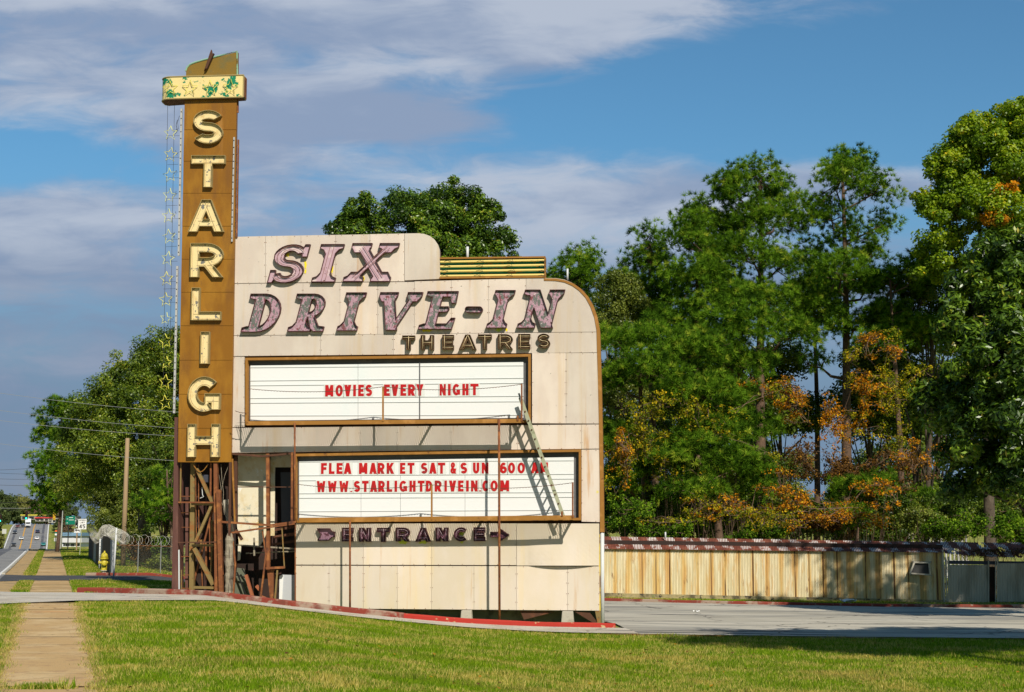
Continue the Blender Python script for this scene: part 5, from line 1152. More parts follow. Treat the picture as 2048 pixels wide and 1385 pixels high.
# vines and autumn undergrowth
M['twig'] = surf('dry_brown_twigs', (.17, .11, .075), (), .9)
def tangle(nm, mt, px, py, Y, rx, rz, seed, label, cat, k=26, per=130, size=.105, twigs=60, group='autumn undergrowth behind the fence'):
    rng = np.random.default_rng(seed); c = at(px, py, Y); gz = z1(c.x, c.y) - .05; t = empty(nm, (c.x, c.y, gz), 0, label, cat, group)
    h = c.z - gz
    if nm == 'vine' or mt in (LM['orange'], LM['yellow']): LB = [(rng.normal(0, rx*.6), rng.normal(0, .3), h + rng.normal(0, rz*.6), rx*rng.uniform(.2, .6), .5, rz*rng.uniform(.2, .6)) for _ in range(12)]; k = int(k*3.2); per = int(per*.10); crr = .22; size = .105
    else: LB = [(rng.uniform(-.7, .7)*rx, rng.uniform(-.3, .3)*rx, h + rng.uniform(-.6, .35)*rz, rx*rng.uniform(.3, .6), rx*.45, rz*rng.uniform(.35, .7)) for _ in range(8)]; k = int(k*2.6); per = int(per*.36); crr = .27
    v, f, tint, cc = crown_arrays(rng, LB, k, per, crr, size, .7, .4)
    link('foliage', np_mesh('foliage', v, f, mt, tint), t); b = MB()
    for j in range(twigs):
        a = cc[rng.integers(len(cc))]; g0 = Vector((rng.uniform(-.5, .5)*rx, rng.uniform(-.3, .3)*rx, 0)) if j % 5 == 0 and nm != 'vine' else Vector(min((cc[q] for q in rng.integers(len(cc), size=14)), key=lambda c_: abs(((c_-a)**2).sum() - .45))); e = Vector(a)
        m_ = g0.lerp(e, .5) + Vector(tuple(rng.normal(0, .12, 3))); b.tube([g0, m_, e], [.014, .011, .006], 3, cap=False)
    b.build('stems', M['twig'], t); return t
vn = 0
for nm, mt, px, py, Y, rx, rz, lab in (
    ('vine', 'orange', 1535, 775, 73.0, 1.25, .45, 'orange vine wrapped round the great forked pine below its fork'), ('vine', 'orange', 1580, 820, 73.4, .7, .9, 'orange and brown vine hanging right of the forked trunk'),
    ('vine', 'orange', 1745, 690, 76.0, .95, .55, 'highest orange vine, in the right tall pine'), ('vine', 'yellow', 1755, 790, 76, 1.0, 1.3, 'yellow green vine on the right tall pine trunk'),
    ('vine', 'yellow', 1780, 850, 74.5, 1.1, 1.0, 'long tangle of yellow green vine halfway up the right pine'), ('vine', 'orange', 1815, 915, 73.6, .95, .65, 'orange vine beside the dark glossy magnolia'), ('vine', 'brown', 1790, 950, 73.2, 1.5, .9, 'brown leafless vine tangle above the bright shrubs'),
    ('vine', 'brown', 1620, 900, 74, 1.0, 1.2, 'thin brown vine across the sky gap'), ('vine', 'yellow', 1300, 860, 71.0, 1.0, 1.3, 'yellow spotted vine in the low pine near the sign'),
    ('bush', 'yellow', 1400, 1010, 69.0, 1.1, .75, 'yellow bush under the drooping low pine'), ('bush', 'orange', 1460, 1020, 68.6, 1.0, .6, 'orange bush under the drooping low pine'), ('bush', 'orange', 1600, 1010, 69.2, 1.6, .8, 'wide orange bush below the sky gap'),
    ('bush', 'yellow', 1350, 940, 70.5, .9, .8, 'yellow green bush high behind the fence near the sign'), ('bush', 'shrub', 1260, 1030, 68.5, 1.2, .9, 'green bush nearest the sign behind the fence'), ('bush', 'shrub', 1335, 1062, 67.6, 1.2, .5, 'low dark green bush by the vent pipe of the rusty roof'),
    ('bush', 'shrub', 1520, 1062, 67.4, 1.3, .5, 'low bright green bush between two orange ones'), ('bush', 'yellow', 1560, 1050, 68.0, 1.0, .6, 'yellow bush just above the fence roof'), ('bush', 'orange', 1740, 1000, 69.4, 1.1, .8, 'orange bush right of the white pickets'),
    ('bush', 'shrub', 1690, 1040, 68.4, 1.0, .8, 'dark green bush between orange bushes'), ('bush', 'brown', 1640, 1050, 67.8, 1.2, .6, 'brown bush in front of the white pickets'), ('bush', 'olive', 1830, 1040, 68.8, 1.4, .8, 'pale olive bush above the roof vent hood'),
    ('bush', 'shrub', 1900, 1058, 67.8, 1.5, .6, 'bright green shrub above the end of the fence roof'), ('bush', 'shrub', 1985, 1052, 68, 1.5, .7, 'bright green shrub above the gate'), ('bush', 'shrub', 2050, 1075, 66.5, 1.2, .9, 'bright green shrub at the right edge of the picture'),
    ('bush', 'oak', 1450, 950, 76, 2.0, 1.3, 'deep green thicket between the low pines'), ('bush', 'dark', 1550, 960, 77, 1.8, 1.4, 'deep green thicket below the forked trunk'), ('bush', 'dark', 1340, 1000, 74, 2.0, 1.2, 'dark thicket right of the sign'), ('bush', 'dark', 1800, 1010, 74, 2.2, 1.1, 'dark thicket below the brown vines'), ('bush', 'brown', 1690, 950, 76, 1.3, 1.0, 'brown thicket at the foot of the right pine'), ('vine', 'yellow', 1420, 850, 70.4, 2.2, 1.6, 'sparse yellow leaves hanging through the drooping low pine'), ('vine', 'orange', 1690, 840, 75, 1.6, 1.6, 'sparse orange leaves round the two pine trunks'), ('vine', 'yellow', 1780, 760, 75, 1.0, 1.4, 'sparse yellow leaves left of the glossy magnolia'), ('vine', 'yellow', 1270, 900, 70.5, 1.2, 1.8, 'sparse yellow leaves hanging close to the sign'), ('vine', 'orange', 1250, 920, 70.2, .35, 1.4, 'narrow orange streamer of vine down the pine nearest the sign'), ('vine', 'yellow', 1480, 1040, 66.6, 2.6, .5, 'thin yellow leaves strung along the fence top left of the sky gap'), ('vine', 'orange', 1680, 1040, 66.6, 2.6, .5, 'thin orange leaves strung along the fence top below the airy pine'), ('bush', 'dark', 1240, 1040, 79, 2.4, 1.6, 'dark undergrowth deep behind the bush nearest the sign'), ('bush', 'dark', 1340, 1045, 80, 2.4, 1.6, 'dark undergrowth deep behind the vent pipe'), ('bush', 'oak', 1440, 1045, 79.5, 2.4, 1.7, 'shaded undergrowth deep behind the yellow bush'), ('bush', 'dark', 1540, 1045, 80, 2.4, 1.7, 'dark undergrowth deep below the forked trunk'), ('bush', 'brown', 1640, 1050, 80.5, 2.2, 1.3, 'brown undergrowth deep between the trunks'), ('bush', 'dark', 1735, 1045, 80, 2.4, 1.6, 'dark undergrowth deep below the airy pine'), ('bush', 'dark', 1835, 1045, 80, 2.6, 1.7, 'dark undergrowth deep left of the magnolia'), ('bush', 'dark', 1935, 1045, 80, 2.6, 1.7, 'dark undergrowth deep under the magnolia'), ('bush', 'dark', 2035, 1045, 80, 2.6, 1.7, 'dark undergrowth deep behind the gates')):
    vn += 1; tangle(nm, LM[mt], px, py, Y, rx, rz, 200+vn, lab, nm, k=int(14 + 22*rx*rz), per=120 if Y < 74 else 150)
# undergrowth left of the tower
for i, (px, py, Y, rx, rz, mt, lab) in enumerate(((262, 1082, 82, 1.0, .6, 'olive', 'olive shrub right of the wooden pole'), (300, 1100, 80, 1.3, .7, 'brown', 'brown and yellow shrub behind the chain link'), (338, 1100, 79, .9, .8, 'shrub', 'green shrub against the foot of the tower'), (330, 1128, 78, .9, .35, 'olive', 'low olive bush under the chain link top rail'))):
    tangle('bush', LM[mt], px, py, Y, rx, rz, 300+i, lab, 'bush', k=int(16+24*rx*rz), per=120, size=.10, twigs=30, group='shrubs by the chain link fence')
# trees outside the frame on the right whose shade falls on the lawn and the drive
for i, (x, y, r, h, lab) in enumerate(((13.6, 24.4, 3.4, 11.0, 'broad tree right of the lawn, nearest the picture edge'), (18.6, 24.8, 4.0, 11.0, 'broad tree right of the lawn, between two others'), (25.0, 25.0, 4.6, 11.6, 'broad tree right of the lawn, farthest to the side'), (24.8, 45.0, 5.6, 13.8, 'tall tree beyond the right edge whose shade falls on the fence'))):
    bz = z1(x, y); rng = np.random.default_rng(90+i)
    lb = [(x + rng.uniform(-.4, .4)*r, y + rng.uniform(-.3, .3)*r, bz + h + rng.uniform(-.2, .3)*r, r*.75, r*.8, r*.6) for _ in range(6)]
    tree_body('broadleaf_tree', LM['oak'], (x, y), lb, 95+i, lab, 'trees along the drive', 300, 130, .8, .27, trunk_r=.3)

# ---------------------------------------------------------------- lawn
def blade_field(name, n, sampler, hgt, wid, mat, seed, label=None):
    rng = np.random.default_rng(seed); x, y = sampler(rng, n); z = zg(x, y); n = len(x)
    a = rng.uniform(0, np.pi, n); h = hgt*rng.uniform(.5, 1.3, n); w = wid*rng.uniform(.7, 1.3, n); lx, ly = rng.normal(0, .45, n)*h, rng.normal(0, .45, n)*h
    c, s_ = np.cos(a)*w, np.sin(a)*w
    big_ = (np.sin(x*2.3 + 1.7*np.sin(y*.9)) * np.sin(y*1.9 + x*.6) > .72); h = np.where(big_, h*1.5, h)
    v = np.stack([np.stack([x-c, y-s_, z-.01], -1), np.stack([x+c, y+s_, z-.01], -1), np.stack([x+lx, y+ly, z+h], -1)], 1).reshape(-1, 3)
    o = bpy.data.objects.new(name, np_mesh(name, v, np.arange(3*n).reshape(-1, 3), mat, rng.random(n))); C.objects.link(o); o['kind'] = 'stuff'
    if label: o['label'] = label
    return o
def grass_mat(name):
    m = bpy.data.materials.new(name); m.use_nodes = True; T = NT(m.node_tree)
    for n in list(T.n):
        if n.type == 'BSDF_PRINCIPLED': T.n.remove(n)
    out = next(n for n in T.n if n.type == 'OUTPUT_MATERIAL'); co = T.coord('Object'); tt = T.attr('tint')
    green = T.ramp(tt, [(0, (.09, .18, .006)), (.6, (.20, .33, .012)), (1, (.38, .48, .03))])
    straw = T.ramp(tt, [(0, (.30, .24, .04)), (.5, (.52, .43, .08)), (1, (.72, .60, .19))])
    f = T.math('ADD', T.noise(co, .55, 6, .65, (1, 1.6, 1)), T.math('MULTIPLY_ADD', tt, .22, -.11))
    f2 = T.sstep(T.math('ADD', f, T.math('MULTIPLY_ADD', T.noise(co, 3.0, 4, .6), .35, -.175)), .49, .61)
    col = T.mix(f2, green, straw)
    g2 = T.sstep(T.noise(T.comb(*[T.math('ADD', k, 13.0) for k in T.sep(co)]), .8, 5, .6, (1, 1.8, 1)), .60, .70)
    col = T.mix(T.math('MULTIPLY', g2, .85), col, T.ramp(tt, [(0, (.045, .13, .004)), (1, (.16, .34, .012))]))
    g3 = T.sstep(T.noise(T.comb(*[T.math('ADD', k, 31.0) for k in T.sep(co)]), .45, 6, .65, (.7, 1.8, 1)), .54, .66)
    col = T.mix(T.math('MULTIPLY', g3, .38), col, T.ramp(tt, [(0, (.16, .10, .035)), (.7, (.34, .24, .08)), (1, (.20, .25, .03))]))
    d = T.n.new('ShaderNodeBsdfDiffuse'); t = T.n.new('ShaderNodeBsdfTranslucent'); T.put(d.inputs[0], col); T.put(t.inputs[0], col)
    mx = T.n.new('ShaderNodeMixShader'); mx.inputs[0].default_value = .4; T.l.new(d.outputs[0], mx.inputs[1]); T.l.new(t.outputs[0], mx.inputs[2]); T.l.new(mx.outputs[0], out.inputs[0])
    return m
GM = grass_mat('grass_blade')
LE = np.array([(p[0], p[1]) for p in LAWN_EDGE])
def lawn_sampler(rng, n):
    y = 16.5 + (40.6-16.5)*rng.random(n)**1.12; x = (rng.random(n)*2-1)*(.345*y + 1.2)
    u = x + K*y; edge = np.interp(x, LE[:, 0], LE[:, 1]) - .05; edge = np.where(x < LE[0, 0], 38.3, edge)
    wob = .10*np.sin(y*2.1) + .07*np.sin(y*5.3+1) + rng.normal(0, .07, n)
    ok = (y < edge) & ((u > .64 + wob) | ((u < -.66 - wob) & (u > -1.25 + wob))); return x[ok], y[ok]
blade_field('grass', 560000, lawn_sampler, .062, .0085, GM, 1, 'short patchy green and straw coloured lawn in the foreground')
def strip_sampler(rng, n):
    y = 45 + (140-45)*rng.random(n)**1.8; k = rng.random(n); u = np.where(k < .18, -.66 - rng.random(n)*.5, .7 + rng.random(n)*rng.choice([1.5, 4.0, 8.0], n)); x = u - K*y
    ok = (~((y > 56.8) & (y < 64.9))) & ((x < -11.2) | (y > 65)) ; ok &= ~((y < 46.2) & (u < 1.0)); ok &= ~((u > 6) & (y > 95)); return x[ok], y[ok]
blade_field('grass', 160000, strip_sampler, .085, .018, GM, 2, 'grass verge beside the far footpath')
FE = np.array([(p[0], p[1]) for p in FAR_KERB])
def far_sampler(rng, n):
    x = rng.uniform(2, 26, n); y0 = np.interp(x, FE[:, 0], FE[:, 1]) + .2; y = y0 + rng.random(n)*(64.6 - .12*(x-3) - y0); ok = ~((x > 15.6) & (rng.random(n) < .9)); return x[ok], y[ok]
blade_field('grass', 50000, far_sampler, .07, .016, GM, 3, 'grass strip between the red kerb and the rusty fence')
def isl_sampler(rng, n):
    y = rng.uniform(44, 57, n); x = rng.uniform(-17, -9.9, n); u = x + K*y; kerb = np.interp(x, [p[0] for p in SIGN_KERB], [p[1] for p in SIGN_KERB]) + .15
    ok = (u > .8) & (y > kerb); return x[ok], y[ok]
blade_field('grass', 60000, isl_sampler, .07, .013, GM, 4, 'green island of grass left of the sign tower')
def edge_sampler(rng, n):
    y = 16.5 + 22*rng.random(n); sd = rng.choice([-1, 1], n); u = sd*(.66 + np.abs(rng.normal(0, .07, n)) * rng.choice([-1, 1], n, p=[.55, .45]) - .05*np.sin(y*3.7 + sd)*np.sin(y*1.3)); return u - K*y, y
SM = leaf_mat('dry_grass', [(0, (.24, .17, .06)), (.5, (.52, .40, .16)), (.75, (.62, .52, .20)), (1, (.25, .34, .02))], .3)
blade_field('grass', 15000, edge_sampler, .055, .008, SM, 9, 'dry ragged grass creeping over the edges of the footpath')
def weed_sampler(rng, n):
    c = np.array([(-6.15, 20.35), (-5.95, 20.4), (-12.6, 41.5)])[rng.choice(2, n)]; return c[:, 0] + rng.normal(0, .14, n), c[:, 1] + rng.normal(0, .07, n)
blade_field('grass', 900, weed_sampler, .09, .012, GM, 10, 'small green tuft growing in the footpath joint at the bottom edge')
# fallen leaves on the lawn
rng = np.random.default_rng(8); n = 260; y = rng.uniform(19, 39, n); x = rng.uniform(-6, 12, n); nr = unit(rng, n)*.5 + np.array([0, 0, 1]); nr /= np.linalg.norm(nr, axis=1, keepdims=True)
v, f = leaves(rng, np.stack([x, y, zg(x, y) + .06], -1), nr, .075, .7)
o = bpy.data.objects.new('fallen_leaves', np_mesh('fallen_leaves', v, f, LM['brown'], .3 + rng.random(n)*.7)); C.objects.link(o); o['kind'] = 'stuff'; o['label'] = 'scattered brown and orange leaves on the lawn'

# ---------------------------------------------------------------- corrugated fence shed on the right
FA = math.atan2(1.6, 13.4); fp0 = Vector((3.8, 64.9, 0)); fo = Vector((11.0, 64.9 - 7.2*math.tan(FA), 0)); fo.z = z1(fo.x, fo.y)
FF = Frame(fo, fp0, FA)
shed = empty('corrugated_fence', fo, -FA, 'long rust streaked corrugated fence with a rusty sloping roof', 'fence')
def corrug_mat(name, kind):
    m = bpy.data.materials.new(name); m.use_nodes = True; T = NT(m.node_tree); bs = next(n for n in T.n if n.type == 'BSDF_PRINCIPLED'); co = T.coord('Object'); x, y, z = T.sep(co)
    if kind == 'wall':
        fr = T.math('FRACT', T.math('DIVIDE', T.math('ADD', x, 30), .566)); dl = T.math('MINIMUM', fr, T.math('SUBTRACT', 1.0, fr)); dl = T.math('MULTIPLY', dl, T.math('MULTIPLY_ADD', T.noise(T.comb(x, 0, 0), 1.7, 2), 2.2, -.1))
        na = T.noise(T.comb(T.math('FLOOR', T.math('DIVIDE', T.math('ADD', x, 30.283), .566)), 0, 0), 3.7, 0); nb = T.noise(co, 3.0, 5, .6, (1.6, 1, .12)); nc = T.noise(co, 1.0, 3, .5, (.5, 1, .2))
        col = T.mix(T.sstep(T.noise(co, 8, 3, .5, (1, 1, .1)), .4, .7), (.62, .54, .34), (.74, .67, .48))
        st = T.sstep(T.math('ADD', T.math('MULTIPLY', dl, -1.6), T.math('ADD', T.math('MULTIPLY_ADD', nb, 1.2, -.02), T.math('MULTIPLY_ADD', nc, .8, -.52))), .0, .34)
        col = T.mix(T.math('MULTIPLY', st, .75), col, T.mix(T.sstep(nb, .4, .65), (.66, .45, .13), (.56, .28, .045)))
        fine = T.math('MULTIPLY', T.sstep(T.noise(T.comb(x, 0, T.math('MULTIPLY', z, .12)), 7.5, 5, .7), .50, .66), .6); col = T.mix(fine, col, (.56, .33, .08)); fin2 = T.math('MULTIPLY', T.sstep(T.noise(T.comb(T.math('ADD', x, 50), 0, T.math('MULTIPLY', z, .2)), 4.0, 6, .7), .60, .68), .7); col = T.mix(fin2, col, (.22, .10, .03))
        line = T.math('MULTIPLY', T.sstep(T.math('MULTIPLY', dl, -1.0), -.075, -.02), T.sstep(na, .40, .56))
        col = T.mix(T.math('MULTIPLY', line, T.sstep(T.noise(co, 2.0, 4, .6, (1, 1, .3)), .28, .5)), col, (.12, .045, .012)); rough = .6
    elif kind == 'roof':
        f = T.sstep(T.noise(co, 1.6, 5, .55, (1.3, 1.0, 1)), .42, .50); f = T.math('MULTIPLY', f, T.sstep(T.math('SINE', T.math('MULTIPLY', x, 98.0)), -.4, .5))
        fr = T.math('FRACT', T.math('ADD', T.math('DIVIDE', T.math('ADD', x, 30), .74), T.math('MULTIPLY', y, .35))); f = T.math('MULTIPLY', f, T.sstep(fr, .40, .5))
        col = T.mix(T.sstep(T.noise(co, 4, 4, .6), .4, .7), (.15, .040, .022), (.25, .080, .045)); col = T.mix(f, col, (.78, .74, .70)); rough = .7
    else:
        col = T.mix(T.sstep(T.noise(co, 2, 5, .6, (1, 1, .2)), .45, .7), (.46, .43, .36), (.30, .27, .21)); rough = .6
    T.put(bs.inputs['Base Color'], col); bs.inputs['Roughness'].default_value = rough; return m
M['c_wall'] = corrug_mat('rust_streaked_corrugated', 'wall'); M['c_roof'] = corrug_mat('rusty_corrugated_roof', 'roof'); M['c_gate'] = corrug_mat('grey_corrugated', 'gate')
def corrug(fr, name, corners, off, mat, parent, period=.064, amp=.011, offb=None, offt=None):
    """corners: px of bottom-left, bottom-right, top-right, top-left"""
    offb = off if offb is None else offb; offt = off if offt is None else offt
    bl, br_ = fr.P(*corners[0], offb), fr.P(*corners[1], offb); tr_, tl = fr.P(*corners[2], offt), fr.P(*corners[3], offt)
    n = int((br_.x-bl.x)/period*6); t = np.arange(n+1)/n; vs = []
    for A, B in ((bl, br_), (tl, tr_)):
        x = A.x + (B.x-A.x)*t; w = amp*np.sin(2*np.pi*(bl.x + (br_.x-bl.x)*t)/period)
        flat_ = abs(offb - offt) > .3
        vs.append(np.stack([x, A.y + (x*0 if flat_ else w), A.z + (B.z-A.z)*t + (w if flat_ else 0)], -1))
    v = np.concatenate(vs); i = np.arange(n); f = np.stack([i, i+1, i+n+2, i+n+1], -1)
    me = np_mesh(name, v, f, mat); me.flip_normals() if False else None; return link(name, me, parent)
corrug(FF, 'wall_sheet', [(950, 1181.5), (1887, 1201), (1887, 1104), (950, 1092.5)], 0, M['c_wall'], shed, amp=.017)
corrug(FF, 'roof', [(950, 1095.3), (1888, 1105.5), (1888, 1085), (950, 1069)], 0, M['c_roof'], shed, period=.064, amp=.012, offb=.14, offt=-1.1)
b = MB()
b.prism([FF.XZ(x, y, .02) for x, y in ((950, 1181), (1887, 1200.5), (1887, 1211), (950, 1194))], FF.Y(.05), FF.Y(-.25))
b.build('footing', surf('stained_block_footing', (.36, .30, .16), [((.12, .10, .06), 1.3, .45, .62, (1, 1, .5)), ((.45, .26, .05), 1.8, .58, .68, (1, 1, .3)), ((.06, .05, .04), 4, .55, .65), ((.20, .24, .08), 3, .6, .7)], .95, (9, .8, .06)), shed)
b = MB(); b.prism([FF.XZ(*p, -.05) for p in ((950, 1077), (1887, 1090), (1887, 1211), (950, 1193))], FF.Y(-.32), FF.Y(-.4)); b.build('frame_back', M['interior'], shed)
b = MB(); p = FF.P(1331, 1078, -.7); b.tube([p, p + Vector((0, 0, .28))], .035, 8); b.build('vent_pipe', M['pale_pole'], shed, smooth=True)
# vent hood
hd = MB(); a = [FF.P(*q_, .04) for q_ in ((1822, 1151), (1864, 1152), (1862, 1124), (1824, 1123))]; o_ = [FF.P(*q_, .36) for q_ in ((1820, 1147), (1860, 1150), (1858, 1126), (1829, 1125))]
for i in range(4):
    j = (i+1) % 4; hd.bar(o_[i], o_[j], .06, .05); hd.bar(a[i], o_[i], .05, .05)
hood = hd.build('vent_hood', M['c_gate'], shed)
hd = MB(); q_ = [p.lerp(r_, .8) for p, r_ in zip(a, o_)]; hd.add(q_, [(0, 1, 2, 3)]); hd.build('screen', surf('dark_insect_screen', (.05, .05, .05)), hood)
hd = MB(); hd.add([a[3], a[2], o_[2] + Vector((0, -.01, .02)), o_[3] + Vector((0, -.01, .02))], [(0, 1, 2, 3)]); hd.add([a[0], a[3], o_[3] - Vector((.03, 0, 0)), o_[0] - Vector((.03, 0, 0))], [(0, 1, 2, 3)]); hd.build('hood_side', M['c_gate'], hood)
# gates
go = Vector((17.7, 0, 0)); go.y = fp0.y - (go.x - fp0.x)*math.tan(FA); go.z = z1(go.x, go.y)
GF = Frame(go, fp0, FA)
for nm_, x0, x1, yt_, yb_, lab in (('left', 1896, 1977, 1130, 1207, 'grey corrugated gate leaf next to the fence end, sun flecked'), ('right', 1994, 2075, 1127, 1204, 'grey corrugated gate leaf at the right edge of the picture')):
    o = GF.P(x0, yb_, 0); wo = GF.o + GF.d*o.x - GF.n*o.y + Vector((0, 0, o.z)); g_ = empty('metal_gate', wo, -FA, lab, 'gate', 'gates at the end of the fence'); g2_ = Frame(wo, fp0, FA)
    corrug(g2_, 'sheet', [(x0+2, yb_), (x1-1, yb_), (x1-1, yt_), (x0+2, yt_)], -.05, M['c_gate'], g_, amp=.010)
    b = MB(); b.bar(g2_.P(x0+1, yb_+3, -.02), g2_.P(x0+1, yt_-16, -.02), .05, .05); b.bar(g2_.P(x1, yb_+3, -.02), g2_.P(x1, yt_-10, -.02), .05, .05)
    for k in range(8): yy = yt_ + (yb_-yt_)*(k+.5)/8; b.bar(g2_.P(x0-2, yy, -.02), g2_.P(x0+2, yy, -.02), .03, .03)
    b.bar(g2_.P(x0-3, yb_+2, -.02), g2_.P(x0-3, yt_-10, -.02), .03, .03)
    b.build('frame', M['c_gate'], g_)
    b = MB(); b.prism([g2_.XZ(x, y, -.3) for x, y in ((x0, yt_+4), (x1+12, yt_+4), (x1+12, yb_), (x0, yb_))], g2_.Y(-.2), g2_.Y(-.25)); b.build('backing', M['interior'], g_)
b = MB(); a = GF.P(1889, 1209, .05); c = GF.P(1889, 1100, .05); wo = GF.o + GF.d*a.x - GF.n*a.y + Vector((0, 0, a.z)); b.bar((0, 0, 0), (0, 0, c.z-a.z), .07, .07); b.bar((.1, 0, 0), (.1, 0, c.z-a.z-.3), .05, .05)
for k in range(4): b.bar((-.0, 0, .2+.45*k), (.1, 0, .2+.45*k), .04, .04)
o = b.build('gate_post', M['c_gate']); o.location = wo; o.rotation_euler = (0, 0, -FA); tag(o, 'pale metal gate post at the end of the rusty fence', 'gate post')
rf = empty('sagging_roof', GF.o, -FA, 'sagging rusty roof with holes and leaf litter above the gates', 'roof')
def roof_sag():
    x0 = GF.P(1889, 1100, .1).x; x1 = GF.P(2130, 1100, .1).x; n = int((x1-x0)/.064*6); v = []
    for r_ in range(9):
        t = r_/8; a = GF.P(1889, 1107, .14); c = GF.P(1889, 1085, -1.1); x = x0 + (x1-x0)*np.arange(n+1)/n; w = .012*np.sin(2*np.pi*x/.064)
        sag = -.16*np.sin(np.clip((x-x0)/(x1-x0)*2, 0, 1)*np.pi/2)*(1-t)**1.2 + .02*np.sin(x*1.3+r_)
        v.append(np.stack([x, np.full(n+1, a.y + (c.y-a.y)*t), a.z + (c.z-a.z)*t + sag + w], -1))
    V = np.concatenate(v); i = (np.arange(8)[:, None]*(n+1) + np.arange(n)[None]).ravel(); f = np.stack([i, i+1, i+n+2, i+n+1], -1)
    rng = np.random.default_rng(4); cx = V[f[:, 0], 0]; cy = V[f[:, 0], 1]
    keep = (np.sin(cx*3.1 + cy*5)+np.sin(cx*7.3 - cy*3.1) + np.sin(cx*13.7+cy*9)*.7) < 1.5
    return np_mesh('roof_sheet', V, f[keep], M['c_roof'])
link('roof_sheet', roof_sag(), rf)
b = MB(); b.bar(GF.P(1895, 1125, -.2), GF.P(2060, 1127, -.2), .14, .14); b.build('beam', surf('dark_blue_pipe', (.06, .07, .10)), rf)
rng = np.random.default_rng(12); cc = np.array([tuple(GF.P(rng.uniform(1930, 2100), rng.uniform(1098, 1112), -.2)) for _ in range(40)]); idx = np.repeat(np.arange(40), 60); cpt = cc[idx] + rng.normal(0, 1, (2400, 3))*np.array([.3, .2, .04])
v, f = leaves(rng, cpt, unit(rng, 2400)*.7 + np.array([0, 0, .7]), .08, .6); e = link('leaf_litter', np_mesh('leaf_litter', v, f, LM['brown'], rng.random(2400)*.5), rf); e['kind'] = 'stuff'
# white pickets far behind the fence
pk = Vector((atX(1700, 92), 92, 0)); pk.z = z1(pk.x, pk.y); t = empty('picket_screen', pk, 0, 'tall white vertical slat screen seen between the trunks behind the fence', 'slat screen')
b = MB(); b.box((-5.5, .1, 1.0), (7, .16, 1.1)); b.box((-5.5, .1, 3.6), (7, .16, 3.7)); b.build('rail', M['white_strip'], t)
proto = None
for k in range(52):
    x = -5.4 + k*.24
    if proto is None:
        q_ = MB(); q_.box((-.05, 0, 0), (.05, .09, 4.3)); proto = q_.build('slat', M['white_strip'], t); proto.location = (x, 0, 0)
    else:
        c_ = proto.copy(); C.objects.link(c_); c_.parent = t; c_.location = (x, 0, .1*math.sin(k*.7))

# ---------------------------------------------------------------- left side street things
def gz3(x, y): return Vector((x, y, z1(x, y)))
# hydrant
h0 = gz3(-17.25, 66.2); t = empty('fire_hydrant', h0, .3, 'yellow fire hydrant standing in the verge before the wire topped wall', 'fire hydrant')
b = MB(); b.lathe((0, 0, 0), [(.10, -.05), (.10, .16), (.155, .17), (.155, .21), (.12, .23)], 16); b.build('base', M['concrete'], t, smooth=False)
b = MB(); b.lathe((0, 0, 0), [(.155, .20), (.155, .235), (.125, .24), (.12, .60), (.135, .62), (.135, .66), (.20, .67), (.20, .71), (.155, .72)], 18); b.build('barrel', M['yellow_hyd'], t)
b = MB(); b.lathe((0, 0, 0), [(.155, .72), (.15, .80), (.12, .88), (.06, .94), (.035, .95), (.035, 1.0), (.01, 1.02)], 18); b.build('bonnet', M['yellow_hyd'], t, smooth=True)
for s_ in (-1, 1):
    b = MB(); b.lathe((0, 0, .52), [(.055, s_*.10), (.055, s_*.19), (.075, s_*.195), (.075, s_*.24), (.03, s_*.25)], 14, axis='x'); b.build('side_nozzle', M['yellow_hyd'], t, fix=True)
b = MB(); b.lathe((0, 0, .50), [(.075, -.10), (.075, -.18), (.10, -.19), (.10, -.25), (.04, -.27)], 14, axis='y'); b.build('front_nozzle', M['yellow_hyd'], t, fix=True)
# poles
def pole(name, x, y, h, r, mat, label, cat, lean=0.0):
    b = MB(); b.tube([(0, 0, -.2), (lean*.5, 0, h*.5), (lean, 0, h)], [r, r*.9, r*.78], 12); o = b.build(name, mat, smooth=True); o.location = gz3(x, y); return tag(o, label, cat)
pole('utility_pole', atX(247.5, 81), 81, 6.65, .135, M['pole_wood'], 'cut off brown wooden pole standing behind the yellow hydrant', 'pole', .04)
pole('utility_pole', atX(120.5, 150), 150, 8.5, .20, M['pale_pole'], 'pale grey pole beside the pine trunk down the street', 'pole')
# wire topped wall
WU = 2.45
t = empty('plank_wall', gz3(WU - K*84, 84), 0, 'dark plank and sheet wall beside the footpath behind the hydrant', 'wall')
M['wall_brown'] = surf('dark_brown_planks', (.085, .055, .035), [((.14, .09, .05), 3, .5, .7, (1, 1, .1)), ((.04, .028, .02), 7, .55, .7)], .95)
M['wall_grey'] = surf('grey_sheet', (.27, .29, .30), [((.18, .18, .17), 3, .5, .7, (1, 1, .1))], .8)
for i, (ya, yb2, mt, hh) in enumerate(((64.3, 66.3, 'wall_grey', 1.48), (66.3, 77, 'wall_brown', 1.6), (77.1, 80, 'wall_grey', 1.5), (80.2, 88, 'wall_brown', 1.35), (88.2, 93, 'wall_grey', 1.4), (93.2, 106, 'wall_brown', 1.4))):
    b = MB(); a, c = gz3(WU - K*ya, ya) - t.location, gz3(WU - K*yb2, yb2) - t.location; nrm = Vector((.05, 0, 0)) if i % 2 else Vector((.08, 0, 0))
    vs = [a, c, c + Vector((0, 0, hh)), a + Vector((0, 0, hh))]; vs += [p + nrm for p in vs]; b.add(vs, [(0,1,2,3),(4,7,6,5),(0,4,5,1),(1,5,6,2),(2,6,7,3),(3,7,4,0)]); b.build('wall_panel', M[mt], t)
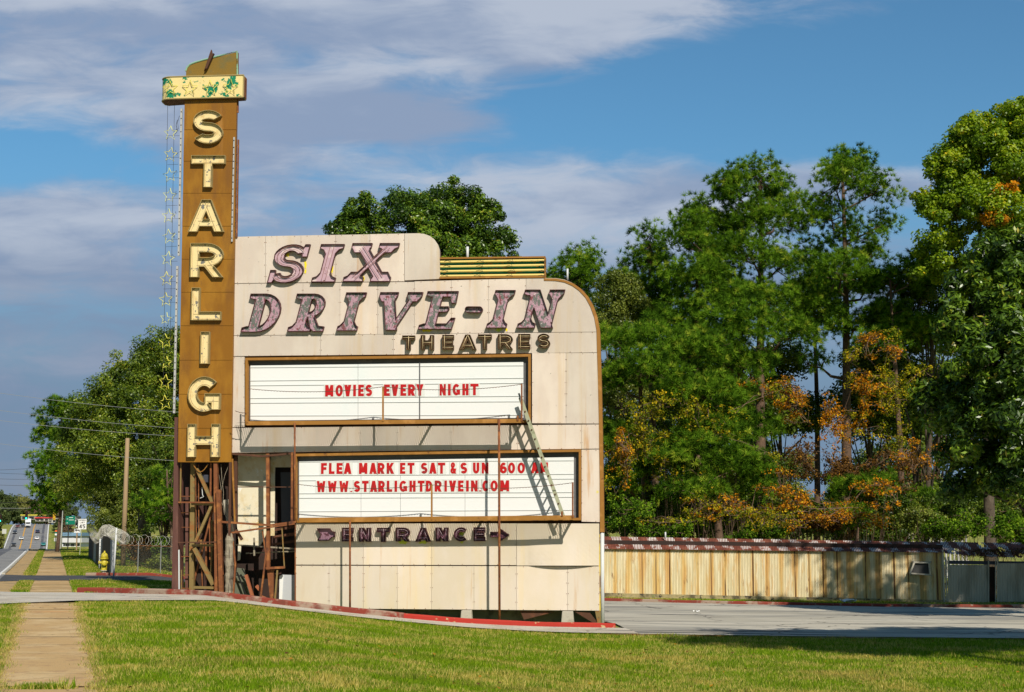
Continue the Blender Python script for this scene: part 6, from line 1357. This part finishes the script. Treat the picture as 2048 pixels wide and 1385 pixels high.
for (px, top, Yp, lab, r) in ((229.5, 1056, 62.3, 'thin pale post before the wire topped wall', .035), (200.5, 1078, 75.5, 'white post halfway along the wire topped wall', .035)):
    x = atX(px, Yp); z0 = z1(x, Yp); zt_ = at(px, top, Yp).z; b = MB(); b.tube([(0, 0, -.1), (.06 if Yp < 70 else 0, 0, zt_-z0)], r, 8); o = b.build('fence_post', M['pale_pole'], smooth=True); o.location = (x, Yp, z0); tag(o, lab, 'post')
M['razor'] = surf('galvanised_razor_wire', (.52, .50, .45), (), .5)
def coil(pts, R, turns, r, seed):
    rng = random.Random(seed); n = turns*9; out = []; P_ = [Vector(p) for p in pts]
    for i in range(n+1):
        s = i/n*(len(P_)-1); k = min(int(s), len(P_)-2); c = P_[k].lerp(P_[k+1], s-k); d = (P_[k+1]-P_[k]).normalized(); sd = d.cross(Vector((0, 0, 1))).normalized()
        a = 2*math.pi*turns*i/n; R2 = R*(1 + .15*math.sin(i*.37)); out.append(c + sd*R2*math.cos(a) + Vector((0, 0, 1))*R2*math.sin(a) + d*rng.uniform(-.03, .03))
    b = MB(); b.tube(out, r, 3, cap=False); return b
pts = [(WU - K*y + dx, y, z1(WU - K*y, y) + hh) for y, hh, dx in ((62.8, 1.55, .42), (64, 1.70, .2), (66, 1.80, 0), (70, 1.92, 0), (75, 1.85, 0), (80, 1.5, 0), (86, 1.35, 0), (92, 1.5, 0), (98, 1.75, 0), (104, 1.9, 0))]
o = coil(pts, .22, 90, .007, 3).build('razor_wire', M['razor']); tag(o, 'thick silver coil of razor wire along the top of the plank wall', 'razor wire')
# chain link fence
cl0, cl1 = (WU - K*67 + .2, 67), (atX(352, 73), 73); t = empty('chain_link_fence', gz3(*cl0), 0, 'chain link fence running from the wooden pole to the tower foot', 'fence')
ang = math.atan2(cl1[1]-cl0[1], cl1[0]-cl0[0]); Lc = math.dist(cl0, cl1) + 3; t.rotation_euler = (0, 0, ang)
b = MB(); zb_ = z1(*cl1) - z1(*cl0); b.add([(0, 0, 0), (Lc, 0, zb_), (Lc, 0, zb_+1.25), (0, 0, 1.25)], [(0, 1, 2, 3)]); b.build('wire_mesh', M['chain_link'], t)
b = MB(); b.tube([(0, 0, 1.25), (Lc, 0, zb_+1.25)], .02, 6); b.build('top_rail', M['rust'], t)
for k in range(5):
    b = MB(); x = Lc*k/4; b.tube([(x, 0, -.1), (x, 0, 1.4)], .025, 6); b.build('line_post', M['wire_grey'], t)
cb = coil([(0, 0, 1.47), (Lc, 0, zb_+1.47)], .24, 20, .005, 5); cb.build('razor_coil', M['razor'], t)
# text on small signs
def flat_text(txt, cx, cz, h, wch, gap, y, mat, parent, name, T=.2):
    b = MB(); tot = sum((wch*(.45 if c == 'I' else 1)) + gap for c in txt) - gap; x = cx - tot/2
    for c in txt:
        w_ = wch*(.45 if c == 'I' else 1)
        if c != ' ':
            P_, _ = sans(c, w_/h, T) if c != 'I' else ([[(0, 0), (w_/h*.6, 0), (w_/h*.6, 1), (0, 1)]], 0)
            V2, tris = union([[(x + p[0]*h, cz - h/2 + p[1]*h) for p in pl] for pl in P_]); b.add([(p[0], y, p[1]) for p in V2], tris)
        x += w_ + gap
    return b.build(name, mat, parent)
M['sign_white'] = surf('white_sign_sheet', (.80, .80, .78), (), .5); M['sign_black'] = surf('black_sign_print', (.02, .02, .02), (), .6); M['sign_green'] = surf('green_sign_sheet', (.0, .16, .10), (), .5)
s0 = gz3(atX(160, 110.5), 110.5); t = empty('speed_limit_sign', s0, .08, 'white SPEED LIMIT 45 sign on a thin post beside the footpath', 'road sign')
b = MB(); b.tube([(0, .03, -.1), (.12, .03, 2.5)], .03, 6); b.build('post', M['olive'], t)
b = MB(); b.box((-.15, -.01, 1.86), (.42, .015, 2.58)); pl_ = b.build('plate', M['sign_white'], t)
flat_text('SPEED', .135, 2.49, .10, .075, .018, -.014, M['sign_black'], pl_, 'lettering'); flat_text('LIMIT', .135, 2.33, .10, .075, .018, -.014, M['sign_black'], pl_, 'lettering'); flat_text('45', .135, 2.06, .28, .19, .04, -.014, M['sign_black'], pl_, 'numeral')
s0 = gz3(atX(153.5, 128), 128); t = empty('route_sign', s0, .05, 'stack of JCT, 42 and left arrow route signs on a tan post', 'road sign')
b = MB(); b.bar((0, .05, -.1), (0, .05, 2.9), .09, .09); b.build('post', M['pole_wood'], t)
b = MB(); b.box((-.18, -.01, 2.45), (.30, .015, 2.86)); p_ = b.build('plate', M['sign_white'], t); flat_text('JCT', .06, 2.66, .22, .12, .03, -.014, M['sign_black'], p_, 'lettering')
b = MB(); b.box((-.18, -.01, 2.0), (.28, .015, 2.42)); p_ = b.build('plate', M['sign_white'], t); flat_text('42', .05, 2.21, .28, .16, .03, -.014, M['sign_black'], p_, 'numeral')
b = MB(); b.box((-.24, -.01, 1.52), (.28, .015, 1.88)); p_ = b.build('plate', M['sign_white'], t)
b = MB(); b.add([(-.17, -.014, 1.72), (-.03, -.014, 1.60), (-.03, -.014, 1.68), (.16, -.014, 1.68), (.16, -.014, 1.60), (.22, -.014, 1.60), (.22, -.014, 1.76), (-.03, -.014, 1.76), (-.03, -.014, 1.84)], [(0, 1, 2, 7, 8), (2, 3, 6, 7), (3, 4, 5, 6)]); b.build('arrow', M['sign_black'], p_)
s0 = gz3(atX(137, 148), 148); t = empty('guide_sign', s0, 0, 'green road guide sign with faint white lines under the oak branches', 'road sign')
b = MB(); b.tube([(-.05, .05, -.1), (-.05, .05, 3.2)], .05, 6); b.build('post', M['wire'], t)
b = MB(); zc_ = at(140, 1041, 148).z - s0.z; b.box((-.32, -.02, zc_-.40), (.62, .02, zc_+.40)); p_ = b.build('plate', M['sign_green'], t)
for x0, x1, zz in ((.0, .38, .25), (-.22, -.08, .12), (-.22, -.10, -.25), (.0, .45, .03)):
    b = MB(); b.box((x0, -.03, zc_+zz-.02), (x1, -.024, zc_+zz+.02)); b.build('lettering', M['sign_white'], p_)
s0 = gz3(atX(115, 145), 145); t = empty('notice_board', s0 + Vector((0, 0, 1.3)), 0, 'small orange, green and white board fixed on the dark trunk', 'sign')
for i, (z0, z1_, mt) in enumerate(((.32, .46, surf('orange_sheet', (.75, .12, .03))), (.16, .315, M['sign_green']), (0, .155, M['sign_white']))):
    b = MB(); b.box((-.16, -.33, z0), (.16, -.30, z1_)); b.build('plate', mt, t)
b = MB(); b.tube([(-.1, -.28, -1.4), (-.1, -.28, .4)], .03, 6); b.build('post', M['wire'], t)
s0 = gz3(atX(8, 330), 330); s0.z = at(8, 1068, 330).z; t = empty('blank_sign', s0, 0, 'pale blank sign panel left of the far road', 'sign'); b = MB(); b.box((-.45, 0, 0), (.45, .05, 1.0)); b.build('panel', surf('pale_grey_sheet', (.50, .50, .46)), t)
b = MB(); b.tube([(0, .06, -4), (0, .06, .2)], .05, 6); b.build('post', M['wire'], t)
# traffic lights on a span wire
def emis(name, col, s):
    m = bpy.data.materials.new(name); m.use_nodes = True; bs = next(n for n in m.node_tree.nodes if n.type == 'BSDF_PRINCIPLED')
    bs.inputs['Base Color'].default_value = (*col, 1); bs.inputs['Emission Color'].default_value = (*col, 1); bs.inputs['Emission Strength'].default_value = s; return m
GLOW = emis('green_signal_lamp', (.02, .9, .65), 1.6); M['tl_yellow'] = surf('yellow_signal_case', (.60, .36, .02), (), .5); M['lens'] = surf('dark_lens', (.06, .02, .01), (), .3)
for px, py, front, lab in ((53, 1032, 1, 'hanging traffic light showing green above the white truck'), (1, 1037, 1, 'hanging traffic light showing green at the left edge'), (108.5, 1033, 0, 'yellow backed traffic light hanging beside the pine trunk')):
    c_ = at(px, py, 235); t = empty('traffic_light', c_, 0, lab, 'traffic light', 'signals on the span wire')
    b = MB(); b.box((-.19, -.12, -.58), (.19, .12, .58)); b.build('case', M['black'] if front else M['tl_yellow'], t, bevel=.04)
    b = MB(); b.tube([(0, 0, .58), (0, 0, .95)], .03, 6); b.build('hanger', M['wire'], t)
    for k, zz in enumerate((.38, 0, -.38)):
        b = MB(); b.lathe((0, -.13, zz), [(.14, 0), (.13, -.03), (.05, -.05)], 14, axis='y'); b.build('lamp', (GLOW if k == 2 else M['lens']) if front else M['tl_yellow'], t, fix=True)
        b = MB(); b.tube([(-.16, -.12, zz+.02), (-.1, -.3, zz+.16), (.1, -.3, zz+.16), (.16, -.12, zz+.02)], .02, 4); b.build('visor', M['black'] if front else M['tl_yellow'], t)
def wire(p0, p1, Y0, Y1, sag, r, label, mat=None, name='power_line', group='overhead lines'):
    a, c = at(*p0, Y0), at(*p1, Y1); b = MB(); n = 16; b.tube([lerp(a, c, k/n) - Vector((0, 0, 4*sag*(k/n)*(1-k/n))) - a for k in range(n+1)], r, 4, cap=False); o = b.build(name, mat or M['wire_grey']); o.location = a; return tag(o, label, 'cable', group)
wire((-160, 1015), (150, 1018), 235, 235, .3, .03, 'dark span wire carrying the traffic lights', M['wire'])
for (a, c), lab in zip((((-60, 778), (420, 829)), ((-60, 813), (420, 861)), ((-60, 834), (420, 876)), ((-60, 880), (420, 926))), ('topmost pale cable crossing the oak to the tower', 'second cable from the top crossing the oak', 'third cable from the top crossing the oak', 'lowest pale cable crossing the oak and the wooden pole')):
    wire(a, c, 70, 70, .12, .011, lab)
for (a, c), lab in zip((((-60, 940), (110, 932)), ((-60, 941), (110, 948)), ((-60, 954), (110, 957)), ((-60, 966), (110, 970)), ((-60, 1005), (110, 1000)), ((-60, 1013), (110, 1014))),
                       ('highest dark line left of the pine', 'dark line just under the highest one left of the pine', 'third dark line down left of the pine', 'fourth dark line down left of the pine', 'dark line just above the traffic lights', 'pale line crossing behind the traffic lights')):
    wire(a, c, 180, 180, .2, .022 if a[1] < 1000 else .03, lab, M['wire'] if a[1] < 1010 else M['wire_grey'])
# far traffic on the hill
def car(px, py, col, label, kind='car', rear=True):
    D = ray(px, py); Yh = None
    for Yt in np.arange(505, 790, .5):
        if EYE + D[2]/D[1]*Yt < z1(D[0]/D[1]*Yt, Yt) + .12: Yh = Yt; break
    Yh = Yh or 640.0; X = D[0]/D[1]*Yh
    name = 'truck' if kind == 'truck' else 'car'
    slope = math.atan2(z1(X - K*3, Yh+3) - z1(X + K*3, Yh-3), 6.2)
    t = empty(name, (X, Yh, z1(X, Yh) + .12), 0, label, kind if kind == 'truck' else 'car', 'traffic on the far hill'); t.rotation_euler = (slope, 0, math.atan(K))
    paint = surf('car_paint', col, (), .3, spec=.6); glass = M.setdefault('glass', surf('dark_car_glass', (.03, .035, .04), (), .1, spec=.6)); b = MB()
    if kind == 'truck':
        b.box((-1.15, .0, .6), (1.15, 2.0, 2.9)); b.build('cab', paint, t, bevel=.15); b = MB(); b.box((-1.25, 2.2, .9), (1.25, 12, 3.9)); b.build('trailer', surf('white_trailer', (.75, .76, .78)), t)
        b = MB(); b.box((-.95, -.02, 1.8), (.95, .05, 2.6)); b.build('windscreen', glass, t); b = MB(); b.box((-.9, -.06, .55), (.9, .0, 1.0)); b.build('bumper', M['sign_black'], t); ys_ = (.6, 9.5, 11); wr = .5
    else:
        W2 = .9; prof = [(0, .32), (0, .78), (.15, .86), (.95, .92), (1.55, 1.36), (2.9, 1.40), (3.65, .98), (4.4, .92), (4.5, .78), (4.5, .32)]
        v_ = []; 
        for s_ in (-1, 1):
            for y_, z_ in prof: wz = W2*(1 if z_ < 1.0 else .78); v_.append((s_*wz, y_, z_))
        n = len(prof); b.add(v_, [tuple(range(n)), tuple(range(2*n-1, n-1, -1))] + [(i, i+n, (i+1) % n + n, (i+1) % n) for i in range(n)]); b.build('body', paint, t, fix=True, bevel=.05)
        b = MB(); b.add([(-.68, 1.02, .98), (.68, 1.02, .98), (.62, 1.50, 1.33), (-.62, 1.50, 1.33)], [(0, 1, 2, 3)]); g_ = b.build('windscreen', glass, t); g_.location = (0, -.03, .03)
        for s_ in (-1, 1):
            b = MB(); b.box((s_*.86 - .03, -.03, .62), (s_*.62, .02, .76)); b.build('tail_light' if rear else 'headlight', M['red'] if rear else M['sign_white'], t)
        b = MB(); b.box((-.85, -.05, .34), (.85, .02, .5)); b.build('bumper', M['sign_black'], t); ys_ = (.8, 3.6); wr = .33
    for y_ in ys_:
        for s_ in (-1, 1):
            b = MB(); b.lathe((s_*.82, y_, wr), [(wr, -.11), (wr, .11)], 14, axis='x'); b.build('wheel', M['black'], t)
car(42.5, 1081, (.55, .57, .60), 'silver car coming down the hill, left of the yellow lines', rear=False); car(73.5, 1081, (.75, .75, .75), 'white car going up the hill, right of the yellow lines')
car(29.5, 1068.5, (.05, .06, .08), 'dark car coming down in the far left lane', rear=False); car(75, 1067, (.02, .03, .07), 'dark blue car going up ahead of the white one')
car(86.5, 1093, (.03, .25, .25), 'teal car at the foot of the hill beside the verge'); car(27, 1094, (.03, .03, .035), 'black car roof just showing over the crest', rear=False)
car(35, 1056, (.13, .02, .02), 'dark red car cresting the hill at the left', rear=False); car(45, 1055.5, (.03, .03, .04), 'black car cresting the hill beside the truck', rear=False); car(55.5, 1056, (.62, .64, .68), 'white truck cresting the hill under the green light', 'truck', rear=False)
# far shops
def shop(px, py, Y, w, h, wall, roof, label):
    c_ = at(px, py, Y); t = empty('shop_building', c_, 0, label, 'building', 'far roadside shops'); b = MB(); b.box((-w/2, 0, 0), (w/2, 6, h)); b.build('wall', surf('shop_wall', wall), t)
    b = MB(); b.box((-w/2-.3, -.5, h), (w/2+.3, 6.3, h+.5)); b.build('roof', surf('shop_roof', roof), t)
    for k in range(3):
        b = MB(); x = -w/2 + w*(k+.5)/3; b.box((x-w*.11, -.04, h*.15), (x+w*.11, .02, h*.75)); b.build('window', M.setdefault('glass', surf('dark_car_glass', (.03, .035, .04), (), .1)), t)
shop(137.5, 1084, 240, 3.4, .9, (.50, .52, .52), (.18, .30, .42), 'pale shop with a blue grey roof beyond the guide sign')
shop(63, 1040, 820, 11, 2.2, (.30, .28, .22), (.65, .58, .08), 'far shop with a yellow roof band beside the green light'); shop(84, 1043, 820, 7, 1.6, (.40, .38, .34), (.60, .05, .05), 'far shop with a red roof band on the hill')
shop(108, 1046, 830, 6, 2.0, (.5, .5, .48), (.35, .33, .32), 'grey far building left of the pine trunk'); shop(145, 1094, 185, 1.8, .5, (.7, .7, .7), (.6, .6, .62), 'low white kiosk behind the route sign posts'); shop(130, 1094, 230, 2.4, .8, (.65, .66, .68), (.5, .5, .5), 'low white building beside the grey pole')
# trees on the far hill
protos = {}
for i, key in enumerate(('hill_green', 'hill_yellow', 'hill_brown')):
    rng = np.random.default_rng(500+i); v, f, tn, cc = crown_arrays(rng, [(0, 0, 8, 4.5, 4.5, 5), (2.5, 0, 6, 3.2, 3.2, 3.4), (-2.5, 0, 6.5, 3.2, 3.2, 3.6), (0, 0, 2.6, 4.6, 3.5, 2.6), (3.5, 0, 2.2, 2.6, 2.5, 2.2), (-3.5, 0, 2.2, 2.6, 2.5, 2.2)], 95, 70, 1.5, .8, .7)
    b = MB(); b.tube([(0, 0, 0), (0, 0, 9)], [.4, .15], 6); tm = b.build('trunk', M['bark']); me = np_mesh('crown', v, f, LM[key], tn); protos[key] = (me, tm.data); bpy.data.objects.remove(tm)
hl = [('hill_green', 'dark green'), ('hill_yellow', 'yellow green'), ('hill_brown', 'brown autumn')]
rr = random.Random(77)
def hill_tree(px, topy, Y, key, col, lab):
    X = atX(px, Y); z0 = z1(X, Y); H = at(px, topy, Y).z - z0; s_ = max(.5, H/13.0); t = empty('far_tree', (X, Y, z0), rr.uniform(0, 6), lab, 'tree', 'trees on the far hill ' + col); t.scale = (s_*.9, s_*.9, s_)
    link('crown', protos[key][0], t); link('trunk', protos[key][1], t)
ORD = ['leftmost', 'second', 'third', 'fourth', 'fifth', 'sixth', 'seventh', 'eighth', 'ninth', 'tenth', 'eleventh', 'twelfth', 'thirteenth', 'fourteenth', 'fifteenth', 'sixteenth']
hills = sorted(((-10, 985, 800, 0), (4, 986, 820, 0), (16, 992, 850, 0), (-30, 1000, 600, 0), (28, 996, 880, 1), (39, 992, 890, 1), (50, 996, 900, 1), (60, 1003, 900, 2), (70, 1008, 880, 2), (80, 1000, 900, 2), (90, 1005, 860, 2), (100, 1010, 860, 0), (36, 1022, 860, 0), (66, 1030, 850, 0), (76, 1032, 850, 0), (90, 1030, 845, 0), (96, 1025, 860, 2), (112, 1012, 860, 1), (125, 1004, 860, 2), (140, 1010, 850, 0), (8, 1025, 800, 0), (-4, 1062, 620, 1), (118, 1056, 700, 0), (134, 1050, 700, 2)))
count = [0, 0, 0]
for px, topy, Y, k in hills:
    hill_tree(px, topy, Y, hl[k][0], hl[k][1], ORD[count[k]] + (' from the left' if count[k] else '') + ' of the ' + hl[k][1] + ' trees on the far hill beyond the road'); count[k] += 1
# litter
for px, py, Y, s_, lab in ((1693, 1211, 61.5, .38, 'crumpled white sheet on the grass strip by the rusty fence'), (1391, 1231, 52, .14, 'small white scrap lying on the drive')):
    rng_ = random.Random(int(px)); b = MB(); n = 6; x = atX(px, Y); vs = [((i/n-.5)*s_*1.6, (j/n-.5)*s_, .05 + rng_.random()*.12*s_/.3) for j in range(n+1) for i in range(n+1)]
    b.add(vs, [(j*(n+1)+i, j*(n+1)+i+1, (j+1)*(n+1)+i+1, (j+1)*(n+1)+i) for j in range(n) for i in range(n)]); o = b.build('paper_litter', M['sign_white']); o.location = gz3(x, Y); tag(o, lab, 'litter')
